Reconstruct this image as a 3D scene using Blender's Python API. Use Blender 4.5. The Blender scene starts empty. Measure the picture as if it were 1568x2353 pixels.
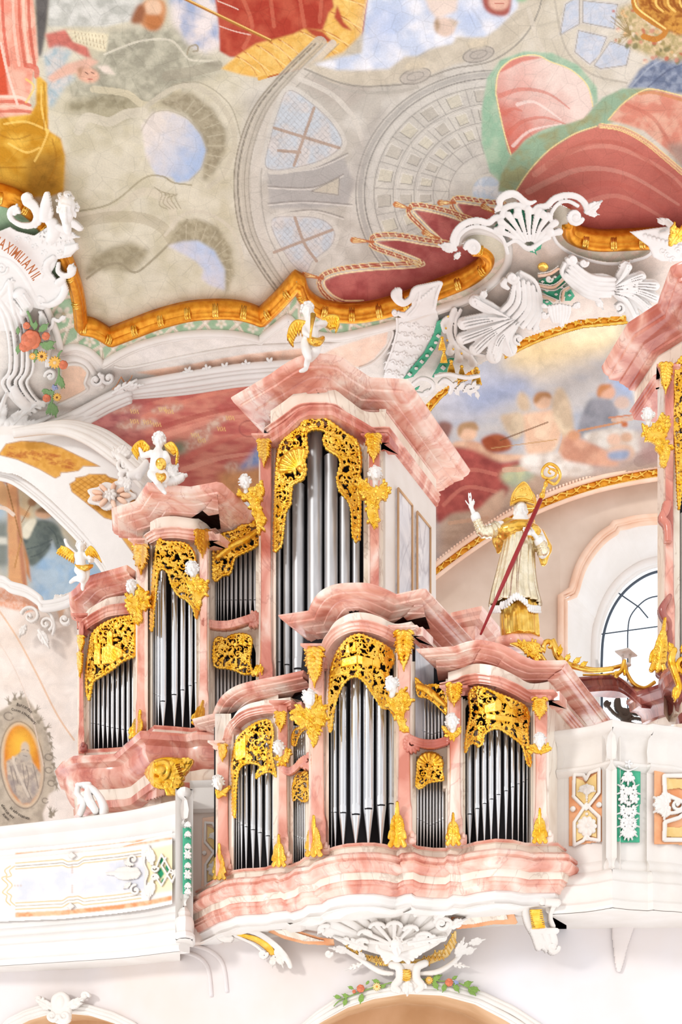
import bpy, bmesh, math, random
import numpy as np
from mathutils import Vector, Matrix
PI = math.pi
S = bpy.context.scene
C = S.collection
# ------------------------------------------------------------------ camera, sky, exposure
F = 2700.0; CX = 784.0; HZ = 2600.0; CAMZ = 1.6
cam_d = bpy.data.cameras.new('camera'); cam = bpy.data.objects.new('camera', cam_d); C.objects.link(cam)
cam.location = (0, 0, CAMZ); cam.rotation_euler = (PI/2, 0, 0)
cam_d.sensor_fit = 'VERTICAL'; cam_d.sensor_height = 36; cam_d.sensor_width = 24
cam_d.lens = F/2353*36; cam_d.shift_y = (HZ-1176.5)/2353
cam_d.clip_end = 200
S.camera = cam
S.view_settings.view_transform = 'Standard'; S.view_settings.look = 'None'
S.view_settings.gamma = 1; S.view_settings.use_curve_mapping = False
S.view_settings.exposure = 0.1
wd = bpy.data.worlds.new('daylight'); S.world = wd; wd.use_nodes = True
nt = wd.node_tree; nt.nodes.clear()
def N(nt, t, **k):
 n = nt.nodes.new(t)
 for a, b in k.items():
  if a in n.inputs.keys(): n.inputs[a].default_value = b
  else: setattr(n, a, b)
 return n
def L(nt, a, b): nt.links.new(a, b)
# bright overcast surroundings: stretched noise blotches added so the metals reflect some contrast
out = N(nt, 'ShaderNodeOutputWorld'); bg = N(nt, 'ShaderNodeBackground'); L(nt, bg.outputs[0], out.inputs[0])
tc = N(nt, 'ShaderNodeTexCoord'); mp = N(nt, 'ShaderNodeMapping'); L(nt, tc.outputs['Generated'], mp.inputs[0])
mp.inputs['Scale'].default_value = (1, 1, .45)
nz = N(nt, 'ShaderNodeTexNoise', Scale=3.2, Detail=2.0); L(nt, mp.outputs[0], nz.inputs['Vector'])
cr_ = N(nt, 'ShaderNodeValToRGB'); L(nt, nz.outputs['Fac'], cr_.inputs[0])
e = cr_.color_ramp.elements
e[0].position = .36; e[0].color = (.30, .27, .25, 1); e[1].position = .56; e[1].color = (1.42, 1.40, 1.40, 1)
sx = N(nt, 'ShaderNodeSeparateXYZ'); L(nt, tc.outputs['Generated'], sx.inputs[0])
fm = N(nt, 'ShaderNodeMapRange'); L(nt, sx.outputs['Y'], fm.inputs[0]); fm.inputs[1].default_value = .3; fm.inputs[2].default_value = .6
mxw = N(nt, 'ShaderNodeMix', data_type='RGBA'); L(nt, fm.outputs[0], mxw.inputs[0]); L(nt, cr_.outputs[0], mxw.inputs[6]); mxw.inputs[7].default_value = (1.9, 1.92, 1.95, 1)
zm = N(nt, 'ShaderNodeMapRange'); L(nt, sx.outputs['Z'], zm.inputs[0]); zm.inputs[1].default_value = -.6; zm.inputs[2].default_value = .3; zm.inputs[3].default_value = 1.45; zm.inputs[4].default_value = 1  # lower half brightened, an added floor bounce for the ceiling
zs = N(nt, 'ShaderNodeVectorMath', operation='SCALE'); L(nt, mxw.outputs[2], zs.inputs[0]); L(nt, zm.outputs[0], zs.inputs['Scale']); L(nt, zs.outputs[0], bg.inputs[0]); bg.inputs[1].default_value = 0.80
def lamp(name, typ, loc, target, energy, size=1, color=(1, 1, 1)):
 d = bpy.data.lights.new(name, typ); d.energy = energy; d.color = color
 if typ == 'SUN': d.angle = math.radians(size)
 else: d.shape = 'RECTANGLE'; d.size = size; d.size_y = size*1.4
 o = bpy.data.objects.new(name, d); C.objects.link(o); o.location = loc
 o.rotation_euler = (Vector(target)-Vector(loc)).to_track_quat('-Z', 'Y').to_euler(); return o
# daylight from the nave windows behind and left of the viewer
lamp('nave_daylight', 'SUN', (-16, 0, 16), (1, 18, 9), 1.0, 9, (1, .985, .96))
# ------------------------------------------------------------------ geometry helpers
def Wp(px, py, Y):
 """pixel + distance -> world point(s)"""
 px = np.asarray(px, float); py = np.asarray(py, float); Y = np.asarray(Y, float)+0*px
 return np.stack([(px-CX)/F*Y, Y, CAMZ+(HZ-py)/F*Y], -1)
def crv(pts, n=8, closed=False):
 """smooth curve through points (Catmull-Rom); works for any tuple size"""
 P = np.array(pts, float); m = len(P)
 if m < 3: return [tuple(P[0]*(1-t)+P[-1]*t) for t in np.linspace(0, 1, n+1)]
 out = []
 rng = range(m) if closed else range(m-1)
 for i in rng:
  if closed: p0, p1, p2, p3 = P[(i-1) % m], P[i], P[(i+1) % m], P[(i+2) % m]
  else: p0, p1, p2, p3 = P[max(i-1, 0)], P[i], P[i+1], P[min(i+2, m-1)]
  for k in range(n):
   t = k/n
   out.append(tuple(.5*((2*p1)+(-p0+p2)*t+(2*p0-5*p1+4*p2-p3)*t*t+(-p0+3*p1-3*p2+p3)*t**3)))
 if not closed: out.append(tuple(P[-1]))
 return out
def join(*cs):
 o = []
 for c in cs:
  for p in c:
   if not o or np.linalg.norm(np.array(o[-1])-np.array(p)) > 1e-6: o.append(tuple(p))
 return o
def interp(tab):
 xs = np.array([t[0] for t in tab], float); ys = np.array([t[1] for t in tab], float)
 return lambda x: np.interp(x, xs, ys)
MATS = {}
def mk(name, V, Fc, mat, parent=None, smooth=True, mi=None, col=None, auto=None):
 """link ONE mesh object; V in world space; parent = Empty/part"""
 V = np.asarray(V, float).reshape(-1, 3)
 me = bpy.data.meshes.new(name)
 org = None
 if parent is None:
  lo = V.min(0); hi = V.max(0); org = np.array([(lo[0]+hi[0])/2, (lo[1]+hi[1])/2, lo[2]])
 else: org = np.array(parent['_org'])
 V = V-org
 if isinstance(Fc, np.ndarray):
  n = len(Fc); k = Fc.shape[1]
  me.vertices.add(len(V)); me.vertices.foreach_set('co', V.astype(np.float32).ravel())
  me.loops.add(n*k); me.loops.foreach_set('vertex_index', Fc.astype(np.int32).ravel())
  me.polygons.add(n); me.polygons.foreach_set('loop_start', np.arange(0, n*k, k, dtype=np.int32))
  me.polygons.foreach_set('loop_total', np.full(n, k, np.int32)); me.update(calc_edges=True)
 else:
  me.from_pydata([tuple(v) for v in V], [], [tuple(int(i) for i in f) for f in Fc])
 mats = mat if isinstance(mat, (list, tuple)) else [mat]
 for m in mats: me.materials.append(MATS[m])
 npoly = len(me.polygons)
 if mi is not None: me.polygons.foreach_set('material_index', np.asarray(mi, np.int32))
 me.polygons.foreach_set('use_smooth', np.full(npoly, bool(smooth)))
 if col is not None:
  at = me.color_attributes.new('Col', 'FLOAT_COLOR', 'POINT')
  cc = np.ones((len(V), 4), np.float32); cc[:, :3] = col; at.data.foreach_set('color', cc.ravel())
 me.validate(); me.update()
 o = bpy.data.objects.new(name, me); C.objects.link(o)
 o['_org'] = [float(v) for v in org]
 if parent is None: o.location = org
 else: o.parent = parent
 if auto:
  try: me.set_sharp_from_angle(angle=math.radians(auto))
  except Exception: pass
 return o
def tag(o, label, cat=None, group=None, kind=None):
 if label: o['label'] = label
 if cat: o['category'] = cat
 if group: o['group'] = group
 if kind: o['kind'] = kind
 return o
def thing(name, label, cat, loc, group=None):
 o = bpy.data.objects.new(name, None); C.objects.link(o); o.location = tuple(float(v) for v in loc)
 o['_org'] = [float(v) for v in loc]; o.empty_display_size = .1
 return tag(o, label, cat, group)
def struct(o): o['kind'] = 'structure'; return o
class MB:
 """collects shapes into one mesh"""
 def __init__(s): s.V = []; s.F = []; s.M = []; s.n = 0
 def add(s, V, Fc, m=0):
  V = np.asarray(V, float).reshape(-1, 3); s.V.append(V)
  for f in Fc: s.F.append([int(i)+s.n for i in f]); s.M.append(m)
  s.n += len(V); return s
 def build(s, name, mat, parent=None, smooth=True, auto=None):
  return mk(name, np.concatenate(s.V), s.F, mat, parent, smooth, s.M, auto=auto)
 def box(s, c, d, m=0, R=None):
  v = np.array([[x, y, z] for x in (-1, 1) for y in (-1, 1) for z in (-1, 1)], float)*np.array(d)/2
  if R is not None: v = v@np.array(R).T
  return s.add(v+np.array(c), [(0, 1, 3, 2), (4, 6, 7, 5), (0, 4, 5, 1), (2, 3, 7, 6), (0, 2, 6, 4), (1, 5, 7, 3)], m)
 def ell(s, c, r, R=None, nu=14, nv=9, m=0):
  V = [(0, 0, 1)]
  for i in range(1, nv):
   a = PI*i/nv
   for j in range(nu):
    b = 2*PI*j/nu; V.append((math.sin(a)*math.cos(b), math.sin(a)*math.sin(b), math.cos(a)))
  V.append((0, 0, -1)); V = np.array(V)*np.array(r if hasattr(r, '__len__') else (r, r, r))
  if R is not None: V = V@np.array(R).T
  Fc = []
  for j in range(nu):
   Fc.append((0, 1+j, 1+(j+1) % nu)); b = 1+(nv-2)*nu
   Fc.append((len(V)-1, b+(j+1) % nu, b+j))
   for i in range(nv-2):
    a = 1+i*nu; Fc.append((a+j, a+nu+j, a+nu+(j+1) % nu, a+(j+1) % nu))
  return s.add(V+np.array(c), Fc, m)
 def tube(s, P, r, n=10, m=0, cap=True, flat=1.0, up=None):
  """swept round tube; r scalar or per point list"""
  P = np.asarray(P, float); k = len(P)
  r = np.full(k, r) if np.isscalar(r) else np.interp(np.linspace(0, 1, k), np.linspace(0, 1, len(r)), r)
  T = np.gradient(P, axis=0); T /= np.linalg.norm(T, axis=1)[:, None]+1e-12
  u = np.array(up if up is not None else (0.13, -1, .21), float); V = []
  for i in range(k):
   a = np.cross(T[i], u); a /= np.linalg.norm(a)+1e-9; b = np.cross(T[i], a)
   if up is None: u = -b*0+np.cross(a, T[i])
   for j in range(n):
    t = 2*PI*j/n; V.append(P[i]+r[i]*(math.cos(t)*a+flat*math.sin(t)*b))
  Fc = [(i*n+j, i*n+(j+1) % n, (i+1)*n+(j+1) % n, (i+1)*n+j) for i in range(k-1) for j in range(n)]
  if cap: Fc += [tuple(range(n))[::-1], tuple(range((k-1)*n, k*n))]
  return s.add(V, Fc, m)
 def lathe(s, c, prof, n=20, m=0, axis=None):
  """prof list of (r, z) relative to c; axis None = z"""
  V = [(r*math.cos(2*PI*j/n), r*math.sin(2*PI*j/n), z) for r, z in prof for j in range(n)]
  V = np.array(V)
  if axis is not None: V = V@np.array(Vector((0, 0, 1)).rotation_difference(Vector(axis)).to_matrix()).T
  k = len(prof)
  Fc = [(i*n+j, i*n+(j+1) % n, (i+1)*n+(j+1) % n, (i+1)*n+j) for i in range(k-1) for j in range(n)]
  Fc += [tuple(range(n))[::-1], tuple(range((k-1)*n, k*n))]
  return s.add(V+np.array(c), Fc, m)
def sweep(name, path, prof, mat, parent=None, mi=None, outsign=1, closeback=True, auto=38, up3=None, build=True):
 """sweep a moulding profile [(out, up)...] along 3-D points; 'out' is horizontal, to the right of travel*outsign (toward viewer)"""
 P = np.asarray(path, float); n = len(P); k = len(prof)
 keep = [0]
 for i in range(1, n):
  if np.linalg.norm(P[i]-P[keep[-1]]) > 1e-4: keep.append(i)
 P = P[keep]; n = len(P)
 D = np.diff(P[:, :2], axis=0); ln = np.linalg.norm(D, axis=1)
 for i in range(len(ln)):
  if ln[i] < 1e-5: D[i] = D[i-1] if i else (1, 0); ln[i] = np.linalg.norm(D[i])
 D /= ln[:, None]
 Nn = np.stack([D[:, 1], -D[:, 0]], 1)*outsign
 nv = []
 for i in range(n):
  a = Nn[max(i-1, 0)]; b = Nn[min(i, n-2)]; m_ = a+b; l_ = np.linalg.norm(m_)
  m_ = a if l_ < 1e-6 else m_/l_
  nv.append(m_/max(m_@a, .45))
 nv = np.array(nv)
 prof = np.array(prof, float)
 V = np.zeros((n, k, 3))
 V[:, :, :2] = P[:, None, :2]+nv[:, None, :]*prof[None, :, 0:1]
 V[:, :, 2] = P[:, None, 2]+prof[None, :, 1]
 V = V.reshape(-1, 3); Fc = []; M = []
 for i in range(n-1):
  for j in range(k-1):
   Fc.append((i*k+j, i*k+j+1, (i+1)*k+j+1, (i+1)*k+j)); M.append(mi[j] if mi else 0)
  if closeback: Fc.append((i*k+k-1, i*k, (i+1)*k, (i+1)*k+k-1)); M.append(0)
 if closeback: Fc += [tuple(range(k)), tuple(range((n-1)*k, n*k))[::-1]]; M += [0, 0]
 return mk(name, V, Fc, mat, parent, True, M, auto=auto)
def px3(pts, Yf, dY=0.0):
 """pixel polyline -> world points at distance Yf(px) + dY (points may carry own Y as third value)"""
 out = []
 for p in pts:
  Y = p[2] if len(p) > 2 else (float(Yf(p[0])) if callable(Yf) else Yf)+dY
  out.append(Wp(p[0], p[1], Y))
 return np.array(out)
def band(name, xs, yt, yb, Yf, thick, mat, parent=None, dY=0.0, rows=1, col=None, smooth=False):
 """vertical wall strip between two pixel curves, standing at distance Yf(px)+dY, with real thickness backwards"""
 xs = np.asarray(xs, float); n = len(xs)
 yt = np.array([yt(x) for x in xs]) if callable(yt) else np.full(n, float(yt)) if np.isscalar(yt) else np.asarray(yt, float)
 yb = np.array([yb(x) for x in xs]) if callable(yb) else np.full(n, float(yb)) if np.isscalar(yb) else np.asarray(yb, float)
 Y = np.array([float(Yf(x)) if callable(Yf) else Yf for x in xs])+dY
 A = Wp(xs, yt, Y); B = Wp(xs, yb, Y); A2 = A.copy(); B2 = B.copy()
 A2[:, 1] += thick; B2[:, 1] += thick
 V = np.concatenate([A, B, A2, B2]); Fc = []
 for i in range(n-1):
  Fc += [(i, n+i, n+i+1, i+1), (2*n+i, 2*n+i+1, 3*n+i+1, 3*n+i), (i, i+1, 2*n+i+1, 2*n+i), (n+i, 3*n+i, 3*n+i+1, n+i+1)]
 Fc += [(0, 2*n, 3*n, n), (n-1, 2*n-1, 4*n-1, 3*n-1)]
 return mk(name, V, Fc, mat, parent, smooth, auto=35)
# ------------------------------------------------------------------ painting canvas (frescoes: what the painter painted)
OX = 120; OY = 120
CAN = np.full((2353+240, 1568+240, 3), .75, np.float32)
rng = np.random.default_rng(4)
def s2l(c):
 c = np.asarray(c, float)/255.0
 return np.where(c <= .04045, c/12.92, ((c+.055)/1.055)**2.4)
def vnoise(h, w, sx, sy, seed=0, octv=3):
 r = np.random.default_rng(seed); o = np.zeros((h, w), np.float32); a = 1; tot = 0
 for k in range(octv):
  gx = max(2, int(w/sx)+2); gy = max(2, int(h/sy)+2); g = r.random((gy, gx)).astype(np.float32)
  yy = np.linspace(0, gy-1.001, h); xx = np.linspace(0, gx-1.001, w)
  y0 = yy.astype(int); x0 = xx.astype(int); fy = (yy-y0)[:, None]; fx = (xx-x0)[None, :]
  fy = fy*fy*(3-2*fy); fx = fx*fx*(3-2*fx)
  v = (g[y0][:, x0]*(1-fy)+g[y0+1][:, x0]*fy)*(1-fx)+(g[y0][:, x0+1]*(1-fy)+g[y0+1][:, x0+1]*fy)*fx
  o += a*v; tot += a; a *= .55; sx /= 2; sy /= 2
 return o/tot-.5
def _bb(P, pad):
 x0 = int(max(P[:, 0].min()-pad+OX, 0)); x1 = int(min(P[:, 0].max()+pad+OX+1, CAN.shape[1]))
 y0 = int(max(P[:, 1].min()-pad+OY, 0)); y1 = int(min(P[:, 1].max()+pad+OY+1, CAN.shape[0]))
 return x0, x1, y0, y1
def inside(P, X, Y):
 m = np.zeros(X.shape, bool); n = len(P)
 for i in range(n):
  x1, y1 = P[i]; x2, y2 = P[(i+1) % n]
  if y1 == y2: continue
  c = ((y1 > Y) != (y2 > Y)); t = (Y-y1)/(y2-y1)*(x2-x1)+x1
  m ^= c & (X < t)
 return m
def blur(m, r):
 r = int(r)
 if r < 1: return m
 for _ in range(2):
  for ax in (0, 1):
   c = np.cumsum(np.pad(m, [(r+1, r) if a == ax else (0, 0) for a in (0, 1)], mode='edge'), axis=ax)
   m = (c[2*r+1:]-c[:-2*r-1])/(2*r+1) if ax == 0 else (c[:, 2*r+1:]-c[:, :-2*r-1])/(2*r+1)
 return m
def pf(pts, col, fe=1, a=1.0, nz=0.0, ns=30, col2=None, grad=None, smooth=0, nsy=None):
 """paint a filled shape; col2+noise = mottled second colour; grad=(x0,y0,x1,y1) blends col->col2"""
 if smooth: pts = crv(pts, smooth, True)
 P = np.array([p[:2] for p in pts], float); x0, x1, y0, y1 = _bb(P, fe*2+2)
 if x1 <= x0 or y1 <= y0: return
 X, Y = np.meshgrid(np.arange(x0, x1)-OX+.01, np.arange(y0, y1)-OY+.01)
 m = blur(inside(P, X, Y).astype(np.float32), fe)*a
 c = s2l(col)[None, None, :]*np.ones(m.shape+(1,))
 if col2 is not None:
  if grad: gx, gy = grad[2]-grad[0], grad[3]-grad[1]; t = ((X-grad[0])*gx+(Y-grad[1])*gy)/(gx*gx+gy*gy); t = np.clip(t+vnoise(*m.shape, ns, nsy or ns, int(x0+y0))*.5, 0, 1)
  else: t = np.clip(.5+3.0*vnoise(*m.shape, ns, nsy or ns, int(x0*7+y0)), 0, 1)
  c = c*(1-t[..., None])+s2l(col2)*t[..., None]
 if nz: c = c*(1+nz*2*vnoise(*m.shape, ns, nsy or ns, int(x0*3+y0*5)))[..., None]
 r = CAN[y0:y1, x0:x1]; CAN[y0:y1, x0:x1] = r*(1-m[..., None])+c*m[..., None]
def ps(pts, w, col, a=1.0, smooth=6, w2=None, fe=.8):
 """paint a brush stroke"""
 if smooth and len(pts) > 2: pts = crv(pts, smooth)
 P = np.array([p[:2] for p in pts], float); w2 = w if w2 is None else w2
 x0, x1, y0, y1 = _bb(P, max(w, w2)+3)
 if x1 <= x0 or y1 <= y0: return
 X, Y = np.meshgrid(np.arange(x0, x1)-OX, np.arange(y0, y1)-OY); D = np.full(X.shape, -1e9)
 n = len(P)-1
 for i in range(n):
  a0 = P[i]; d = P[i+1]-a0; l2 = d@d+1e-9; t = np.clip(((X-a0[0])*d[0]+(Y-a0[1])*d[1])/l2, 0, 1)
  r = w+(w2-w)*(i+t)/n
  D = np.maximum(D, r/2-np.hypot(X-a0[0]-t*d[0], Y-a0[1]-t*d[1]))
 m = np.clip(D/fe+.5, 0, 1)*a
 r = CAN[y0:y1, x0:x1]; CAN[y0:y1, x0:x1] = r*(1-m[..., None])+s2l(col)*m[..., None]
def el(cx, cy, rx, ry, rot=0, n=32, a0=0, a1=360):
 t = np.radians(np.linspace(a0, a1, n, endpoint=(a1-a0) % 360 != 0)); c, s_ = math.cos(math.radians(rot)), math.sin(math.radians(rot))
 return [(cx+rx*math.cos(q)*c-ry*math.sin(q)*s_, cy+rx*math.cos(q)*s_+ry*math.sin(q)*c) for q in t]
def cval(px, py):
 x = np.clip(np.asarray(px)+OX, 0, CAN.shape[1]-1.01); y = np.clip(np.asarray(py)+OY, 0, CAN.shape[0]-1.01)
 x0 = x.astype(int); y0 = y.astype(int); fx = (x-x0)[..., None]; fy = (y-y0)[..., None]
 x1 = np.minimum(x0+1, CAN.shape[1]-1); y1 = np.minimum(y0+1, CAN.shape[0]-1)
 return (CAN[y0, x0]*(1-fx)+CAN[y0, x1]*fx)*(1-fy)+(CAN[y1, x0]*(1-fx)+CAN[y1, x1]*fx)*fy
def painted(name, poly, Yfun, mat='paint', parent=None, step=2.0, holes=(), thick=0.0):
 """painted surface patch: pixel polygon laid on the surface whose distance is Yfun(px,py)"""
 P = np.array([p[:2] for p in poly], float)
 xs = np.arange(P[:, 0].min(), P[:, 0].max()+step, step); ys = np.arange(P[:, 1].min(), P[:, 1].max()+step, step)
 X, Y = np.meshgrid(xs, ys); h, w = X.shape
 cxx = (X[:-1, :-1]+step/2); cyy = (Y[:-1, :-1]+step/2); k = inside(P, cxx, cyy)
 for hl in holes: k &= ~inside(np.array([p[:2] for p in hl], float), cxx, cyy)
 I = np.arange(h*w).reshape(h, w)
 q = np.stack([I[:-1, :-1], I[1:, :-1], I[1:, 1:], I[:-1, 1:]], -1)[k]
 used = np.unique(q); re = np.full(h*w, -1); re[used] = np.arange(len(used)); q = re[q]
 x = X.ravel()[used]; y = Y.ravel()[used]; Yd = Yfun(x, y)
 return mk(name, Wp(x, y, Yd), q, mat, parent, True, col=cval(x, y))
# ------------------------------------------------------------------ carved relief (height field over a surface)
class Relief:
 def __init__(s, x0, y0, x1, y1, step=1.25, col=None):
  s.x0, s.y0, s.st = x0, y0, step
  s.xs = np.arange(x0, x1+step, step); s.ys = np.arange(y0, y1+step, step)
  s.X, s.Y = np.meshgrid(s.xs, s.ys); s.H = np.full(s.X.shape, -1.0)
  s.col = np.ones(s.X.shape+(3,), np.float32)*np.array(s2l(col) if col is not None else (1, 1, 1), np.float32)
  s.cc = None
 def _w(s, P, pad):
  P = np.asarray(P); a = max(int((P[:, 0].min()-pad-s.x0)/s.st), 0); b = min(int((P[:, 0].max()+pad-s.x0)/s.st)+2, s.X.shape[1])
  c = max(int((P[:, 1].min()-pad-s.y0)/s.st), 0); d = min(int((P[:, 1].max()+pad-s.y0)/s.st)+2, s.X.shape[0])
  return slice(c, max(d, c)), slice(a, max(b, a))
 def _put(s, w, h, m):
  H = s.H[w]; up = m & (h > H); H[up] = h[up]
  if s.cc is not None: s.col[w][up] = s.cc
 def st_(s, pts, r, base=0.0, hs=1.0, sm=5, cut=False):
  """rounded stroke; r = radius or list of radii"""
  if sm and len(pts) > 2: pts = crv(pts, sm)
  P = np.array([p[:2] for p in pts], float); n = len(P)-1
  rr = np.full(n+1, float(r)) if np.isscalar(r) else np.interp(np.linspace(0, 1, n+1), np.linspace(0, 1, len(r)), r)
  w = s._w(P, rr.max()+1); X = s.X[w]; Y = s.Y[w]
  if X.size == 0: return s
  B = np.full(X.shape, -1.0)
  for i in range(n):
   a = P[i]; d = P[i+1]-a; l2 = d@d+1e-9; t = np.clip(((X-a[0])*d[0]+(Y-a[1])*d[1])/l2, 0, 1)
   q = rr[i]+(rr[i+1]-rr[i])*t; dd = (X-a[0]-t*d[0])**2+(Y-a[1]-t*d[1])**2
   B = np.maximum(B, np.where(dd < q*q, np.sqrt(np.maximum(q*q-dd, 0)), -1))
  if cut: s.H[w][B >= 0] = -1
  else: s._put(w, base+B*hs, B >= 0)
  return s
 def poly(s, pts, h, bev=0, sm=0, cut=False):
  if sm: pts = crv(pts, sm, True)
  P = np.array([p[:2] for p in pts], float); w = s._w(P, 1); X = s.X[w]; Y = s.Y[w]
  if X.size == 0: return s
  m = inside(P, X, Y)
  if cut: s.H[w][m] = -1; return s
  hh = np.full(X.shape, float(h))
  if bev:
   D = np.full(X.shape, 1e9)
   for i in range(len(P)):
    a = P[i]; d = P[(i+1) % len(P)]-a; l2 = d@d+1e-9; t = np.clip(((X-a[0])*d[0]+(Y-a[1])*d[1])/l2, 0, 1)
    D = np.minimum(D, np.hypot(X-a[0]-t*d[0], Y-a[1]-t*d[1]))
   q = np.clip(D/bev, 0, 1); hh = h*np.sqrt(1-(1-q)**2)
  s._put(w, hh, m); return s
 def dome(s, cx, cy, rx, ry=None, h=None, rot=0, base=0):
  ry = ry or rx; h = h or min(rx, ry); R = max(rx, ry); w = s._w([(cx, cy)], R); X = s.X[w]-cx; Y = s.Y[w]-cy
  c, n = math.cos(math.radians(rot)), math.sin(math.radians(rot)); u = (X*c+Y*n)/rx; v = (-X*n+Y*c)/ry; d = 1-u*u-v*v
  s._put(w, base+h*np.sqrt(np.maximum(d, 0)), d > 0); return s
 def spiral(s, cx, cy, R, turns=1.4, a0=0, dir=1, r=3, base=0, hs=1.0):
  P = []; n = int(14*turns)+6
  for i in range(n+1):
   t = i/n; a = math.radians(a0)+dir*2*PI*turns*t; q = R*(1-t)**.8+r*.3*t
   P.append((cx+q*math.cos(a), cy+q*math.sin(a)))
  s.st_(P, [r, r*.95, r*.8, r*.6], base, hs, sm=0); s.dome(cx, cy, r*1.15, h=r*1.25*hs, base=base); return s
 def leaf(s, x, y, ang, ln, wd, n=4, base=0, hs=.8, curl=0):
  """acanthus leaf from (x,y) pointing at ang degrees"""
  a = math.radians(ang); k = 9; P = []
  for i in range(k+1):
   t = i/k; aa = a+curl*t*t
   if i == 0: P.append((x, y))
   else: P.append((P[-1][0]+ln/k*math.cos(aa), P[-1][1]+ln/k*math.sin(aa)))
  for i in range(n):
   t = .12+.75*i/n; j = t*k; p = P[int(j)]; aa = a+curl*t*t; q = wd*(math.sin(PI*min(t+.18, 1))**.7)
   for sg in (-1, 1):
    b = aa+sg*(.80-.42*t); e_ = (p[0]+q*1.1*math.cos(b), p[1]+q*1.1*math.sin(b)); mid = (p[0]+.6*q*math.cos(b+sg*.35), p[1]+.6*q*math.sin(b+sg*.35))
    s.st_([p, mid, e_], [q*.3, q*.42, q*.2], base+(1 if i % 2 else 0), hs, sm=2)
  s.st_(P, [wd*.42, wd*.4, wd*.2], base+wd*.02, hs*.9, sm=0); s.st_(P, [wd*.1, wd*.1, wd*.05], base+wd*.32, hs, sm=0); return s
 def rosette(s, x, y, r, n=6, base=0, rot=0):
  for i in range(n):
   a = math.radians(rot)+2*PI*i/n; s.dome(x+.58*r*math.cos(a), y+.58*r*math.sin(a), r*.42, r*.3, r*.28, math.degrees(a), base)
  s.dome(x, y, r*.25, h=r*.4, base=base); return s
 def shell(s, x, y, R, a0, a1, n=7, r0=.12, base=0, hs=.9, rim=True, sq=1.0):
  """scallop shell: ribs fanned from (x,y)"""
  for i in range(n):
   a = math.radians(a0+(a1-a0)*(i+.5)/n); w_ = R*math.radians(abs(a1-a0))/n*.5
   P = [(x+R*t*math.cos(a), y+R*t*math.sin(a)*sq) for t in (r0, .4, .7, .95)]
   s.st_(P, [w_*.2, w_*.5, w_*.85, w_*1.08], base, hs, sm=3)
  s.dome(x, y, R*.14, h=R*.14, base=base+2); return s
 def build(s, name, mat, srf, parent=None, d=(0, -1, 0), thick=3.0, back=True, scale=1.0, usecol=False, smooth=True):
  """srf: fn(px,py)->distance; d = direction the relief stands out; heights are in pixels at that distance"""
  m = s.H >= 0
  q = m[:-1, :-1] & m[1:, :-1] & m[1:, 1:] & m[:-1, 1:]
  if not q.any(): return None
  h, w = m.shape; I = np.arange(h*w).reshape(h, w)
  Q = np.stack([I[:-1, :-1], I[1:, :-1], I[1:, 1:], I[:-1, 1:]], -1)[q]
  used = np.unique(Q); re = np.full(h*w, -1); re[used] = np.arange(len(used)); Q = re[Q]; n = len(used)
  x = s.X.ravel()[used]; y = s.Y.ravel()[used]; H = s.H.ravel()[used]*scale
  Y = srf(x, y)+0*x; B = Wp(x, y, Y); dv = np.array(d, float); dv /= np.linalg.norm(dv); pxm = (Y/F)[:, None]
  A = B+dv*(H[:, None]+thick)*pxm
  V = np.concatenate([A, B]); E = np.concatenate([Q[:, [i, (i+1) % 4]] for i in range(4)])
  k1 = E[:, 0]*n+E[:, 1]; k2 = E[:, 1]*n+E[:, 0]; bd = E[~np.isin(k1, k2)]
  side = np.stack([bd[:, 0], bd[:, 0]+n, bd[:, 1]+n, bd[:, 1]], 1)
  Fc = [Q, side]
  if back: Fc.append(Q[:, ::-1]+n)
  col = None
  if usecol: c = s.col.reshape(-1, 3)[used]; col = np.concatenate([c, c])
  return mk(name, V, np.concatenate(Fc), mat, parent, smooth, col=col)
# ------------------------------------------------------------------ materials
def newmat(name):
 m = bpy.data.materials.new(name); m.use_nodes = True; nt = m.node_tree; nt.nodes.clear()
 o = N(nt, 'ShaderNodeOutputMaterial'); p = N(nt, 'ShaderNodeBsdfPrincipled'); L(nt, p.outputs[0], o.inputs[0]); MATS[name] = m
 return m, nt, p
def lin(c): return tuple(float(v) for v in s2l(c))+(1,)
def ramp(nt, src, stops):
 r = N(nt, 'ShaderNodeValToRGB'); L(nt, src, r.inputs[0]); el_ = r.color_ramp.elements
 while len(el_) < len(stops): el_.new(.5)
 for e_, (p, c) in zip(el_, stops): e_.position = p; e_.color = lin(c)
 return r.outputs[0]
def bump(nt, p, scale, strength, dist=.02, detail=4.0):
 g = N(nt, 'ShaderNodeTexCoord'); n = N(nt, 'ShaderNodeTexNoise', Scale=scale, Detail=detail); L(nt, g.outputs['Object'], n.inputs['Vector'])
 b = N(nt, 'ShaderNodeBump', Strength=strength, Distance=dist); L(nt, n.outputs['Fac'], b.inputs['Height']); L(nt, b.outputs[0], p.inputs['Normal'])
def noise_col(nt, scale, detail, stops, stretch=(1, 1, 1), distort=0.0):
 g = N(nt, 'ShaderNodeTexCoord'); mp = N(nt, 'ShaderNodeMapping'); mp.inputs['Scale'].default_value = stretch; L(nt, g.outputs['Object'], mp.inputs[0])
 n = N(nt, 'ShaderNodeTexNoise', Scale=scale, Detail=detail, Distortion=distort); L(nt, mp.outputs[0], n.inputs['Vector'])
 return ramp(nt, n.outputs['Fac'], stops), mp
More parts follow.
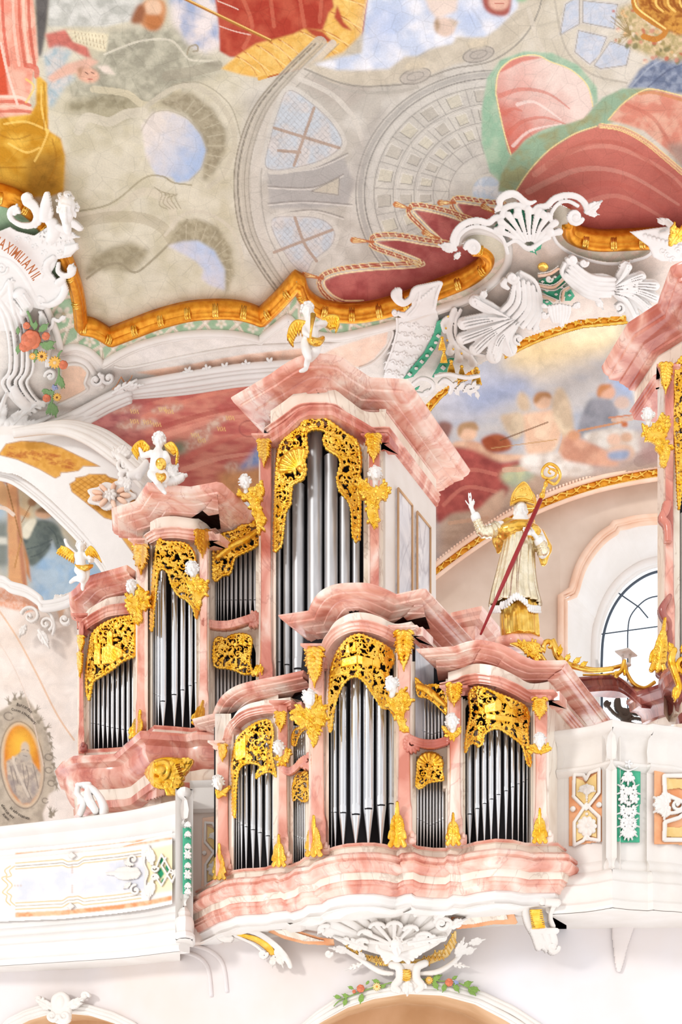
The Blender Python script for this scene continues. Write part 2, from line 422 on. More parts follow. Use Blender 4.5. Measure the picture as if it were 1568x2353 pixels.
def plain(name, c, rough=.6, metal=0, c2=None, scale=3, bs=0, bd=.01, bsc=40, spec=.5, coat=0):
 m, nt, p = newmat(name)
 if c2 is not None:
  o, _ = noise_col(nt, scale, 5.0, [(.35, c), (.68, c2)]); L(nt, o, p.inputs['Base Color'])
 else: p.inputs['Base Color'].default_value = lin(c)
 p.inputs['Roughness'].default_value = rough; p.inputs['Metallic'].default_value = metal; p.inputs['Specular IOR Level'].default_value = spec
 p.inputs['Coat Weight'].default_value = coat
 if bs: bump(nt, p, bsc, bs, bd)
 return m
def marble(name, stops, vein, scale=1.6, stretch=(1, 1, .55), rough=.22, veinw=.035, vamt=.55):
 m, nt, p = newmat(name)
 o, mp = noise_col(nt, scale, 6.0, stops, stretch, 1.4)
 n2 = N(nt, 'ShaderNodeTexNoise', Scale=scale*.75, Detail=7.0, Distortion=2.2); L(nt, mp.outputs[0], n2.inputs['Vector'])
 s1 = N(nt, 'ShaderNodeMath', operation='SUBTRACT'); L(nt, n2.outputs['Fac'], s1.inputs[0]); s1.inputs[1].default_value = .5
 ab = N(nt, 'ShaderNodeMath', operation='ABSOLUTE'); L(nt, s1.outputs[0], ab.inputs[0])
 mr = N(nt, 'ShaderNodeMapRange'); L(nt, ab.outputs[0], mr.inputs[0]); mr.inputs[1].default_value = 0; mr.inputs[2].default_value = veinw; mr.inputs[3].default_value = vamt; mr.inputs[4].default_value = 0
 mx = N(nt, 'ShaderNodeMix', data_type='RGBA'); L(nt, mr.outputs[0], mx.inputs[0]); L(nt, o, mx.inputs[6]); mx.inputs[7].default_value = lin(vein)
 L(nt, mx.outputs[2], p.inputs['Base Color']); p.inputs['Roughness'].default_value = rough
 p.inputs['Coat Weight'].default_value = .15; p.inputs['Coat Roughness'].default_value = .12
 return m
marble('pink', [(.32, (204, 124, 104)), (.44, (229, 163, 144)), (.55, (242, 199, 182)), (.68, (249, 229, 216))], (190, 116, 106), vamt=.4, veinw=.02)
marble('rose', [(.33, (188, 100, 84)), (.46, (212, 134, 116)), (.58, (233, 178, 160)), (.7, (244, 214, 200))], (160, 80, 74), vamt=.35, veinw=.02)
marble('cream', [(.30, (222, 204, 184)), (.5, (240, 228, 212)), (.7, (248, 240, 228))], (188, 158, 140), vamt=.5, veinw=.02)
marble('greymarble', [(.30, (190, 194, 204)), (.5, (222, 224, 230)), (.7, (240, 240, 242))], (150, 150, 165), scale=1.1, vamt=.5, veinw=.05)
marble('darkrose', [(.3, (120, 56, 56)), (.5, (165, 92, 84)), (.7, (205, 140, 122))], (100, 48, 52))
plain('stucco', (228, 221, 214), .55, c2=(236, 231, 226), scale=2, bs=.25, bsc=30, bd=.01)
plain('stuccobright', (232, 227, 222), .5, c2=(238, 234, 231), scale=2)
plain('whitefig', (231, 228, 225), .45, c2=(238, 236, 234), scale=5)
plain('wall', (232, 214, 202), .8, c2=(240, 228, 220), scale=.55, bs=.1, bsc=8)
plain('upperwall', (214, 192, 174), .85, c2=(226, 206, 190), scale=1.6, bs=.15, bsc=12)
plain('lowerwall', (228, 216, 209), .8, c2=(233, 230, 234), scale=.5, bs=.08, bsc=6)
plain('peach', (240, 196, 168), .7, c2=(246, 214, 192), scale=2.5)
plain('orange', (226, 150, 100), .7, c2=(240, 184, 140), scale=4)
plain('ochre', (226, 190, 120), .7, c2=(240, 212, 150), scale=6)
plain('green', (58, 168, 128), .6, c2=(78, 184, 146), scale=6)
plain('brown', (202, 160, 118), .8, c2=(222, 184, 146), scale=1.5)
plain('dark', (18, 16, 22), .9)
plain('darkred', (110, 44, 40), .6)
plain('redstaff', (150, 22, 28), .45)
plain('iron', (70, 82, 96), .6)
plain('writing', (176, 92, 24), .5)
plain('ink', (70, 60, 52), .8)
def goldmat(name, c, c2, rough, bs=.5, bsc=26, metal=.86):
 m, nt, p = newmat(name); o, _ = noise_col(nt, 9, 3.0, [(.35, c), (.65, c2)]); L(nt, o, p.inputs['Base Color'])
 p.inputs['Roughness'].default_value = rough; p.inputs['Metallic'].default_value = metal
 if bs: bump(nt, p, bsc, bs, .015)
goldmat('gold', (232, 172, 40), (250, 206, 92), .30)
goldmat('goldsmooth', (226, 170, 60), (248, 208, 110), .22, bs=.12, bsc=8)
goldmat('framegold', (214, 132, 28), (238, 166, 52), .34, bs=.3, bsc=20, metal=.7)
goldmat('silvergilt', (226, 210, 176), (244, 232, 206), .24, bs=.3, bsc=12)
def pipemat():
 m, nt, p = newmat('tin'); o, _ = noise_col(nt, 7, 3.0, [(.3, (206, 208, 212)), (.7, (232, 233, 236))], (1, 1, .15)); L(nt, o, p.inputs['Base Color'])
 p.inputs['Metallic'].default_value = .92; p.inputs['Roughness'].default_value = .26
 m, nt, p = newmat('tindull'); o, _ = noise_col(nt, 9, 4.0, [(.3, (176, 176, 178)), (.7, (206, 206, 208))], (1, 1, .2)); L(nt, o, p.inputs['Base Color'])
 p.inputs['Metallic'].default_value = .7; p.inputs['Roughness'].default_value = .42
pipemat()
plain('glass', (235, 245, 255), .05)
_p = MATS['glass'].node_tree.nodes['Principled BSDF']; _p.inputs['Transmission Weight'].default_value = 1; _p.inputs['IOR'].default_value = 1.02; _p.inputs['Specular IOR Level'].default_value = .1
def paintmat(name, crack=.0, grain=.16, rough=.8, gsc=70):
 m, nt, p = newmat(name); a = N(nt, 'ShaderNodeAttribute', attribute_name='Col')
 g = N(nt, 'ShaderNodeTexCoord'); n = N(nt, 'ShaderNodeTexNoise', Scale=gsc, Detail=3.0); L(nt, g.outputs['Object'], n.inputs['Vector'])
 n2 = N(nt, 'ShaderNodeTexNoise', Scale=4.0, Detail=6.0, Distortion=1.0); L(nt, g.outputs['Object'], n2.inputs['Vector'])
 ad = N(nt, 'ShaderNodeMath', operation='ADD'); L(nt, n.outputs['Fac'], ad.inputs[0]); L(nt, n2.outputs['Fac'], ad.inputs[1])
 mr = N(nt, 'ShaderNodeMapRange'); L(nt, ad.outputs[0], mr.inputs[0]); mr.inputs[1].default_value = .6; mr.inputs[2].default_value = 1.4; mr.inputs[3].default_value = 1-grain; mr.inputs[4].default_value = 1+grain
 v = N(nt, 'ShaderNodeVectorMath', operation='SCALE'); L(nt, a.outputs['Color'], v.inputs[0])
 if crack:
  vo = N(nt, 'ShaderNodeTexVoronoi', feature='DISTANCE_TO_EDGE', Scale=3.6); L(nt, g.outputs['Object'], vo.inputs['Vector'])
  m2 = N(nt, 'ShaderNodeMapRange'); L(nt, vo.outputs['Distance'], m2.inputs[0]); m2.inputs[1].default_value = 0; m2.inputs[2].default_value = .025; m2.inputs[3].default_value = 1-crack; m2.inputs[4].default_value = 1
  mu = N(nt, 'ShaderNodeMath', operation='MULTIPLY'); L(nt, mr.outputs[0], mu.inputs[0]); L(nt, m2.outputs[0], mu.inputs[1]); L(nt, mu.outputs[0], v.inputs['Scale'])
 else: L(nt, mr.outputs[0], v.inputs['Scale'])
 L(nt, v.outputs[0], p.inputs['Base Color']); p.inputs['Roughness'].default_value = rough; p.inputs['Specular IOR Level'].default_value = .2
paintmat('paint'); paintmat('fresco', crack=.13, grain=.13, gsc=45); paintmat('tint', grain=.05, rough=.5)
# ------------------------------------------------------------------ distances of the big surfaces
ZC = 13.0
ceilY = lambda x, y: ZC*F/(HZ-y)
coveY = lambda x, y: np.minimum(ZC*F/(HZ-y)*.985, 21.0)
gallL = interp([(-80, 17.9), (0, 17.7), (100, 17.6), (200, 17.4), (300, 17.05), (380, 16.7), (420, 16.4), (450, 16.3)])
lowY = interp([(-80, 18.7), (0, 18.5), (200, 18.1), (400, 17.3), (650, 16.3), (900, 15.8), (1250, 15.5), (1650, 15.4)])
# ------------------------------------------------------------------ what the frescoes show
pf([(-120, -120), (1690, -120), (1690, 900), (-120, 900)], (206, 197, 179), 1, col2=(218, 211, 198), ns=60)
pf([(-100, -120), (560, -120), (600, 300), (560, 760), (-100, 800)], (198, 190, 165), 30, col2=(213, 206, 186), ns=50)
pf([(560, 200), (1130, 100), (1150, 500), (700, 700), (560, 600)], (190, 184, 174), 25, col2=(208, 203, 194), ns=40)
# grey stone pedestal, sheet and seated figures, upper left
pf([(110, -60), (345, -60), (330, 10), (300, 48), (240, 62), (110, 62)], (184, 184, 176), 3, col2=(214, 213, 206), ns=25)
pf([(78, -60), (118, -60), (108, 60), (96, 130), (86, 130)], (96, 92, 90), 3, nz=.3)
pf([(385, -60), (505, -60), (512, 110), (470, 122), (425, 100), (395, 50)], (160, 172, 200), 8, col2=(224, 214, 212), ns=40)
pf([(250, 72), (330, 62), (400, 64), (430, 105), (455, 128), (515, 140), (505, 165), (430, 200), (395, 232), (300, 245), (200, 240), (150, 210), (230, 120)], (160, 156, 138), 8, col2=(190, 186, 166), ns=22)
pf([(150, 235), (250, 210), (300, 215), (330, 255), (300, 275), (240, 292), (200, 262), (150, 268)], (146, 138, 112), 9, col2=(172, 164, 138), ns=18)
ps([(215, 205), (290, 215), (330, 240), (385, 232), (410, 210)], 16, (206, 196, 168), .8); ps([(240, 125), (320, 95), (390, 92), (420, 120), (440, 138), (500, 140)], 5, (214, 208, 190), .8); ps([(430, 125), (436, 108), (452, 104), (455, 116), (444, 118)], 4, (160, 148, 126), .9)
ps([(385, 175), (440, 165), (500, 150)], 24, (158, 150, 132), .55)
pf([(330, 5), (375, 0), (380, 40), (350, 68), (320, 50)], (200, 140, 96), 4, smooth=4); pf(el(352, 18, 20, 20), (226, 190, 160), 3, nz=.1); pf([(335, 35), (375, 40), (365, 68), (340, 66)], (186, 118, 70), 4, smooth=4); pf([(300, 50), (318, 10), (334, 20), (326, 52)], (150, 96, 66), 4, smooth=4)
pf([(104, 78), (150, 68), (190, 80), (212, 138), (190, 128), (150, 108), (112, 112)], (196, 112, 100), 3, nz=.25, ns=16)
pf([(98, 125), (130, 105), (165, 118), (150, 150), (175, 180), (150, 200), (118, 250), (104, 230), (110, 190)], (168, 184, 190), 5, col2=(204, 200, 196), ns=14)
pf([(108, 178), (150, 148), (205, 132), (228, 142), (200, 160), (150, 175), (120, 190)], (222, 178, 158), 3, nz=.12)
pf([(150, 68), (250, 78), (244, 120), (222, 116), (168, 96)], (224, 214, 184), 2, nz=.1)
for i in range(9): ps([(172+i*8, 74+i), (176+i*8, 96+i*2)], 1.2, (160, 134, 104), .7)
pf(el(202, 172, 26, 18, 15), (220, 172, 148), 3, nz=.2, ns=10); pf([(178, 158), (190, 152), (185, 182)], (170, 130, 104), 3); ps([(196, 166), (202, 170)], 2, (120, 84, 70)); ps([(210, 166), (216, 169)], 2, (120, 84, 70)); ps([(203, 182), (212, 182)], 2.2, (186, 96, 84))
pf([(222, 152), (248, 150), (266, 172), (240, 168)], (228, 214, 200), 2)
# red architecture and yellow drape at the left edge
pf([(-110, -60), (72, -60), (82, 60), (88, 135), (76, 172), (66, 245), (82, 262), (-110, 285)], (228, 150, 128), 2, col2=(236, 182, 160), ns=30)
for xx, c_ in ((10, (206, 84, 64)), (34, (240, 196, 176)), (48, (204, 96, 74)), (58, (242, 204, 182)), (70, (196, 86, 66))):
 ps([(xx-6, -60), (xx-2, 60), (xx+10, 150)], 7, c_, .75); 
pf([(-110, 120), (6, 100), (20, 218), (-110, 222)], (214, 86, 56), 2, nz=.12)
for k, c_ in enumerate(((248, 214, 196), (208, 96, 76), (244, 200, 180), (204, 100, 80))): ps([(-100, 226+k*12), (30, 222+k*11), (66+k*3, 234+k*8)], 7, c_, .8)
ps([(2, 100), (18, 170), (40, 240)], 6, (248, 214, 198), .8); ps([(60, 150), (82, 156), (84, 175)], 12, (212, 104, 84), .8)
pf([(-110, 285), (70, 262), (82, 240), (84, 180), (92, 176), (108, 190), (112, 300), (140, 318), (150, 360), (146, 440), (120, 450), (-110, 470)], (226, 178, 72), 2, col2=(196, 138, 30), ns=34)
pf([(60, 360), (146, 350), (146, 445), (60, 450)], (168, 120, 40), 12, nz=.3, ns=18); pf([(-100, 370), (10, 380), (50, 410), (30, 450), (-100, 450)], (206, 160, 60), 8, nz=.2)
for p_ in ([(60, 182), (78, 200), (60, 235)], [(10, 285), (60, 280), (110, 300)], [(112, 300), (96, 340), (80, 370)], [(95, 200), (96, 250), (108, 305)], [(20, 330), (60, 350), (90, 340)]): ps(p_, 5, (246, 206, 112), .7)
for p_ in ([(100, 190), (104, 240), (100, 300)], [(-20, 300), (30, 320), (70, 310)], [(120, 320), (130, 370), (110, 420)], [(0, 385), (60, 385)]): ps(p_, 4, (164, 108, 22), .5)
# painted curtain with yellow fringe, top
pf([(486, -60), (860, -60), (820, 60), (700, 80), (640, 92), (590, 130), (530, 132), (505, 118), (503, 60)], (186, 84, 62), 2, col2=(168, 58, 42), ns=30)
for p_ in ([(560, 0), (580, 60), (560, 110)], [(620, -20), (630, 60)], [(690, 0), (700, 60)], [(740, -10), (735, 50)]): ps(p_, 9, (206, 116, 90), .5)
ps([(505, 60), (540, 72), (575, 80)], 2.5, (236, 200, 186), .9); ps([(500, 2), (530, 14), (548, 22)], 2.5, (236, 206, 190), .9)
pf([(508, 158), (545, 128), (590, 100), (640, 88), (676, 78), (700, 66), (742, 70), (756, 30), (768, 16), (760, -30), (846, -40), (826, 122), (720, 148), (600, 180), (556, 172)], (226, 176, 88), 2, col2=(236, 194, 112), ns=14)
for a_, b_ in (((545, 130), (590, 172)), ((590, 104), (650, 158)), ((640, 90), (700, 146)), ((690, 72), (770, 126)), ((742, 70), (806, 116)), ((762, 28), (828, 74)), ((764, -10), (840, 20)), ((560, 118), (612, 170)), ((620, 96), (676, 152))): ps([a_, ((a_[0]+b_[0])/2+4, (a_[1]+b_[1])/2-6), b_], 3.5, (188, 110, 60), .8, w2=1); ps([(a_[0]+8, a_[1]+4), (b_[0]+8, b_[1]-6)], 3, (246, 216, 150), .6)
pf([(700, 62), (742, 72), (770, 100), (750, 96), (716, 80)], (176, 74, 50), 2); pf([(775, 10), (790, 50), (812, 72), (788, 64), (768, 40)], (176, 74, 50), 2)
ps([(596, 181), (720, 149), (826, 122), (850, -40)], 6, (182, 100, 46), smooth=0); ps([(596, 179), (720, 147), (824, 121), (848, -40)], 2, (240, 196, 110), smooth=0)
ps([(596, 181), (612, 176)], 8, (220, 168, 80)); ps([(815, 126), (830, 122)], 8, (220, 168, 80))
ps([(410, -10), (500, 34), (622, 93)], 7, (170, 112, 50), smooth=0); ps([(410, -12), (500, 32), (622, 91)], 2.5, (240, 200, 120), smooth=0)
# light arches (painted architecture)
pf([(395, 212), (440, 212), (490, 250), (520, 300), (518, 350), (490, 400), (465, 420), (470, 330), (430, 262), (360, 240)], (150, 140, 116), 5, col2=(170, 160, 136), ns=10)
for t in range(10):
 a = math.radians(-70+t*14); ps([(400+78*math.cos(a), 335+84*math.sin(a)), (410+108*math.cos(a), 335+112*math.sin(a))], 2, (196, 188, 164), .7)
ps([(330, 250), (395, 205), (455, 200), (515, 250), (540, 320), (520, 390), (480, 430)], 12, (200, 192, 172), .9); ps([(395, 196), (460, 190), (528, 240), (555, 320)], 3, (166, 158, 138), .7)
pf([(325, 290), (350, 258), (385, 254), (430, 272), (462, 310), (474, 345), (462, 388), (435, 415), (405, 421), (395, 408), (360, 405), (335, 360)], (224, 214, 206), 3, col2=(168, 186, 216), grad=(350, 310, 450, 375), ns=22)
ps([(325, 300), (350, 262), (385, 254), (430, 272), (462, 310), (474, 345), (462, 388), (435, 415)], 2.5, (170, 160, 140), .6)
ps([(180, 300), (200, 270), (250, 280), (290, 262), (330, 258)], 22, (212, 204, 186), .7); ps([(140, 490), (250, 470), (330, 410), (372, 405), (400, 420), (440, 425)], 4, (158, 148, 122), .8); ps([(160, 500), (260, 484), (330, 440), (390, 470), (400, 520)], 18, (208, 198, 178), .7)
ps([(150, 520), (240, 500), (320, 500), (370, 520), (395, 550)], 26, (170, 158, 132), .45)
for k in range(5): ps([(355+k*8, 430+k*6), (372+k*9, 446), (366+k*9, 470-k*4), (384+k*8, 480)], 2.4, (150, 138, 112), .6)
pf([(190, 640), (210, 590), (260, 565), (300, 555), (345, 575), (330, 600), (300, 628), (260, 618), (220, 625)], (152, 142, 116), 6, col2=(168, 158, 132), ns=12); ps([(200, 640), (240, 612), (275, 606), (310, 626), (350, 598), (400, 548), (430, 505)], 5, (150, 140, 116), .8)
pf([(385, 560), (410, 510), (450, 502), (500, 520), (532, 570), (538, 630), (520, 680), (515, 640), (500, 590), (460, 556), (410, 560)], (156, 146, 120), 4, col2=(176, 166, 140), ns=9)
for t in range(9):
 a = math.radians(-100+t*15); ps([(440+66*math.cos(a), 612+60*math.sin(a)), (444+90*math.cos(a), 612+98*math.sin(a))], 2, (200, 190, 166), .6)
ps([(380, 540), (420, 495), (470, 488), (530, 525), (556, 590), (552, 660)], 8, (206, 197, 178), .8)
pf([(385, 565), (420, 555), (455, 553), (492, 575), (517, 620), (517, 668), (480, 655), (462, 640), (468, 620), (450, 600)], (222, 210, 206), 3, col2=(176, 192, 220), grad=(420, 640, 490, 570), ns=18)
# big oval ring with dark mouldings
ring = crv([(735, 100), (660, 175), (600, 250), (566, 340), (556, 430), (570, 530), (610, 610), (660, 680)], 10)
ps(ring, 34, (188, 180, 166), .8, smooth=0)
for o_, w_, c_, a_ in ((-18, 3, (138, 128, 112), .8), (-9, 4, (112, 104, 92), .7), (-3, 2, (206, 198, 184), .8), (6, 2.5, (150, 142, 128), .7), (16, 3, (166, 158, 146), .8), (30, 18, (206, 199, 188), .8), (44, 2.5, (150, 144, 134), .6)): ps([(p[0]+o_, p[1]) for p in ring], w_, c_, a_, smooth=0)
for i, p in enumerate(ring):
 if i % 2 == 0: pf(el(p[0]-6, p[1], 2.6, 4), (196, 188, 170), 1, a=.7)
# dome with coffers
DC = (1140, 445)
pf(el(DC[0], DC[1], 318, 285, 0), (194, 190, 182), 4, col2=(206, 202, 192), ns=30, a=.8)
for R, w_, c_ in ((322, 3, (140, 136, 130)), (312, 10, (176, 172, 166)), (302, 3, (128, 124, 120)), (290, 12, (206, 202, 194)), (280, 2, (146, 142, 136)), (236, 2, (150, 146, 140)), (228, 2, (212, 208, 200)), (188, 2, (150, 146, 140)), (180, 2, (212, 208, 200)), (144, 2, (156, 150, 144)), (108, 2, (156, 150, 144)), (74, 3, (206, 202, 194)), (58, 3, (180, 174, 166))):
 ps(el(DC[0], DC[1], R, R*.88, 0, 50, 90, 290), w_, c_, .8, smooth=0)
for k in range(13):
 a = math.radians(96+k*14.5)
 for R0, R1 in ((236, 280), (188, 228), (144, 180), (108, 144)):
  ps([(DC[0]+R0*math.cos(a), DC[1]+R0*.88*math.sin(a)), (DC[0]+R1*math.cos(a), DC[1]+R1*.88*math.sin(a))], 2.2, (152, 148, 142), .7)
 for R0, R1 in ((243, 274), (195, 222), (150, 176)):
  b = a+math.radians(4); c_ = a+math.radians(11)
  P_ = [(DC[0]+R*math.cos(t), DC[1]+R*.88*math.sin(t)) for R, t in ((R0, b), (R1, b), (R1, c_), (R0, c_))]
  pf(P_, (184, 178, 166) if k % 2 else (204, 198, 178), 1, a=.7, nz=.1, ns=8); ps([P_[1], P_[0], P_[3]], 2, (126, 122, 116), .7, smooth=0); ps([P_[1], P_[2], P_[3]], 1.5, (222, 218, 210), .8, smooth=0)
pf(el(1122, 440, 36, 34), (226, 226, 228), 3, col2=(196, 208, 222), ns=14); ps(el(1122, 440, 40, 38), 5, (210, 205, 194), .9, smooth=0)
# penetrating lunette windows of the painted drum
pf([(615, 392), (700, 380), (790, 360), (815, 420), (800, 470), (720, 480), (620, 480)], (176, 172, 168), 3, nz=.08)
for p_ in ([(615, 392), (720, 385), (800, 352)], [(616, 428), (720, 430), (790, 400)], [(616, 468), (700, 462), (810, 470)], [(640, 492), (720, 482), (790, 500)]): ps(p_, 3, (140, 134, 128), .7); ps([(x, y+4) for x, y in p_], 3, (216, 211, 204), .8)
pf([(715, 440), (780, 408), (778, 448)], (196, 188, 172), 2); ps([(715, 440), (780, 408), (778, 448), (715, 440)], 2, (130, 124, 118), .7, smooth=0)
W1 = [(664, 208), (716, 238), (762, 282), (786, 330), (750, 362), (690, 382), (614, 386), (622, 320), (640, 256)]
W2 = [(624, 508), (690, 498), (742, 506), (768, 532), (760, 565), (720, 598), (700, 626), (660, 590)]
for Wn, ml in ((W1, (((630, 294), (780, 340)), ((722, 248), (676, 380)), ((640, 346), (690, 350)))), (W2, (((630, 580), (764, 528)), ((678, 500), (700, 560), (728, 600))))):
 ps(crv(Wn, 5, True), 22, (208, 203, 194), .9, smooth=0); ps(crv(Wn, 5, True), 2.5, (150, 138, 128), .9, smooth=0)
 pf(Wn, (208, 203, 200), 2, col2=(196, 203, 210), ns=26, smooth=5)
 P = np.array(Wn); x0, x1 = P[:, 0].min(), P[:, 0].max(); y0, y1 = P[:, 1].min(), P[:, 1].max()
 for k in range(-12, 26):
  for sg in (1, -1):
   seg = [(x0+k*13+t*170*(1 if sg > 0 else -1)+(0 if sg > 0 else 100), y0+t*190) for t in np.linspace(0, 1, 40)]
   seg = [q for q in seg if inside(P, np.array([[q[0]]]), np.array([[q[1]]]))[0, 0]]
   if len(seg) > 2: ps([seg[0], seg[-1]], 1, (148, 146, 148), .5)
 for m_ in ml: ps(list(m_), 7, (176, 156, 142), 1)
pf([(690, 190), (720, 165), (800, 175), (860, 200), (800, 250), (760, 240)], (176, 166, 156), 6, a=.6, nz=.1); ps([(690, 182), (760, 215), (812, 270), (836, 330)], 12, (212, 206, 196), .8)
pf([(800, 440), (812, 350), (850, 280), (900, 230), (850, 330), (830, 440)], (168, 162, 156), 6, a=.5)
# bright sky oculus with cherubs, top centre
pf([(700, 150), (790, 120), (850, 60), (856, -60), (1290, -60), (1240, 40), (1170, 105), (1100, 135), (1040, 150), (960, 185), (860, 200), (760, 190)], (206, 196, 178), 3, col2=(196, 186, 168), ns=20)
ps([(700, 158), (800, 195), (900, 196), (960, 186), (1040, 158), (1130, 140), (1200, 90), (1240, 20), (1250, -60)], 4, (150, 144, 134), .8)
ps([(720, 172), (800, 208), (900, 212), (960, 200)], 8, (176, 170, 160), .7)
pf([(722, 148), (790, 130), (832, 122), (852, -60), (1200, -60), (1190, 20), (1150, 60), (1112, 88), (1050, 84), (1040, 100), (990, 112), (960, 128), (930, 130), (895, 158), (830, 162), (770, 160)], (196, 206, 226), 3, col2=(232, 232, 238), ns=44, smooth=0)
pf([(845, 20), (930, 20), (920, 80), (850, 110)], (172, 188, 222), 20, a=.7, nz=.1); pf([(1060, 10), (1110, 20), (1100, 70), (1060, 60)], (178, 194, 226), 14, a=.6)
for x_, y_ in ((955, 175), (1100, 125)): pf(el(x_, y_, 36, 17, -14), (184, 176, 166), 3); ps(el(x_, y_, 36, 17, -14), 3, (146, 140, 132), .8, smooth=0); ps(el(x_, y_, 20, 9, -14), 2.5, (152, 146, 138), .8, smooth=0); pf(el(x_, y_-26, 28, 12, -10), (206, 194, 172), 4, nz=.2, ns=8)
pf([(960, -50), (1060, -50), (1050, 25), (1005, 45), (985, 20)], (226, 208, 196), 4, nz=.1); pf(el(1022, 62, 25, 22, 20), (222, 198, 182), 3, nz=.1); pf([(998, 50), (1006, 36), (1012, 60), (1004, 78)], (176, 150, 124), 3); pf([(1030, 40), (1055, 50), (1045, 66)], (206, 186, 166), 3)
pf([(1112, -40), (1170, -40), (1172, 28), (1140, 36), (1112, 16)], (168, 92, 82), 3, smooth=4); pf(el(1147, 4, 24, 20), (224, 178, 158), 3, nz=.12); ps([(1138, 8), (1158, 8)], 3, (186, 106, 92)); pf([(1190, -40), (1240, -40), (1206, 4), (1186, 4)], (146, 190, 150), 4)
# upper right: painted lattice windows, golden vase with flowers
for Wq in ([(1288, 80), (1300, 10), (1332, -10), (1332, 55)], [(1340, 2), (1420, 10), (1412, 66), (1340, 52)], [(1330, 70), (1395, 85), (1378, 128), (1356, 148), (1322, 120)], [(1404, 95), (1450, 110), (1440, 150), (1380, 158), (1366, 150)]):
 ps(Wq+[Wq[0]], 9, (210, 202, 190), .9, smooth=0); pf(Wq, (204, 206, 214), 2, col2=(192, 200, 214), ns=12); ps(Wq+[Wq[0]], 1.6, (150, 140, 130), .8, smooth=0)
ps([(1275, 0), (1300, 110), (1360, 170), (1440, 190)], 5, (176, 168, 154), .6); ps([(1215, 20), (1250, 120), (1330, 200), (1400, 215)], 10, (212, 203, 188), .7)
pf([(1440, 205), (1470, 160), (1512, 128), (1620, 110), (1620, 215), (1540, 215), (1490, 203)], (108, 120, 146), 3, col2=(146, 156, 176), ns=14); ps([(1450, 200), (1500, 150), (1570, 120)], 4, (176, 184, 198), .6); ps([(1490, 200), (1540, 160), (1600, 140)], 4, (84, 92, 118), .6)
pf([(1420, 20), (1470, 0), (1500, 60), (1560, 70), (1620, 90), (1620, 140), (1540, 140), (1490, 128), (1450, 110), (1432, 70)], (176, 160, 112), 6, col2=(214, 190, 150), ns=9)
for i in range(90):
 r_ = random.Random(i); x_ = r_.uniform(1408, 1610); y_ = r_.uniform(10, 150)
 if y_ > 20+(x_-1400)*.9+60 or y_ < (x_-1480)*.5: continue
 c_ = r_.choice([(206, 140, 120), (232, 214, 190), (148, 132, 80), (190, 96, 70), (222, 180, 130), (120, 116, 76)]); pf(el(x_, y_, r_.uniform(3, 9), r_.uniform(3, 7), r_.uniform(0, 180), 10), c_, 1, a=.8)
for i in range(26):
 r_ = random.Random(i+200); x_ = r_.uniform(1402, 1450); y_ = r_.uniform(20, 110); ps([(1450, 80), (x_, y_)], 2, (150, 128, 84), .6, w2=1)
pf([(1450, -60), (1620, -60), (1620, 70), (1560, 82), (1510, 60), (1470, 30)], (206, 148, 66), 3, col2=(160, 96, 36), ns=9)
ps([(1458, -20), (1462, 20), (1500, 50), (1530, 70), (1510, 90), (1480, 84)], 13, (196, 130, 56)); ps([(1458, -20), (1464, 16), (1502, 46), (1530, 66)], 4, (250, 214, 130))
for k in range(6): ps([(1500+k*13, -30), (1494+k*14, 8), (1510+k*14, 26)], 5, (244, 200, 110) if k % 2 else (150, 84, 30), .9)
# swirling lined draperies, right
green = (150, 186, 158); olive = (158, 160, 120)
pf([(1175, 358), (1150, 420), (1126, 395), (1108, 330), (1108, 250), (1120, 180), (1150, 138), (1206, 118), (1270, 122), (1330, 150), (1372, 200), (1375, 235), (1350, 260)], green, 2, col2=(172, 196, 170), ns=20)
pf([(1140, 215), (1146, 168), (1172, 140), (1206, 128), (1238, 128), (1266, 142), (1312, 160), (1350, 196), (1363, 245), (1336, 280), (1270, 290), (1210, 320), (1175, 356), (1158, 300)], (236, 214, 204), 2, col2=(206, 112, 96), grad=(1290, 190, 1150, 300), ns=40, smooth=4)
for p_ in ([(1150, 220), (1200, 205), (1260, 215), (1310, 250)], [(1165, 310), (1200, 280), (1250, 270), (1300, 285)], [(1160, 260), (1180, 250), (1200, 255)]): ps(p_, 12, (206, 110, 92), .55, w2=3)
for p_ in ([(1190, 240), (1230, 235), (1290, 275)], [(1180, 335), (1220, 300), (1290, 285)]): ps(p_, 9, (246, 230, 222), .6, w2=3)
pf([(1146, 168), (1172, 140), (1206, 128), (1250, 132), (1200, 142), (1166, 160)], (206, 96, 76), 1, a=.7)
ps([(1140, 215), (1146, 168), (1172, 140), (1206, 128), (1238, 128), (1266, 142), (1312, 160), (1350, 196), (1363, 245)], 2.5, (240, 220, 160)); ps([(1140, 215), (1158, 300), (1175, 356)], 2.5, (240, 220, 160))
pf([(1145, 440), (1150, 405), (1176, 356), (1220, 318), (1290, 290), (1342, 272), (1385, 225), (1430, 204), (1490, 203), (1540, 210), (1500, 240), (1440, 270), (1380, 290), (1300, 330), (1230, 390), (1190, 445)], olive, 2, col2=(150, 178, 150), ns=26)
pf([(1398, 276), (1430, 240), (1470, 212), (1510, 206), (1620, 236), (1620, 430), (1540, 350), (1480, 300), (1440, 286)], (214, 140, 120), 2, col2=(226, 176, 154), ns=26)
ps([(1398, 276), (1430, 240), (1470, 212), (1510, 206), (1620, 236)], 2.5, (240, 216, 150)); ps([(1470, 216), (1510, 214), (1620, 246)], 7, (206, 140, 90), .7); ps([(1440, 240), (1500, 270), (1540, 330)], 8, (196, 110, 92), .5)
pf([(1530, 330), (1620, 330), (1620, 420), (1560, 380)], (150, 132, 124), 8, a=.8, nz=.2)
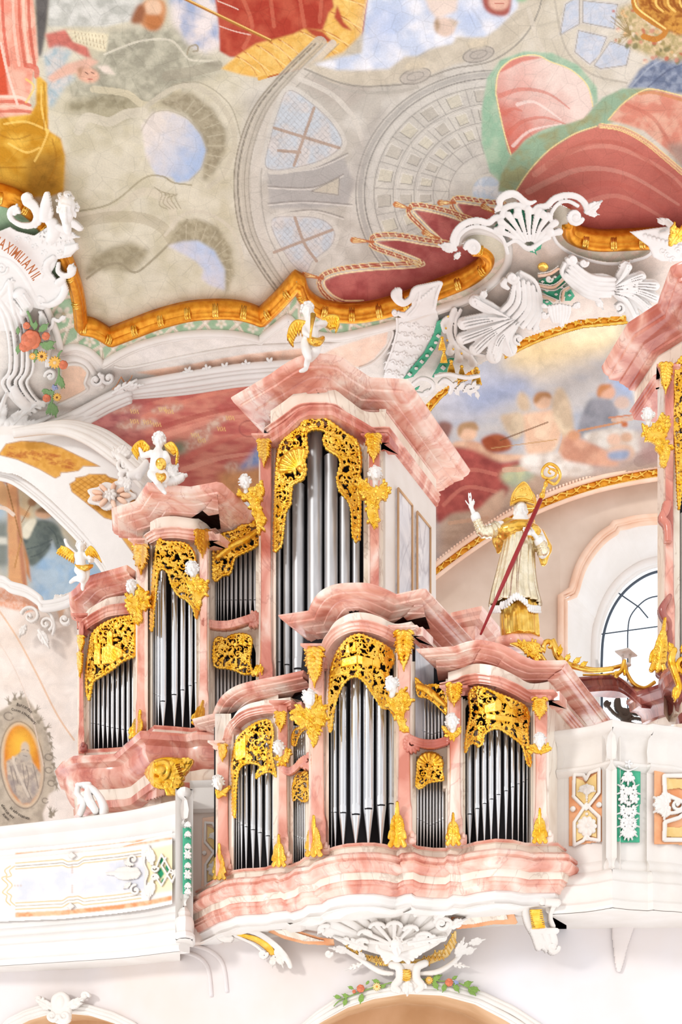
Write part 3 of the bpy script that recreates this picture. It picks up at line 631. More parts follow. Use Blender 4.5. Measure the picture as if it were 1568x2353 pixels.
pf([(1182, 445), (1215, 395), (1262, 345), (1320, 308), (1372, 290), (1430, 292), (1500, 330), (1560, 390), (1640, 400), (1640, 600), (1350, 580), (1290, 480), (1200, 480)], (204, 122, 108), 2, col2=(178, 92, 84), grad=(1420, 320, 1440, 540), ns=36)
for p_, c_ in (([(1230, 400), (1320, 345), (1420, 340), (1540, 400), (1600, 470)], (224, 160, 142)), ([(1215, 440), (1330, 390), (1440, 400), (1560, 470)], (222, 166, 150)), ([(1290, 450), (1400, 420), (1500, 460), (1568, 520)], (190, 100, 88)), ([(1260, 380), (1350, 330), (1450, 340), (1560, 440)], (186, 98, 84)), ([(1320, 480), (1420, 450), (1540, 510)], (216, 150, 134))): ps(p_, 15, c_, .45, w2=6)
pf([(1320, 500), (1360, 530), (1600, 535), (1600, 480), (1480, 500)], (130, 62, 60), 14, a=.6, nz=.1)
ps([(1182, 445), (1215, 395), (1262, 345), (1320, 308), (1372, 290)], 2.5, (244, 224, 160)); bq = crv([(1380, 288), (1430, 296), (1480, 322), (1530, 362), (1620, 440)], 8)
ps(bq, 9, (222, 168, 140), .9, smooth=0); ps([(p[0]+3, p[1]-4) for p in bq], 1.6, (246, 222, 150), smooth=0); ps([(p[0]-3, p[1]+5) for p in bq], 1.6, (246, 222, 150), smooth=0)
for i in range(0, len(bq)-1): ps([bq[i], ((bq[i][0]+bq[i+1][0])/2, bq[i][1]+6), bq[i+1]], 1.5, (248, 226, 160), .9, smooth=0)
# fringed canopy lappets with tassels
def lappet(poly, edge):
 pf(poly, (186, 104, 98), 2, col2=(162, 78, 76), ns=30); c = crv(edge, 8)
 ps(c, 3.2, (243, 224, 180), 1, smooth=0)
 P = np.array(c); cen = np.array(poly).mean(0); q = []
 for i in range(len(P)):
  t = P[min(i+1, len(P)-1)]-P[max(i-1, 0)]; nn = np.array([-t[1], t[0]])/(np.linalg.norm(t)+1e-6); q.append(P[i]+nn*11)
 ps(q, 8, (176, 92, 76), 1, smooth=0); ps([p+(0, 0) for p in np.array(q)+0], 1.2, (243, 224, 180), .8, smooth=0)
 for i in range(0, len(q), 2): ps([q[i]+(-2, -3), q[i]+(2, 3)], 2.4, (246, 228, 180), .9)
 ps([np.array(p)+(np.array(q[i])-np.array(p))*.55 for i, p in enumerate(c)], 1.4, (236, 206, 140), smooth=0); ps([np.array(p)+(np.array(q[i])-np.array(p))*1.5 for i, p in enumerate(c)], 1.6, (236, 206, 140), smooth=0)
def tassel(x, y, dx, dy, L_=30):
 n = np.array([dx, dy])/math.hypot(dx, dy); a = np.array([x, y]); ps([a, a-n*L_*.35], 6, (190, 110, 70)); ps([a-n*L_*.35, a-n*L_], 7, (196, 124, 76), 1, w2=14)
 for k in (-1, 0, 1): ps([a-n*L_*.4, a-n*L_+np.array([-n[1], n[0]])*k*5], 1.6, (246, 222, 160))
lappet([(1050, 467), (1095, 470), (1150, 480), (1160, 500), (1080, 520), (1070, 500)], [(1160, 480), (1100, 472), (1050, 467), (1064, 492), (1084, 520)]); tassel(1046, 466, 1, 0, 34)
lappet([(951, 482), (1010, 490), (1070, 512), (1120, 520), (1060, 560), (1020, 555), (985, 520)], [(1080, 515), (1020, 494), (951, 482), (978, 515), (1024, 558)]); tassel(945, 480, 1, .3, 36)
lappet([(862, 556), (910, 550), (975, 560), (1040, 568), (1100, 560), (1120, 600), (1050, 645), (910, 705), (810, 708), (775, 690), (748, 660), (745, 645), (780, 630), (850, 620), (960, 612), (972, 600), (930, 582)], [(1045, 572), (975, 562), (910, 551), (862, 556), (930, 582), (974, 602), (958, 614), (850, 621), (780, 630), (746, 645), (756, 670), (790, 690), (835, 690)]); tassel(858, 556, 1, .1, 46); tassel(742, 640, 1, .2, 44); tassel(1010, 548, 1, .4, 36)
tassel(1142, 492, 1, .6, 36)
# soft dark red patch along the inside of the frame bow
pf([(900, 640), (1040, 580), (1110, 560), (1120, 620), (950, 700), (820, 712)], (120, 56, 54), 16, a=.4)
# ------------------------------------------------------------------ ceiling
FR = join(crv([(-70, 432), (0, 446), (40, 460), (80, 490), (120, 540), (152, 600)], 6), crv([(152, 600), (170, 650), (180, 700), (184, 746)], 6), crv([(184, 746), (215, 752), (252, 774)], 6),
          crv([(252, 774), (310, 752), (370, 730), (440, 713), (510, 709), (560, 714), (600, 728)], 6), crv([(600, 728), (640, 690), (684, 641)], 4), crv([(684, 641), (700, 680), (740, 708), (800, 718), (860, 712), (930, 692), (1010, 662), (1075, 635), (1112, 608), (1124, 585), (1110, 566), (1086, 562)], 8))
FR2 = crv([(1306, 500), (1308, 525), (1330, 542), (1375, 551), (1430, 550), (1500, 547), (1640, 545)], 8)
top_ = [(1640, -80), (-80, -80)]
crest = [(1086, 562), (1060, 560), (1050, 540), (1080, 520), (1130, 500), (1160, 470), (1200, 480), (1240, 485), (1290, 470), (1330, 490), (1306, 505)]
struct(painted('ceiling', FR+crest+FR2+top_, ceilY, 'fresco', step=2.0))
# cove surface behind all the stucco
pf([(-120, 400), (1690, 400), (1690, 1100), (-120, 1100)], (233, 226, 219), 1, col2=(239, 233, 228), ns=80)
PEACH = (244, 212, 192)
cov_top = [(p[0]-2, p[1]+5) for p in FR]+crest+[(p[0], p[1]+5) for p in FR2]
BL = join(crv([(100, 690), (128, 760), (140, 806)], 4), crv([(140, 806), (170, 796), (205, 806), (236, 836)], 5), crv([(236, 836), (300, 800), (380, 775), (460, 765), (540, 767), (598, 780)], 6), crv([(598, 780), (630, 752), (662, 728)], 4), crv([(662, 728), (700, 758), (770, 772), (850, 757), (910, 742), (960, 726), (1010, 708), (1057, 694), (1096, 675), (1134, 646), (1163, 612), (1170, 583), (1163, 554), (1134, 532), (1099, 524), (1072, 530), (1056, 548)], 7))
band_poly = FR+BL[::-1]
pf(band_poly, (150, 180, 146), 1, col2=(166, 190, 160), ns=20)
# strapwork pattern of the cove band: lattice straps and leaves
def walk(path, step):
 P = np.array(path); d = np.r_[0, np.cumsum(np.hypot(*np.diff(P[:, :2], axis=0).T))]; s_ = np.arange(0, d[-1], step)
 return np.stack([np.interp(s_, d, P[:, 0]), np.interp(s_, d, P[:, 1])], 1)
def bandpat(A, B, step, cs=(214, 200, 182), cl=(226, 216, 200)):
 A = np.array(A); B = np.array(B); n = min(len(A), len(B))
 for i in range(n-1):
  a0, a1, b0, b1 = A[i], A[i+1], B[i], B[i+1]
  if i % 2 == 0:
   for p, q in ((a0, b1), (b0, a1)):
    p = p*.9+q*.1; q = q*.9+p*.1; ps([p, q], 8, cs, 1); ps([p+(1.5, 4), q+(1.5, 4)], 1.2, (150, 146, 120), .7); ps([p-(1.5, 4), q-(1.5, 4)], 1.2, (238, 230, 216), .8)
   c = (a0+a1+b0+b1)/4; pf(el(c[0], c[1], 3.5, 3.5), (236, 228, 214), 1)
  else:
   c = (a0+a1+b0+b1)/4; r = np.linalg.norm(a0-b0)*.3
   for k in range(5): t = k*1.256+.3; pf(el(c[0]+r*.62*math.cos(t), c[1]+r*.55*math.sin(t), r*.4, r*.28, math.degrees(t)), cl, 1)
   pf(el(c[0], c[1], r*.24, r*.24), (206, 190, 160), 1)
def resamp(P, n):
 P = np.array([p[:2] for p in P], float); d = np.r_[0, np.cumsum(np.hypot(*np.diff(P, axis=0).T))]; s_ = np.linspace(0, d[-1], n); return np.stack([np.interp(s_, d, P[:, 0]), np.interp(s_, d, P[:, 1])], 1)
def sub(P, x0, x1, i0=0, i1=None):
 return [p for p in P[i0:i1] if x0 <= p[0] <= x1]
def seg_between(P, a, b):
 P = np.array([p[:2] for p in P]); i = np.argmin(np.hypot(P[:, 0]-a[0], P[:, 1]-a[1])); j = np.argmin(np.hypot(P[:, 0]-b[0], P[:, 1]-b[1])); return P[i:j+1]
sh = lambda P, dx, dy: [(p[0]+dx, p[1]+dy) for p in P]
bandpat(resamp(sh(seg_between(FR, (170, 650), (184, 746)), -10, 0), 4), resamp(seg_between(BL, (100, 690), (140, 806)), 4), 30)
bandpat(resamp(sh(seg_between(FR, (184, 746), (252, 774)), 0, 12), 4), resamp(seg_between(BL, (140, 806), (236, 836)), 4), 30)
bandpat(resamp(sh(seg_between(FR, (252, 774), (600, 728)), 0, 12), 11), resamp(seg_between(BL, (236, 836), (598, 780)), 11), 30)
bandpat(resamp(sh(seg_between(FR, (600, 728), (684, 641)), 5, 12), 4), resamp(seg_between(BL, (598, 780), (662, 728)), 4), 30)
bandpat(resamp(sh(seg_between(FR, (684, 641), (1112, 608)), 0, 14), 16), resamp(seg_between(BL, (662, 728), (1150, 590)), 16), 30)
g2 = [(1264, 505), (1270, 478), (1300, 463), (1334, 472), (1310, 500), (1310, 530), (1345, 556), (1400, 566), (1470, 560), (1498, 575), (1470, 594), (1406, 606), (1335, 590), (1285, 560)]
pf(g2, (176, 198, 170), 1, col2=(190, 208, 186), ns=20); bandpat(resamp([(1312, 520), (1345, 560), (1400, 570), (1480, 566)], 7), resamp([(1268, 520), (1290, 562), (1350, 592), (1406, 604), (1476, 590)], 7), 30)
# peach fields of the cove
pf([(310, 856), (430, 838), (560, 815), (700, 800), (705, 826), (600, 838), (560, 848), (430, 860), (380, 868), (352, 862)], PEACH, 1, col2=(240, 200, 176), ns=20)
pf([(725, 822), (770, 800), (830, 780), (892, 762), (888, 790), (860, 824), (830, 844), (740, 838)], PEACH, 1, col2=(246, 222, 204), ns=20)
pf([(142, 850), (160, 840), (186, 842), (200, 856), (194, 880), (196, 898), (132, 930), (140, 890)], (240, 206, 182), 1, nz=.04)
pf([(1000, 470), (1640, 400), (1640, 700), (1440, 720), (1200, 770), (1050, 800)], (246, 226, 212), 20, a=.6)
# hidden strip over the left edge and the ground of the cartouche
cove_low = [(1640, 740), (1440, 725), (1330, 735), (1210, 775), (1100, 840), (1010, 900), (965, 945), (900, 900), (560, 884), (250, 906), (185, 966), (140, 990), (60, 1010), (-70, 1016)]
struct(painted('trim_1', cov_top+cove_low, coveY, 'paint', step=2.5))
# gilded ceiling frame: a heavy half-round moulding with ribbon bands
def frame(name, path, label):
 P = np.array(path)[:, :2]; P = resamp(P, int(len(P)*1.4)); Y = ceilY(P[:, 0], P[:, 1])*.992
 t = thing(name, label, 'ceiling frame', Wp(P[len(P)//2, 0], P[len(P)//2, 1], Y[len(P)//2]))
 for nm, off, r, mt in (('outer_moulding', (2, 13), .075, 'framegold'), ('main_moulding', (0, 1), .125, 'framegold'), ('inner_moulding', (-1, -12), .075, 'framegold')):
  m = MB(); m.tube(Wp(P[:, 0]+off[0]*np.sign(0.5), P[:, 1]+off[1], Y), r, n=12, up=(0, .3, 1)); m.build(nm, mt, t)
 d = 0; last = 0
 for i in range(2, len(P)-2):
  d += math.hypot(P[i, 0]-P[i-1, 0], P[i, 1]-P[i-1, 1])
  if d-last > 62:
   last = d; T = P[i+1]-P[i-1]; T = T/np.linalg.norm(T); c = P[i]; m = MB(); nn = np.array([-T[1], T[0]])
   if nn[1] < 0: nn = -nn
   for k in (-1, 1): 
    q = [c+T*k*5+nn*s_ for s_ in (-11, -5, 2, 8, 14)]; dz = (.0, .10, .13, .11, .04)
    m.tube([Wp(a[0], a[1], ceilY(a[0], a[1])*.992-z_*.75)-np.array([0, 0, z_*.75]) for a, z_ in zip(q, dz)], .016, n=6)
   q = [c+nn*s_ for s_ in (-11, -5, 2, 8, 14)]
   m.tube([Wp(a[0], a[1], ceilY(a[0], a[1])*.992-z_*.7)-np.array([0, 0, z_*.7]) for a, z_ in zip(q, dz)], .03, n=6, flat=.5)
   m.build('ribbon_band', 'goldsmooth', t)
 return t
frame('ceiling_frame', FR, 'long scalloped gilded frame moulding around the big ceiling painting, left and middle')
frame('ceiling_frame', FR2, 'short gilded frame moulding below the swirling red drapery at the right of the ceiling')
# white mouldings of the cove
def mould(path, Yf, prof, mat='stucco', name='trim_1', parent=None, kind=True, **k):
 P = np.array([p[:2] for p in path]); w = Wp(P[:, 0], P[:, 1], Yf(P[:, 0], P[:, 1]))
 o = sweep(name, w, prof, mat, parent, **k)
 if kind and parent is None: struct(o)
 return o
def tubeline(name, path, Yf, r, mat='stucco', parent=None, structure=True, dY=-.02, n=8, flat=1):
 P = np.array([p[:2] for p in path]); m = MB(); m.tube(Wp(P[:, 0], P[:, 1], Yf(P[:, 0], P[:, 1])+dY), r, n=n, flat=flat); o = m.build(name, mat, parent)
 if structure: struct(o)
 return o
tubeline('trim_2', BL, coveY, .06); tubeline('trim_2', sh(BL, 2, 8), coveY, .035)
tubeline('trim_3', crv([(262, 842), (300, 845), (430, 818), (560, 797), (690, 790), (706, 770), (716, 750)], 6), coveY, .02)
tubeline('trim_3', crv([(720, 776), (760, 790), (892, 755), (896, 790), (862, 830), (826, 846)], 5), coveY, .022)
tubeline('trim_4', crv([(120, 832), (160, 822), (196, 832), (222, 866), (236, 888)], 6), coveY, .05); tubeline('trim_4', crv([(135, 845), (165, 836), (190, 840), (202, 856), (195, 880), (198, 898), (130, 932)], 5), coveY, .025)
# stepped white cornice over the left painting
for j, (dy, r) in enumerate(((0, .05), (9, .05), (19, .075), (31, .06), (40, .045))):
 tubeline('trim_5', crv([(296, 884+dy*.7), (420, 862+dy), (560, 842+dy), (700, 832+dy)], 6), lambda x, y: coveY(x, y)-.12+dy*.003, r, 'stuccobright')
for j, (dy, r) in enumerate(((0, .05), (12, .07), (24, .07), (34, .05))):
 tubeline('trim_6', crv([(40, 1000+dy*.3), (110, 975+dy*.6), (180, 945+dy), (250, 908+dy), (300, 886+dy)], 6), lambda x, y: coveY(x, y)-.15, r, 'stuccobright')
# ------------------------------------------------------------------ left painting behind the organ
ly = lambda x, y: 21.2+0*x
pf([(150, 960), (245, 900), (700, 860), (700, 1150), (300, 1150)], (176, 92, 84), 1, col2=(200, 128, 110), ns=50, nsy=14)
pf([(180, 962), (250, 912), (330, 905), (330, 1010), (240, 1000)], (150, 84, 84), 14, col2=(176, 110, 104), ns=20, nsy=8)
for i, (a_, b_, c_) in enumerate((((330, 960), (560, 890), (206, 128, 108)), ((300, 930), (540, 884), (150, 76, 72)), ((360, 985), (600, 930), (160, 74, 66)), ((380, 1000), (600, 950), (214, 146, 126)), ((430, 1050), (600, 990), (192, 104, 92)), ((420, 1080), (600, 1040), (214, 150, 130)))): ps([a_, ((a_[0]+b_[0])/2, (a_[1]+b_[1])/2-8), b_], 14, c_, .6, w2=6)
for x_, y_, rx, ry, ro in ((315, 975, 50, 12, -6), (385, 940, 40, 9, -8), (470, 990, 38, 11, -25), (290, 940, 36, 7, -8), (440, 1020, 50, 12, -25), (500, 968, 26, 9, -20), (545, 1080, 30, 16, 20)): pf(el(x_, y_, rx, ry, ro), (204, 178, 160), 4, a=.8, col2=(186, 134, 116), ns=10)
for x_, y_ in ((300, 968), (330, 970), (352, 975), (380, 945), (300, 945), (500, 985), (440, 1000), (455, 1012), (520, 960), (350, 1010), (365, 940)):
 for k in range(4): ps([(x_+k*5, y_-4), (x_+k*5+3, y_+5)], 1.6, (222, 184, 112), .9)
pf([(330, 1035), (420, 1010), (430, 1040), (360, 1052)], (112, 120, 98), 8, nz=.2, ns=9); pf([(545, 1080), (600, 1020), (640, 1010), (640, 1050), (570, 1095)], (120, 142, 186), 6, col2=(168, 166, 186), ns=14)
pf([(500, 1090), (600, 1070), (640, 1130), (520, 1150)], (196, 140, 96), 8, nz=.2, ns=14); ps(el(572, 985, 22, 18), 4, (150, 80, 74), .6, smooth=0)
struct(painted('wall_left', [(60, 1000), (160, 930), (250, 880), (700, 850), (700, 1300), (420, 1300), (200, 1120)], ly, 'paint'))
# ------------------------------------------------------------------ right vault painting
def ry_(x, y): return 21.35+np.clip((y-700)/500, 0, 1.2)*.9
pf([(900, 600), (1640, 600), (1640, 1400), (900, 1400)], (196, 190, 188), 1, col2=(176, 180, 192), ns=90, nsy=40)
for p_, c_, f_ in (([(1180, 760), (1420, 730), (1440, 790), (1250, 850), (1150, 860)], (232, 208, 162), 26), ([(1280, 740), (1420, 730), (1430, 770), (1300, 790)], (246, 232, 196), 18), ([(980, 920), (1120, 840), (1180, 880), (1040, 980)], (188, 190, 204), 20), ([(1400, 860), (1540, 820), (1540, 900), (1420, 910)], (150, 170, 208), 18), ([(1060, 900), (1200, 860), (1230, 900), (1080, 960)], (150, 160, 188), 18), ([(1000, 1080), (1200, 1060), (1350, 1080), (1540, 1020), (1540, 1100), (1300, 1130), (1130, 1210), (1000, 1310)], (176, 148, 128), 18), ([(1280, 1040), (1540, 980), (1540, 1060), (1320, 1090)], (170, 146, 138), 16)): pf(p_, c_, f_, col2=tuple(min(255, v+14) for v in c_), ns=30, nsy=18)
SK = (224, 184, 156)
def blob(p, c, f=3, c2=None, ns=34, **k): pf(p, c, f, col2=c2, ns=ns, smooth=4, **k)
blob([(1008, 970), (1040, 975), (1030, 1010), (1018, 1048), (1004, 1010)], (140, 100, 92), 4)
pf(el(1075, 994, 22, 20), SK, 3, nz=.08); blob([(1052, 985), (1062, 972), (1092, 970), (1100, 990), (1070, 984), (1056, 1004)], (176, 140, 104), 3); 
blob([(1040, 1018), (1080, 1012), (1110, 1020), (1140, 1040), (1200, 1046), (1205, 1056), (1120, 1068), (1080, 1060), (1040, 1050)], SK, 3, (206, 160, 134))
blob([(1040, 1030), (1090, 1035), (1150, 1062), (1200, 1058), (1180, 1090), (1160, 1140), (1100, 1170), (1040, 1180), (1004, 1200), (1004, 1110), (1030, 1080)], (176, 88, 80), 4, (150, 70, 66), 24)
for p_ in ([(1030, 1110), (1080, 1080), (1140, 1090)], [(1020, 1160), (1070, 1120), (1140, 1130)]): ps(p_, 9, (204, 124, 108), .6)
blob([(1150, 1090), (1200, 1070), (1230, 1090), (1180, 1120)], (190, 190, 150), 6, (168, 176, 152)); blob([(1090, 1195), (1120, 1150), (1160, 1125), (1150, 1170), (1120, 1205)], (206, 172, 148), 4); ps([(1120, 1190), (1034, 1202)], 9, (200, 160, 134), .9); ps([(1160, 1080), (1240, 1076)], 12, (206, 168, 142), .9)
pf(el(1248, 922, 20, 19), SK, 3, nz=.08); blob([(1226, 918), (1236, 902), (1262, 902), (1270, 918), (1250, 912), (1232, 928)], (176, 128, 88), 3)
blob([(1200, 955), (1240, 945), (1290, 942), (1296, 980), (1270, 1040), (1215, 1046), (1204, 990)], SK, 4, (236, 204, 176)); ps([(1205, 965), (1225, 1010), (1270, 1020)], 15, SK, .9); ps([(1285, 955), (1300, 1000), (1290, 1040)], 14, (216, 172, 142), .9)
for p_ in ([(1270, 950), (1272, 910), (1290, 890), (1312, 930), (1320, 1000), (1300, 1010)], [(1200, 945), (1188, 925), (1196, 900), (1214, 912), (1218, 940)], [(1150, 960), (1170, 950), (1200, 950), (1205, 990), (1180, 1010)]): blob(p_, (220, 198, 170), 4, (200, 176, 150))
blob([(1106, 1010), (1140, 996), (1170, 1008), (1176, 1030), (1150, 1040), (1120, 1036)], (156, 76, 48), 3, (176, 100, 66)); ps([(1150, 1012), (1260, 970)], 2.5, (120, 80, 54)); ps([(1130, 1030), (1280, 1010)], 2, (196, 150, 100))
blob([(1200, 1050), (1290, 1040), (1360, 1070), (1350, 1092), (1270, 1096), (1210, 1080)], (232, 224, 216), 4, (206, 190, 178))
pf(el(1395, 902, 20, 17), (222, 172, 146), 3); blob([(1372, 905), (1380, 884), (1408, 884), (1400, 892), (1384, 902), (1380, 916)], (190, 128, 84), 3)
blob([(1330, 980), (1350, 925), (1380, 915), (1412, 925), (1420, 960), (1380, 1000), (1340, 1010)], (132, 132, 140), 4, (150, 148, 156)); blob([(1340, 1000), (1400, 985), (1460, 990), (1500, 1010), (1460, 1040), (1380, 1030)], (222, 214, 206), 4, (196, 182, 170))
pf(el(1430, 925, 18, 15), (214, 180, 160), 3, a=.8); ps([(1410, 965), (1450, 962), (1480, 950)], 10, (214, 176, 152), .8)
pf([(1440, 850), (1450, 835), (1530, 900), (1530, 1000), (1470, 960)], (222, 214, 206), 3, nz=.1)
for k in range(8): ps([(1450+k*10, 848+k*7), (1470+k*8, 950+k*4)], 2, (176, 166, 160), .7)
ps([(1400, 960), (1525, 945)], 4, (200, 130, 96), .9); ps([(1330, 990), (1430, 970)], 5, (206, 140, 90), .8); pf(el(1436, 975, 8, 7), (190, 110, 70), 2)
blob([(1300, 1000), (1340, 1010), (1400, 1040), (1420, 1070), (1340, 1066), (1290, 1050)], (216, 164, 138), 4, (196, 140, 116)); pf(el(1320, 1000, 15, 12), (206, 150, 116), 3); pf(el(1412, 1010, 17, 14), (222, 184, 162), 3); pf(el(1440, 1005, 14, 12), (206, 166, 140), 3)
blob([(1400, 1030), (1440, 1020), (1460, 1040), (1440, 1060), (1405, 1055)], (214, 176, 152), 4); blob([(1400, 1040), (1445, 1035), (1440, 1055), (1404, 1056)], (150, 160, 184), 4); ps([(1470, 1060), (1525, 1040)], 26, (150, 124, 116), .6); blob([(1470, 1000), (1525, 985), (1530, 1050), (1480, 1060)], (170, 130, 124), 8, a=.6)
vtop = [(955, 955), (985, 915), (1020, 882), (1090, 838), (1150, 805), (1215, 772), (1280, 748), (1335, 732), (1440, 722), (1640, 716)]
vbot = crv([(1640, 1058), (1540, 1068), (1450, 1082), (1370, 1100), (1290, 1126), (1215, 1158), (1140, 1200), (1060, 1254), (985, 1312), (940, 1352)], 5)
struct(painted('wall_right', vtop+vbot, ry_, 'paint'))
# gilded carved edge of the vault painting (upper) and carved band (lower arc)
def strip_relief(name, label, cat, top, wid, Yf, mat, seed=0, rosr=5, back='framegold', d=(0, -1, 0), pitch=26):
 P = walk(top, 4); nn = np.gradient(P, axis=0); nn /= np.linalg.norm(nn, axis=1)[:, None]; nrm = np.stack([-nn[:, 1], nn[:, 0]], 1); nrm[nrm[:, 1] < 0] *= -1
 c = P+nrm*wid/2; lo = P.min(0)-wid*1.6; hi = P.max(0)+wid*1.6
 t = thing(name, label, cat, Wp(c[len(c)//2, 0], c[len(c)//2, 1], float(Yf(c[len(c)//2, 0], c[len(c)//2, 1]))))
 R = Relief(lo[0], lo[1], hi[0], hi[1], 2.0); R.poly(list(P)+list((P+nrm*wid)[::-1]), 2); R.build('ground_strip', back, Yf, t, d, thick=4)
 R = Relief(lo[0], lo[1], hi[0], hi[1], 1.5)
 for s_ in (.02, .98): R.st_([tuple(p) for p in P+nrm*wid*s_], wid*.09, 2, sm=0)
 n = max(1, int(len(c)*4/pitch))
 for i in range(n):
  j = int((i+.5)*len(c)/n); x, y = c[j]; a = math.degrees(math.atan2(nn[j, 1], nn[j, 0])); s_ = 1 if i % 2 else -1
  R.st_([c[max(j-3, 0)]+nrm[j]*wid*.25*s_, c[j], c[min(j+3, len(c)-1)]-nrm[j]*wid*.25*s_], wid*.1, 2, sm=5); R.leaf(x, y, a+60*s_, wid*.42, wid*.16, 2, 2); R.leaf(x, y, a+180+60*s_, wid*.42, wid*.16, 2, 2)
  if i % 3 == 0: R.rosette(x, y, wid*.26, 6, 3)
 R.build('carved_scrollwork', mat, lambda x, y: Yf(x, y)-.03, t, d, thick=3, back=False); return t
for seg, lab in ((vtop[0:4], 'carved gilded edge at the lower left start of the angel concert painting'), (vtop[4:8], 'carved gilded edge between the two big stucco shells and the painting'), (vtop[7:9], 'level length of carved gilded edge over the angel concert painting, below the right shell')):
 strip_relief('gilded_edge', lab, 'edge', [(p[0], p[1]-2) for p in crv(seg, 5)], -26 if False else 24, lambda x, y: 20.9+0*x, 'goldsmooth')
arc = vbot[::-1]
strip_relief('gilded_band', 'long arched gilded carved band under the angel concert painting, above the bare wall', 'band', [(p[0], p[1]+4) for p in arc], 22, lambda x, y: 22.15+0*x, 'goldsmooth')
tubeline('trim_7', arc, lambda x, y: 22.1+0*x, .045, 'peach'); tubeline('trim_7', sh(arc, 0, 29), lambda x, y: 22.1+0*x, .04, 'peach')
m = MB()
for i, p in enumerate(walk(sh(arc, 0, -7), 8)): m.box(Wp(p[0], p[1], 22.1), (.035, .08, .045))
struct(m.build('trim_7', 'peach', None, smooth=False))
# ------------------------------------------------------------------ upper right wall with arched window
YW = 22.4
xs = np.arange(930, 1300, 10); wy = lambda x: YW
arcf = interp(sorted([(p[0], p[1]+12) for p in arc]))
struct(band('wall_right', np.linspace(930, 1288, 40), arcf, 1760, wy, .5, 'upperwall'))
wo = interp([(1288, 1366), (1300, 1356), (1314, 1350), (1325, 1310), (1345, 1272), (1372, 1240), (1402, 1216), (1416, 1206), (1424, 1202), (1470, 1192), (1530, 1186), (1660, 1182)])
struct(band('wall_right', np.linspace(1288, 1660, 60), arcf, wo, wy, .5, 'upperwall'))
# the window surround mouldings
outl = [(1289, 1760), (1289, 1368), (1312, 1356)]+crv([(1316, 1346), (1330, 1300), (1352, 1262), (1380, 1230), (1406, 1212)], 5)+[(1412, 1202), (1424, 1200)]+crv([(1430, 1199), (1480, 1189), (1650, 1180)], 4)
for o_, r_ in ((0, .06), (7, .035), (14, .045)): tubeline('trim_8', [(p[0]+o_*.8, p[1]+o_*.9) for p in outl], lambda x, y: YW-.03+0*x, r_, 'peach')
# splayed reveal and window frame
inn = [(1366, 1760), (1364, 1520)]+crv([(1364, 1520), (1368, 1450), (1386, 1390), (1416, 1342), (1456, 1308), (1500, 1290), (1560, 1284), (1650, 1290)], 6)
Yi = 23.3
O = resamp([(p[0]+14, p[1]+14) for p in outl], 60); I2 = resamp(inn, 60)
V = np.concatenate([Wp(O[:, 0], O[:, 1], YW+.1), Wp(I2[:, 0], I2[:, 1], Yi)])
struct(mk('trim_9', V, [(i, i+1, 61+i, 60+i) for i in range(59)], 'stuccobright', None, False))
tubeline('trim_9', inn, lambda x, y: Yi+0*x, .09, 'stuccobright'); tubeline('trim_9', [(p[0]+8, p[1]+8) for p in inn], lambda x, y: Yi+.05+0*x, .06, 'stuccobright')
wi = thing('window_1', None, None, Wp(1480, 1700, Yi+.1)); wi['kind'] = 'structure'
m = MB()
fr = [(1384, 1760), (1383, 1530)]+crv([(1383, 1530), (1387, 1464), (1403, 1410), (1430, 1366), (1466, 1334), (1506, 1315), (1560, 1308)], 6)
m.tube([Wp(p[0], p[1], Yi+.1) for p in fr], .028, n=6)
for p_ in ([(1377, 1458), (1568, 1432)], [(1443, 1760), (1443, 1460)]+crv([(1443, 1460), (1448, 1420), (1470, 1390), (1500, 1372), (1560, 1366)], 5), [(1412, 1356), (1470, 1396), (1490, 1420)], [(1520, 1302), (1520, 1760)], [(1376, 1590), (1568, 1580)]): m.tube([Wp(p[0], p[1], Yi+.1) for p in p_], .014, n=6)
m.build('window_frame', 'iron', wi)
gp = np.array(fr+[(1660, 1290), (1660, 1760)]); mk('window_pane', Wp(gp[:, 0], gp[:, 1], Yi+.13), [tuple(range(len(gp)))], 'glass', wi, False)
# ------------------------------------------------------------------ left: arch, painting in the lunette, lower wall
yl = lambda x, y: 20.6+0*x
pf([(-120, 1000), (420, 1000), (420, 1620), (-120, 1620)], (240, 237, 234), 1)
GO = (214, 154, 66)
for poly in ([(0, 1040), (14, 1020), (50, 1013), (100, 1016), (140, 1028), (190, 1052), (230, 1072), (192, 1071), (180, 1082), (150, 1086), (140, 1086), (138, 1094), (127, 1099), (90, 1078), (40, 1056), (0, 1046)], [(160, 1112), (174, 1104), (173, 1098), (196, 1094), (206, 1089), (243, 1090), (250, 1096), (272, 1102), (300, 1125), (312, 1140), (300, 1200), (262, 1196), (240, 1190), (210, 1165), (165, 1130)], [(274, 1228), (300, 1232), (325, 1256), (330, 1300), (312, 1280)]):
 pf(poly, GO, 1, col2=(226, 170, 84), ns=9); ps(poly+[poly[0]], 1.6, (150, 100, 60), .6, smooth=0)
r_ = random.Random(3)
for i in range(40):
 x = r_.uniform(10, 160); y = 1020+(x/230)**1.6*52+r_.uniform(4, 26)
 for k in range(3): ps([(x, y+k*2.2), (x+r_.uniform(7, 18), y+k*2.2+2)], 1.3, (184, 104, 50), .75)
for k in range(-6, 14):
 for sg in (1, -1):
  seg = [(170+k*17+t*120*sg, 1090+t*110*(.75)) for t in np.linspace(0, 1, 50)]; Pq = np.array([(162, 1112), (174, 1100), (243, 1090), (312, 1140), (300, 1200), (262, 1196), (210, 1165), (165, 1130)])
  seg = [q for q in seg if inside(Pq, np.array([[q[0]]]), np.array([[q[1]]]))[0, 0]]
  if len(seg) > 2: ps([seg[0], seg[-1]], 2, (168, 104, 28), .6)
archout = crv([(-90, 1000), (0, 985), (60, 982), (120, 990), (180, 1008), (250, 1048), (300, 1090), (345, 1150)], 6)
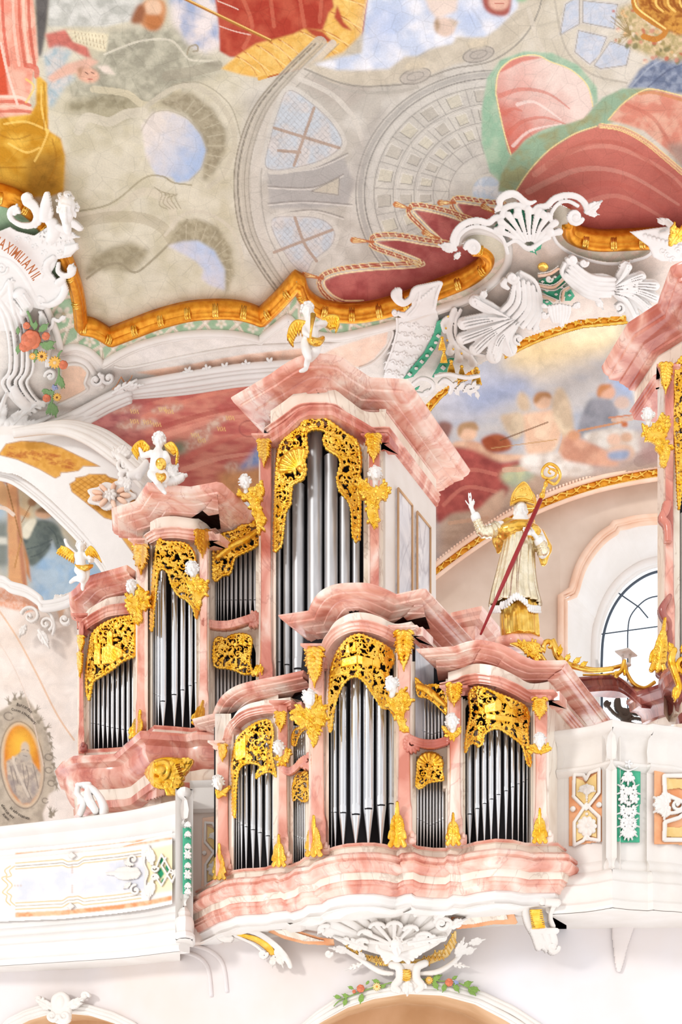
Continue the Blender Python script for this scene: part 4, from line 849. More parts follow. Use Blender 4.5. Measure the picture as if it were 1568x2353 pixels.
archin = crv([(-90, 1058), (0, 1084), (40, 1092), (90, 1125), (150, 1180), (200, 1235), (240, 1290), (245, 1330), (225, 1365)], 6)
struct(painted('wall_left', [(p[0], p[1]-4) for p in archout]+[(420, 1200), (420, 1420), (230, 1420)]+archin[::-1], yl, 'tint', step=2.0))
uq = np.array(crv([(30, 992), (90, 980), (140, 972), (182, 974), (230, 988), (267, 1008), (320, 1050), (360, 1090)], 5)); lq = np.array(crv([(30, 998), (90, 992), (130, 992), (165, 1000), (210, 1022), (262, 1060), (300, 1092), (330, 1122)], 5))
for t, r_q in ((0, .05), (.2, .06), (.42, .07), (.62, .05), (.8, .07), (1, .05)): tubeline('trim_10', [tuple(v) for v in uq*(1-t)+lq*t], lambda x, y: 20.4+0*x, r_q, 'stucco')
for o_, r_q in ((0, .045), (9, .035), (17, .05), (26, .03), (33, .04)):
 tubeline('trim_11', [(p[0]-o_*.62, p[1]+o_*.7) for p in crv([(-90, 1046), (0, 1072), (50, 1086), (110, 1130), (170, 1186), (220, 1240), (258, 1290), (262, 1320), (246, 1344), (262, 1372)], 7)], lambda x, y: 20.8+0*x, r_q, 'stuccobright')
# lunette painting: figure with a wooden cross and a sponge staff
yp = lambda x, y: 21.4+0*x
pf([(-120, 1070), (300, 1070), (300, 1420), (-120, 1420)], (170, 178, 180), 1, col2=(196, 190, 168), ns=40)
pf([(120, 1160), (230, 1220), (250, 1300), (170, 1260)], (184, 166, 136), 14); pf([(70, 1250), (240, 1290), (250, 1400), (70, 1400)], (146, 176, 204), 16, col2=(170, 190, 206), ns=30); pf([(-90, 1140), (10, 1140), (10, 1190), (-90, 1190)], (168, 188, 204), 8)
pf([(-90, 1190), (20, 1200), (20, 1300), (-90, 1320)], (128, 134, 128), 6, nz=.1); pf([(-90, 1236), (16, 1234), (18, 1250), (-90, 1252)], (214, 212, 200), 3)
pf([(40, 1110), (70, 1150), (80, 1190), (50, 1200)], (206, 184, 150), 8)
pf([(50, 1240), (52, 1210), (78, 1196), (100, 1194), (130, 1204), (144, 1230), (152, 1256), (146, 1272), (130, 1262), (118, 1236), (116, 1260), (96, 1286), (72, 1302), (56, 1280)], (110, 120, 114), 3, col2=(90, 100, 98), ns=20, smooth=4)
pf([(50, 1232), (52, 1210), (72, 1192), (84, 1196), (76, 1216), (64, 1238)], (226, 220, 200), 2, smooth=3); pf(el(100, 1180, 20, 12, 5), (206, 166, 136), 2); pf([(84, 1176), (96, 1165), (118, 1168), (128, 1180), (122, 1190), (114, 1180)], (140, 112, 86), 2, smooth=4)
for p_ in ([(60, 1262), (90, 1254), (120, 1240)], [(70, 1280), (96, 1270), (116, 1250)], [(110, 1210), (126, 1226), (134, 1250)]): ps(p_, 3, (78, 88, 88), .7)
pf([(-90, 1090), (0, 1092), (40, 1160), (70, 1180), (66, 1190), (40, 1182), (-90, 1110)], (206, 160, 116), 2, nz=.1); pf([(16, 1106), (38, 1106), (48, 1200), (62, 1348), (20, 1340)], (216, 164, 118), 2, col2=(206, 150, 108), ns=30); pf([(40, 1106), (46, 1200), (62, 1348), (52, 1345), (40, 1240)], (180, 124, 96), 2)
ps([(14, 1106), (46, 1232), (50, 1240), (34, 1300)], 3, (160, 116, 74), smooth=0); ps([(48, 1240), (34, 1304)], 4, (190, 140, 90)); ps([(50, 1200), (72, 1158)], 2, (150, 110, 76)); pf(el(74, 1154, 11, 10), (160, 122, 92), 2); pf([(52, 1240), (66, 1290), (72, 1340), (60, 1316)], (190, 130, 84), 2)
ps([(-20, 1166), (10, 1168), (30, 1182)], 9, (226, 206, 190)); pf(el(14, 1106, 7, 5), (160, 110, 110), 2)
struct(painted('wall_left', [(-90, 1040), (60, 1070), (290, 1280), (290, 1400), (100, 1400), (60, 1350), (-90, 1330)], yp, 'paint', step=2.0))
# wall below the lunette with curved moulding
pf([(-120, 1300), (260, 1300), (260, 2000), (-120, 2000)], (234, 218, 206), 1, col2=(240, 229, 221), ns=90)
pf([(-90, 1345), (0, 1348), (60, 1370), (96, 1400), (60, 1408), (20, 1398), (-90, 1370)], (232, 170, 140), 2, col2=(240, 200, 180), ns=6); pf([(136, 1382), (150, 1396), (140, 1430), (130, 1400)], (240, 200, 170), 2)
# painted medallion of a bearded man on the left wall
G1 = (168, 156, 140)
pf([(-10, 1640), (20, 1622), (30, 1604), (60, 1600), (76, 1622), (96, 1650), (108, 1680), (118, 1720), (122, 1760), (130, 1790), (126, 1816), (112, 1826), (106, 1850), (98, 1870), (104, 1900), (-60, 1920), (-60, 1700)], (196, 182, 164), 2, col2=(176, 162, 146), ns=14)
for i, (x, y, a) in enumerate(((20, 1612, -120), (34, 1602, -90), (48, 1600, -70), (84, 1632, -50), (92, 1656, -40), (108, 1672, -30), (114, 1690, 60), (118, 1712, 70), (120, 1736, 60), (124, 1760, 70), (126, 1790, 80), (130, 1806, 80), (118, 1872, -70), (124, 1868, -60), (116, 1864, -100))):
 for k in range(3): b = math.radians(a+(k-1)*28); ps([(x-6*math.cos(b), y-6*math.sin(b)), (x+11*math.cos(b), y+13*math.sin(b))], 4.5, (150, 138, 122), .85, w2=1)
for x, y, r in ((20, 1646, 11), (112, 1740, 9), (118, 1800, 8), (104, 1840, 7), (112, 1770, 8)): ps(el(x, y, r, r*.8, 20, 14, 0, 300), 2.5, (120, 108, 98), .7)
ps(el(51, 1758, 50, 100, -6, 60), 3, (120, 108, 100), .8, smooth=0); pf(el(51, 1758, 48, 98, -6, 60), (214, 188, 160), 2); pf(el(51, 1757, 41, 91, -6, 60), (224, 140, 52), 2, col2=(212, 120, 40), ns=12); pf(el(50, 1718, 28, 46, -6), (240, 184, 70), 14)
pf([(14, 1750), (40, 1734), (52, 1726), (70, 1734), (76, 1752), (96, 1780), (90, 1820), (70, 1846), (50, 1848), (30, 1822), (16, 1790)], (206, 190, 172), 2, col2=(170, 156, 146), ns=12); pf(el(58, 1722, 10, 18, -4), (208, 188, 166), 2); pf([(46, 1728), (50, 1744), (62, 1752), (70, 1738), (66, 1730)], (190, 178, 166), 2)
for p_ in ([(50, 1724), (56, 1722)], [(62, 1724), (66, 1726)], [(54, 1736), (62, 1738)], [(36, 1742), (34, 1770), (42, 1800)], [(52, 1756), (58, 1800), (72, 1836)], [(76, 1756), (84, 1790), (88, 1812)], [(24, 1762), (30, 1790), (36, 1820)], [(60, 1760), (66, 1790), (60, 1820)]): ps(p_, 2, (124, 112, 108), .75)
ps([(30, 1740), (38, 1770), (66, 1830)], 6, (220, 206, 190), .7); pf([(18, 1792), (34, 1796), (36, 1830), (26, 1816)], (150, 138, 136), 3, a=.8); pf([(72, 1790), (84, 1800), (78, 1834), (70, 1820)], (150, 140, 142), 4, a=.7)
ps([(-40, 1350), (30, 1450), (80, 1540), (130, 1640), (170, 1700)], 4, (228, 190, 160), .9); ps([(-90, 1380), (0, 1480), (60, 1600), (100, 1760)], 2.5, (228, 208, 194), .8)
struct(painted('wall_left', [(-90, 1330), (20, 1345), (60, 1352), (100, 1388), (160, 1360), (230, 1380), (330, 1500), (330, 2000), (-90, 2000)], lambda x, y: 20.9+0*x, 'paint', step=1.6))
for o_, r_q in ((0, .05), (8, .035), (15, .05)): tubeline('trim_12', crv([(-90, 1322+o_), (0, 1328+o_), (26, 1342+o_), (60, 1352+o_), (90, 1372+o_), (102, 1386+o_), (160, 1372+o_), (200, 1330+o_)], 7), lambda x, y: 20.6+0*x, r_q, 'stuccobright')
# ------------------------------------------------------------------ organ building kit
SIDE = np.array([.444, .896, 0])      # the depth direction of the organ cases
def pz(pts, z):
 """pixel trace of a level edge at height z above the eye -> world points"""
 return np.array([Wp(p[0], p[1], z*F/(HZ-p[1])) for p in pts])
def pY(pts, Yf, d=0): return np.array([Wp(p[0], p[1], float(Yf(p[0]))+d) for p in pts])
def entab(par, path, q, dz, fh, ah, aq=.08, back=.25, fr='cream', ar='pink', co='pink', outsign=1, inner=None):
 """cornice, frieze and architrave hanging from the traced outer top edge"""
 c = [(-back-q, .0), (-.02, .01), (0, 0), (0, -.10*dz), (-.02*q, -.16*dz), (-.05*q, -.30*dz), (-.13*q, -.40*dz), (-.2*q, -.44*dz), (-.21*q, -.56*dz), (-.24*q, -.60*dz), (-.52*q, -.63*dz), (-.54*q, -.72*dz), (-.66*q, -.78*dz), (-.74*q, -.88*dz), (-.8*q, -.90*dz), (-.82*q, -1.0*dz), (-q-.0, -1.02*dz), (-back-q, -1.02*dz)]
 sweep('cornice', path, c, co, par, outsign=outsign)
 if inner is not None:
  tr, Yf, d, ex = inner; path = pY(crv(tr, 5), Yf, -d); path = np.concatenate([[path[0]+SIDE*.3], path, [path[-1]+SIDE*ex]]); q = 0; back = .2; dz = 0
 f = [(-q-back, -dz), (-q, -dz), (-q, -dz-fh), (-q-back, -dz-fh)]
 sweep('frieze', path, f, fr, par, outsign=outsign)
 z = -dz-fh; a = [(-q-back, z), (-q+aq, z), (-q+aq, z-.12*ah), (-q+aq*.6, z-.2*ah), (-q+aq*.6, z-.5*ah), (-q+aq*.35, z-.55*ah), (-q+aq*.35, z-.8*ah), (-q+aq*.1, z-.92*ah), (-q+aq*.1, z-ah), (-q-back, z-ah)]
 sweep('architrave', path, a, ar, par, outsign=outsign)
def pipe(px, w, mouth, bot, top, Y, label, group, mat='tin', showmouth=True, lw=1.0):
 s = Y/F; r = w*s/2; base = Wp(px, bot, Y); X = base[0]; z0 = base[2]; zm = float(Wp(px, mouth, Y)[2]); zt = float(Wp(px, top, Y)[2])
 t = thing('organ_pipe', label, 'organ pipe', base, group); n = 18 if w > 8 else 12
 b = MB(); b.lathe((X, Y, 0), [(r*.96, zm+.0), (r, zm+r*.15), (r, zt-.02), (r*1.02, zt-.02), (r*1.02, zt), (r*.9, zt)], n); b.build('body', mat, t, auto=50)
 b = MB(); b.lathe((X, Y, 0), [(r*.16, z0), (r*.22, z0+r*.2), (r*.96, zm-r*.35), (r*.98, zm-.0)], n); b.build('foot', mat, t, auto=50)
 if showmouth:
  b = MB(); k = 9; h = 2.0*r*lw; V = []; a0 = 1.02
  for i in range(k+1):
   u = i/k; zz = zm+h*(u); ww = .62*math.sqrt(max(0, 1-max(0, (u-.55)/.45)**2)) if u > .55 else .62
   for j in range(7):
    a = (j/6-.5)*2*ww*1.15; V.append((X+r*1.03*math.sin(a), Y-r*1.03*math.cos(a)*.92-r*.05, zz))
  Fc = [(i*7+j, i*7+j+1, (i+1)*7+j+1, (i+1)*7+j) for i in range(k) for j in range(6)]
  b.add(V, Fc, 0); cut = r*.22
  V = []
  for zz in (zm-cut, zm+cut*.2):
   for j in range(7): a = (j/6-.5)*1.5; V.append((X+r*1.05*math.sin(a), Y-r*1.05*math.cos(a)-.002, zz))
  b.add(V, [(j, j+1, 8+j, 7+j) for j in range(6)], 1)
  b.build('mouth', [mat, 'dark'], t)
 return t
ORD = ['first', 'second', 'third', 'fourth', 'fifth', 'sixth', 'seventh', 'eighth', 'ninth', 'tenth', 'eleventh', 'twelfth', 'thirteenth', 'fourteenth']
def pipes(data, mouthf, botf, topf, Yf, dY, where, mat='tin', showmouth=True):
 """data: [(px, width)] left to right"""
 for i, (x, w) in enumerate(data):
  e_ = 'wide' if w > 11 else 'slender' if w > 5.5 else 'very thin'
  pipe(x, w, mouthf(x), botf(x), topf(x), float(Yf(x))+dY, f'{e_} silvery pipe, {ORD[i]} from left, {where}', 'pipes of the '+where, mat, showmouth)
def pilaster(par, x0, x1, yt, yb, Yf, prot=.10, mat='pink', edge='cream', cap=True, panel=True, volute=True, side=1):
 """pilaster: edge strip + raised panel with swelling foot, capital and side volutes"""
 Y = (lambda x: float(Yf((x0+x1)/2))-prot)
 band('pilaster', np.array([x0, x1]), yt, yb, Y, .3, edge, par)
 w = x1-x0; n = 26; ys = np.linspace(yt+8, yb-2, n)
 if panel:
  s = Y(0)/F; prof = []
  for i, y in enumerate(ys):
   u = i/(n-1); bul = .0
   if u > .82: bul = .16*math.sin((u-.82)/.18*PI*.9)
   if u < .22: bul = .07*math.sin(u/.22*PI)
   hw = .40+(.10 if u > .80 else 0)-(0.05*math.sin((u-.2)/.6*PI) if .2 < u < .8 else 0)
   prof.append((y, bul, hw))
  V = []; xc = (x0+x1)/2
  for y, bul, hw in prof:
   for k, (a, d) in enumerate(((-hw, 0), (-hw, .05), (-hw+.06, .07), (hw-.06, .07), (hw, .05), (hw, 0))): V.append(Wp(xc+a*w, y, Y(0)-d-bul*.8*(1 if d else 0)))
  Fc = [(i*6+j, i*6+j+1, i*6+6+j+1, i*6+6+j) for i in range(n-1) for j in range(5)]+[tuple(range(6))[::-1], tuple(range((n-1)*6, n*6))]
  mk('pilaster_panel', V, Fc, mat, par, True, auto=40)
 if cap:
  P = pY([(x0-4, yt), (x1+4, yt)], Y, -.04); P = np.array([P[0]+SIDE*.15, P[0], P[1], P[1]+SIDE*.15])
  sweep('capital', P, [(-.3, 0), (.05, 0), (.05, -.03), (.01, -.06), (.01, -.09), (-.01, -.11), (-.3, -.11)], mat, par)
 if volute:
  m = MB()
  for xx in ((x1-1,) if side > 0 else (x0+1,)):
   c = Wp(xx, yb-14, Y(0)-.12); P = [c+np.array([0, -.085*(1-t)*math.cos(t*9), .085*(1-t)*math.sin(t*9)]) for t in np.linspace(0, .95, 26)]
   m.tube(P, [.028, .024, .012], n=8, up=(1, 0, 0)); m.lathe(c-np.array([.05, 0, 0]), [(.02, 0), (.06, 0), (.07, .03), (.06, .1), (.02, .1)], 16, axis=(1, 0, 0))
  m.build('volute', 'darkrose' if mat == 'rose' else mat, par)
def gold_relief(par, name, R, Yf, dY, mat='gold', thick=4, back=True, d=(-.15, -1, -.1), label=None, scale=1):
 o = R.build(name, mat, lambda x, y: Yf(x)+dY, par, d, thick, back, scale)
 if o and label: o['label'] = label
 return o
def leaf_part(par, x, y, h, w, Yf, dY, name='acanthus_leaf', tilt=0, n=6):
 """gilded acanthus standing on the ledge, base at (x,y)"""
 R = Relief(x-w*1.1, y-h*1.1, x+w*1.1, y+6, .9)
 R.leaf(x, y, -90+tilt, h*.95, w*.52, n, 2, .9); R.st_([(x-w*.42, y), (x-w*.2, y-h*.2), (x, y-h*.35)], [w*.2, w*.14, w*.06], 1); R.st_([(x+w*.42, y), (x+w*.2, y-h*.2), (x, y-h*.35)], [w*.2, w*.14, w*.06], 1)
 R.st_([(x-w*.5, y-h*.16), (x-w*.4, y-h*.3), (x-w*.1, y-h*.42)], [w*.12, w*.13, w*.05], 2); R.st_([(x+w*.5, y-h*.16), (x+w*.4, y-h*.3), (x+w*.1, y-h*.42)], [w*.12, w*.13, w*.05], 2)
 return gold_relief(par, name, R, Yf, dY, thick=5)
def drop_part(par, x, y, h, w, Yf, dY, name='gilded_drop'):
 """gilded capital ornament: cluster of leaves hanging to a point, top centre at (x,y)"""
 R = Relief(x-w, y-h*.1, x+w, y+h*1.1, .9)
 r = random.Random(int(x+y))
 for i in range(9):
  u = i/8; ww = w*.5*(.95-.80*u**2.6); yy = y+h*(.08+.8*u)
  for sg in (-1, 1): R.dome(x+sg*ww*.5, yy, ww*.5, h*.07, ww*.55, sg*30, r.uniform(2, 5)); R.leaf(x+sg*ww*.3, yy-h*.04, 90-sg*r.uniform(20, 70), ww*1.0, ww*.4, 2, r.uniform(2, 5))
  R.dome(x+r.uniform(-.1, .1)*w, yy+h*.03, ww*.36, h*.06, ww*.5, 0, 5)
 R.spiral(x-w*.28, y+h*.1, w*.24, 1.2, 200, 1, w*.09, 4); R.spiral(x+w*.28, y+h*.1, w*.24, 1.2, -20, -1, w*.09, 4); R.dome(x, y+h*.06, w*.2, h*.08, w*.22, 0, 6); R.st_([(x, y+h*.8), (x, y+h)], [w*.1, w*.03], 3)
 return gold_relief(par, name, R, Yf, dY, thick=5)
def openwork(poly, seed=1, sc=10, dens=1.0, border=3.2, step=1.0, castle=None, lower=None, extra=None, smooth=5):
 """gilded pierced carving filling a traced outline"""
 O = crv(poly, smooth, True) if smooth else poly; P = np.array([p[:2] for p in O]); x0, y0 = P.min(0)-8; x1, y1 = P.max(0)+8
 R = Relief(x0, y0, x1, y1, step); r = random.Random(seed)
 big = inside(P, R.X, R.Y)
 pts = []; area = abs(sum(P[i][0]*P[(i+1) % len(P)][1]-P[(i+1) % len(P)][0]*P[i][1] for i in range(len(P)))/2)
 tgt = int(area/(sc*sc*1.45)*dens); tries = 0
 while len(pts) < tgt and tries < tgt*60:
  tries += 1; x = r.uniform(x0, x1); y = r.uniform(y0, y1); ix = int((x-x0)/step); iy = int((y-y0)/step)
  if not (0 <= iy < big.shape[0] and 0 <= ix < big.shape[1]) or not big[iy, ix]: continue
  if any((x-a)**2+(y-b)**2 < (sc*1.02)**2 for a, b in pts): continue
  pts.append((x, y))
 for k, (x, y) in enumerate(pts):
  t = r.random(); a = r.uniform(0, 360); s_ = sc*r.uniform(.75, 1.15)
  if t < .45: R.spiral(x, y, s_*.95, r.uniform(.8, 1.2), a, r.choice((-1, 1)), s_*.23, 1); R.leaf(x+s_*.9*math.cos(math.radians(a)), y+s_*.9*math.sin(math.radians(a)), a+r.uniform(60, 120), s_*1.3, s_*.4, 3, 0)
  elif t < .8: R.leaf(x, y, a, s_*1.6, s_*.55, 3, 1); R.leaf(x, y, a+r.uniform(120, 200), s_*1.2, s_*.45, 3, 0)
  else: R.rosette(x, y, s_*.8, 6, 1, a); R.leaf(x, y, a, s_*1.5, s_*.4, 3, 0)
 for i in range(len(pts)):
  d = sorted(range(len(pts)), key=lambda j: (pts[j][0]-pts[i][0])**2+(pts[j][1]-pts[i][1])**2)[1:3]
  for j in d:
   mx, my = (pts[i][0]+pts[j][0])/2+r.uniform(-3, 3), (pts[i][1]+pts[j][1])/2+r.uniform(-3, 3); R.st_([pts[i], (mx, my), pts[j]], [sc*.16, sc*.11, sc*.16], 0, sm=3)
 if castle:
  for pl, h in castle: R.poly(pl, h, 1.2)
 if extra: extra(R, r)
 R.H[~big] = -1
 R.st_([tuple(p) for p in P]+[tuple(P[0])], border, 1, sm=0)
 L_ = np.r_[0, np.cumsum(np.hypot(*np.diff(P, axis=0).T))]
 for s_ in np.arange(0, L_[-1], sc*.95):
  x = np.interp(s_, L_, P[:, 0]); y = np.interp(s_, L_, P[:, 1]); R.dome(x, y, border*1.5, h=border*1.4, base=1)
 return R
def shade(par, poly, Yf, dY, label=None, **k):
 R = openwork(poly, **k); return gold_relief(par, 'pipe_shade', R, Yf, dY, label=label, thick=4, d=(-.1, -1, -.1))
def spandrel(par, xs, yt, arch, Yf, mat='cream', dY=0): return band('case_front', xs, yt, arch, Yf, .12, mat, par, dY+.06)
# ------------------------------------------------------------------ choir organ in the gallery front
Yc = interp([(430, 17.0), (484, 16.28), (539, 15.5), (613, 15.32), (657, 15.1), (701, 14.75), (740, 14.46), (760, 14.28), (785, 14.12), (834, 14.02), (882, 14.08), (911, 14.2), (947, 14.14), (995, 14.28), (1028, 14.26), (1066, 14.16), (1098, 14.0), (1139, 13.9), (1177, 14.0), (1219, 14.2), (1267, 14.27), (1300, 14.3)])
co = thing('choir_organ_case', 'smaller pink marbled organ case set into the gallery front, with three towers of bright pipes', 'organ', Wp(850, 2035, 14.0))
base_tr = [(484, 2028), (500, 2018), (521, 2010), (539, 2000), (563, 1996), (590, 1995), (613, 1993), (622, 1989), (657, 1984), (666, 1988), (691, 1979), (703, 1969), (736, 1964), (750, 1953), (773, 1945), (800, 1939), (834, 1937), (860, 1937), (882, 1940), (900, 1945), (911, 1946), (930, 1939), (947, 1937), (957, 1944), (995, 1949), (1027, 1949), (1040, 1941), (1066, 1943), (1080, 1939), (1098, 1934), (1139, 1928), (1177, 1930), (1205, 1937), (1222, 1937), (1280, 1937)]
bp = list(pY(base_tr, Yc)); bp = [bp[0]+np.array([-.35, .75, 0])]+bp; e_ = bp[-1]; bp = bp+[e_+SIDE*1.7]
bprof = [(-.3, .0), (.02, 0), (.035, -.02), (.02, -.04), (.0, -.05), (.01, -.12), (.07, -.125), (.13, -.14), (.165, -.17), (.17, -.21), (.14, -.235), (.145, -.255), (.19, -.26), (.2, -.29), (.17, -.335), (.12, -.365), (.09, -.37), (.08, -.455), (.06, -.46), (.065, -.50), (.04, -.51), (.045, -.535), (.02, -.55), (.0, -.60), (-.3, -.60)]
bmi = [0, 0, 0, 1, 1]+[0]*11+[1]+[0]*7
sweep('base_moulding', bp, bprof, ['pink', 'cream'], co, mi=bmi+[0]*(len(bprof)-1-len(bmi)))
sweep('console_moulding', bp, [(-.4, -.58), (-.03, -.58), (-.02, -.63), (-.05, -.66), (-.06, -.70), (-.09, -.72), (-.1, -.75), (-.3, -.76)], 'stuccobright', co)
bq_ = np.array(bp); n_ = len(bq_); px_ = CX+bq_[:, 0]/bq_[:, 1]*F; yb_ = np.maximum(lowY(px_)+.1, bq_[:, 1]+.3)
mk('console_soffit', np.concatenate([bq_+np.array([0, .08, -.745]), np.stack([(px_-CX)/F*yb_, yb_, bq_[:, 2]-.745], 1)]), [(i, i+1, n_+i+1, n_+i) for i in range(n_-1)], 'stucco', co, False)
# near-black sheet behind the pipes, the case's inner shade put in its colour
band('dark_backing', np.linspace(492, 1262, 60), lambda x: float(np.interp(x, [492, 600, 700, 701, 975, 976, 1262], [1650, 1590, 1590, 1400, 1400, 1520, 1530])), lambda x: float(np.interp(x, [492, 600, 830, 1262], [2030, 2015, 1975, 1975])), Yc, .05, 'dark', co, dY=.42)
# bays: jambs, spandrels
def jamb(par, x0, x1, yt, yb, Yf, mat='cream', dY=.02, name='case_front'): return band(name, np.array([x0, x1], float), yt, yb, Yf, .35, mat, par, dY)
bl = interp([(p[0], p[1]) for p in base_tr])
# pilasters  (x0,x1,top,bottom)
for x0, x1, yt, sd in ((496, 530, 1704, 1), (637, 664, 1612, 1), (710, 750, 1482, 1), (911, 948, 1440, 1), (1029, 1064, 1578, 1), (1226, 1262, 1588, 1)):
 pilaster(co, x0, x1, yt, float(bl((x0+x1)/2))+2, Yc, .10, 'pink', side=sd)
jamb(co, 494, 531, 1640, 1712, Yc); jamb(co, 526, 537, 1680, 2006, Yc); jamb(co, 628, 640, 1640, 1990, Yc); jamb(co, 660, 674, 1640, 1984, Yc); jamb(co, 748, 756, 1520, 1956, Yc); jamb(co, 906, 914, 1500, 1946, Yc); jamb(co, 946, 957, 1520, 1944, Yc); jamb(co, 1025, 1033, 1560, 1948, Yc); jamb(co, 1062, 1070, 1580, 1944, Yc); jamb(co, 1221, 1229, 1600, 1936, Yc)
# entablatures of the three towers
entab(co, join([tuple(v) for v in [pz([(442, 1652)], 5.80)[0]+np.array([-.0, .5, 0])]], [tuple(v) for v in pz([(442, 1652), (489, 1640)], 5.80)], [tuple(v) for v in pz(crv([(489, 1640), (497, 1619), (512, 1597), (540, 1577), (578, 1565), (640, 1553), (698, 1540)], 5), 5.80)], [tuple(pz([(700, 1540)], 5.80)[0]+SIDE*.5)]), .32, .12, .09, .085, back=.3, inner=([(526, 1683), (531, 1659), (546, 1634), (568, 1619), (598, 1611), (637, 1606), (668, 1602)], Yc, .05, .4))
entab(co, join([tuple(pz([(640, 1413)], 6.366)[0]+SIDE*.8)], [tuple(v) for v in pz([(640, 1413), (709, 1403)], 6.366)], [tuple(v) for v in pz(crv([(709, 1403), (718, 1382), (737, 1358), (769, 1343), (808, 1339), (847, 1340), (879, 1350), (911, 1365)], 5), 6.366)], [tuple(v) for v in pz([(966, 1353), (980, 1353)], 6.366)], [tuple(pz([(980, 1353)], 6.366)[0]+SIDE*2.2)]), .40, .15, .12, .11, back=.35, inner=([(744, 1496), (748, 1476), (757, 1448), (775, 1425), (807, 1409), (841, 1408), (875, 1418), (908, 1433), (946, 1428)], Yc, .07, 1.8))
rt = lambda P: [tuple(Wp(x, y, float(np.interp(x, [957, 1043, 1104, 1171, 1232, 1303], [13.86, 13.8, 13.64, 13.72, 13.92, 13.95])))) for x, y in P]
entab(co, join([tuple(np.array(rt([(957, 1491)])[0])+SIDE*.9)], rt([(957, 1491), (1000, 1488), (1043, 1485)]), rt(crv([(1043, 1485), (1062, 1478), (1080, 1473), (1104, 1470), (1142, 1477), (1171, 1488), (1203, 1507), (1232, 1518)], 5)), rt([(1299, 1517), (1303, 1520)]), [tuple(np.array(rt([(1303, 1520)])[0])+SIDE*2.2)]), .34, .125, .14, .10, back=.35, inner=([(1030, 1545), (1054, 1538), (1079, 1528), (1104, 1525), (1142, 1532), (1181, 1550), (1219, 1570), (1262, 1566)], Yc, .05, 1.8))
# spandrels (arched heads)
spandrel(co, np.linspace(528, 640, 30), lambda x: float(np.interp(x, [528, 545, 570, 640], [1660, 1636, 1620, 1596])), lambda x: float(np.interp(x, [528, 536, 545, 560, 580, 600, 615, 626, 632, 640], [1740, 1720, 1700, 1682, 1668, 1658, 1654, 1662, 1690, 1700])), Yc, dY=.03)
spandrel(co, np.linspace(750, 912, 40), lambda x: float(np.interp(x, [750, 790, 830, 870, 912], [1470, 1440, 1430, 1436, 1450])), lambda x: float(np.interp(x, [750, 760, 775, 800, 825, 850, 875, 895, 905, 912], [1560, 1520, 1488, 1466, 1458, 1466, 1480, 1500, 1530, 1560])), Yc, dY=.03)
spandrel(co, np.linspace(1062, 1228, 40), lambda x: float(np.interp(x, [1062, 1110, 1150, 1228], [1560, 1548, 1556, 1592])), lambda x: float(np.interp(x, [1062, 1074, 1080, 1095, 1110, 1130, 1160, 1190, 1210, 1220, 1228], [1640, 1620, 1592, 1578, 1580, 1590, 1600, 1616, 1628, 1650, 1700])), Yc, dY=.03)
# right end wall of the case and the left tower side
m = MB(); a = Wp(1262, 1600, 14.27); b = a+SIDE*2.0; z0 = Wp(1262, 1945, 14.27)[2]; z1 = Wp(1262, 1560, 14.27)[2]
m.add([(a[0], a[1], z0), (b[0], b[1], z0), (b[0], b[1], z1), (a[0], a[1], z1), (a[0]-.1, a[1]+.05, z0), (b[0]-.1, b[1]+.05, z0), (b[0]-.1, b[1]+.05, z1), (a[0]-.1, a[1]+.05, z1)], [(0, 1, 2, 3), (7, 6, 5, 4), (0, 4, 5, 1), (3, 2, 6, 7)]); m.build('side_wall', 'cream', co, False)
m = MB(); a = Wp(955, 1500, 14.16); b = a+SIDE*1.6; z0 = Wp(955, 1700, 14.16)[2]; z1 = Wp(955, 1445, 14.16)[2]
m.add([(a[0], a[1], z0), (b[0], b[1], z0), (b[0], b[1], z1), (a[0], a[1], z1), (a[0]-.1, a[1]+.05, z0), (b[0]-.1, b[1]+.05, z0), (b[0]-.1, b[1]+.05, z1), (a[0]-.1, a[1]+.05, z1)], [(0, 1, 2, 3), (7, 6, 5, 4), (0, 4, 5, 1), (3, 2, 6, 7)]); m.build('side_wall', 'greymarble', co, False)
# scroll bars crossing the two narrow flats
def scrollbar(par, P, r, cx, cy, R, Yf, dY, ang, mat='pink'):
 Q = Relief(min(p[0] for p in P)-R, min(p[1] for p in P)-R*2.2, max(p[0] for p in P)+R*1.6, max(p[1] for p in P)+R*2.2, 1.0)
 Q.st_(P, r, 2); Q.st_([(x, y-r*.9) for x, y in P], r*.4, r*.6+2); Q.st_([(x, y+r*.9) for x, y in P], r*.4, r*.6+2)
 for k in range(9):
  a = math.radians(ang-110+k*27); Q.dome(cx+R*.75*math.cos(a), cy+R*.75*math.sin(a), R*.42, R*.26, R*.3, math.degrees(a), 1)
 Q.spiral(cx, cy, R*.6, 1.2, ang+180, 1, R*.17, 5)
 return gold_relief(par, 'scroll_bar', Q, Yf, dY, mat=mat, thick=14)
scrollbar(co, [(655, 1772), (668, 1776), (682, 1768), (692, 1756), (704, 1748)], 7, 708, 1752, 18, Yc, -.08, 30, 'rose')
scrollbar(co, [(948, 1704), (970, 1712), (1000, 1714), (1030, 1706)], 8, 948, 1712, 20, Yc, -.08, 150, 'rose')
band('case_front', np.array([672, 710.]), lambda x: 1772, lambda x: 1790, Yc, .2, 'cream', co, .04); band('case_front', np.array([955, 1031.]), 1716, 1738, Yc, .2, 'cream', co, .04)
jamb(co, 702, 712, 1600, 1970, Yc); jamb(co, 1018, 1031, 1722, 1812, Yc)
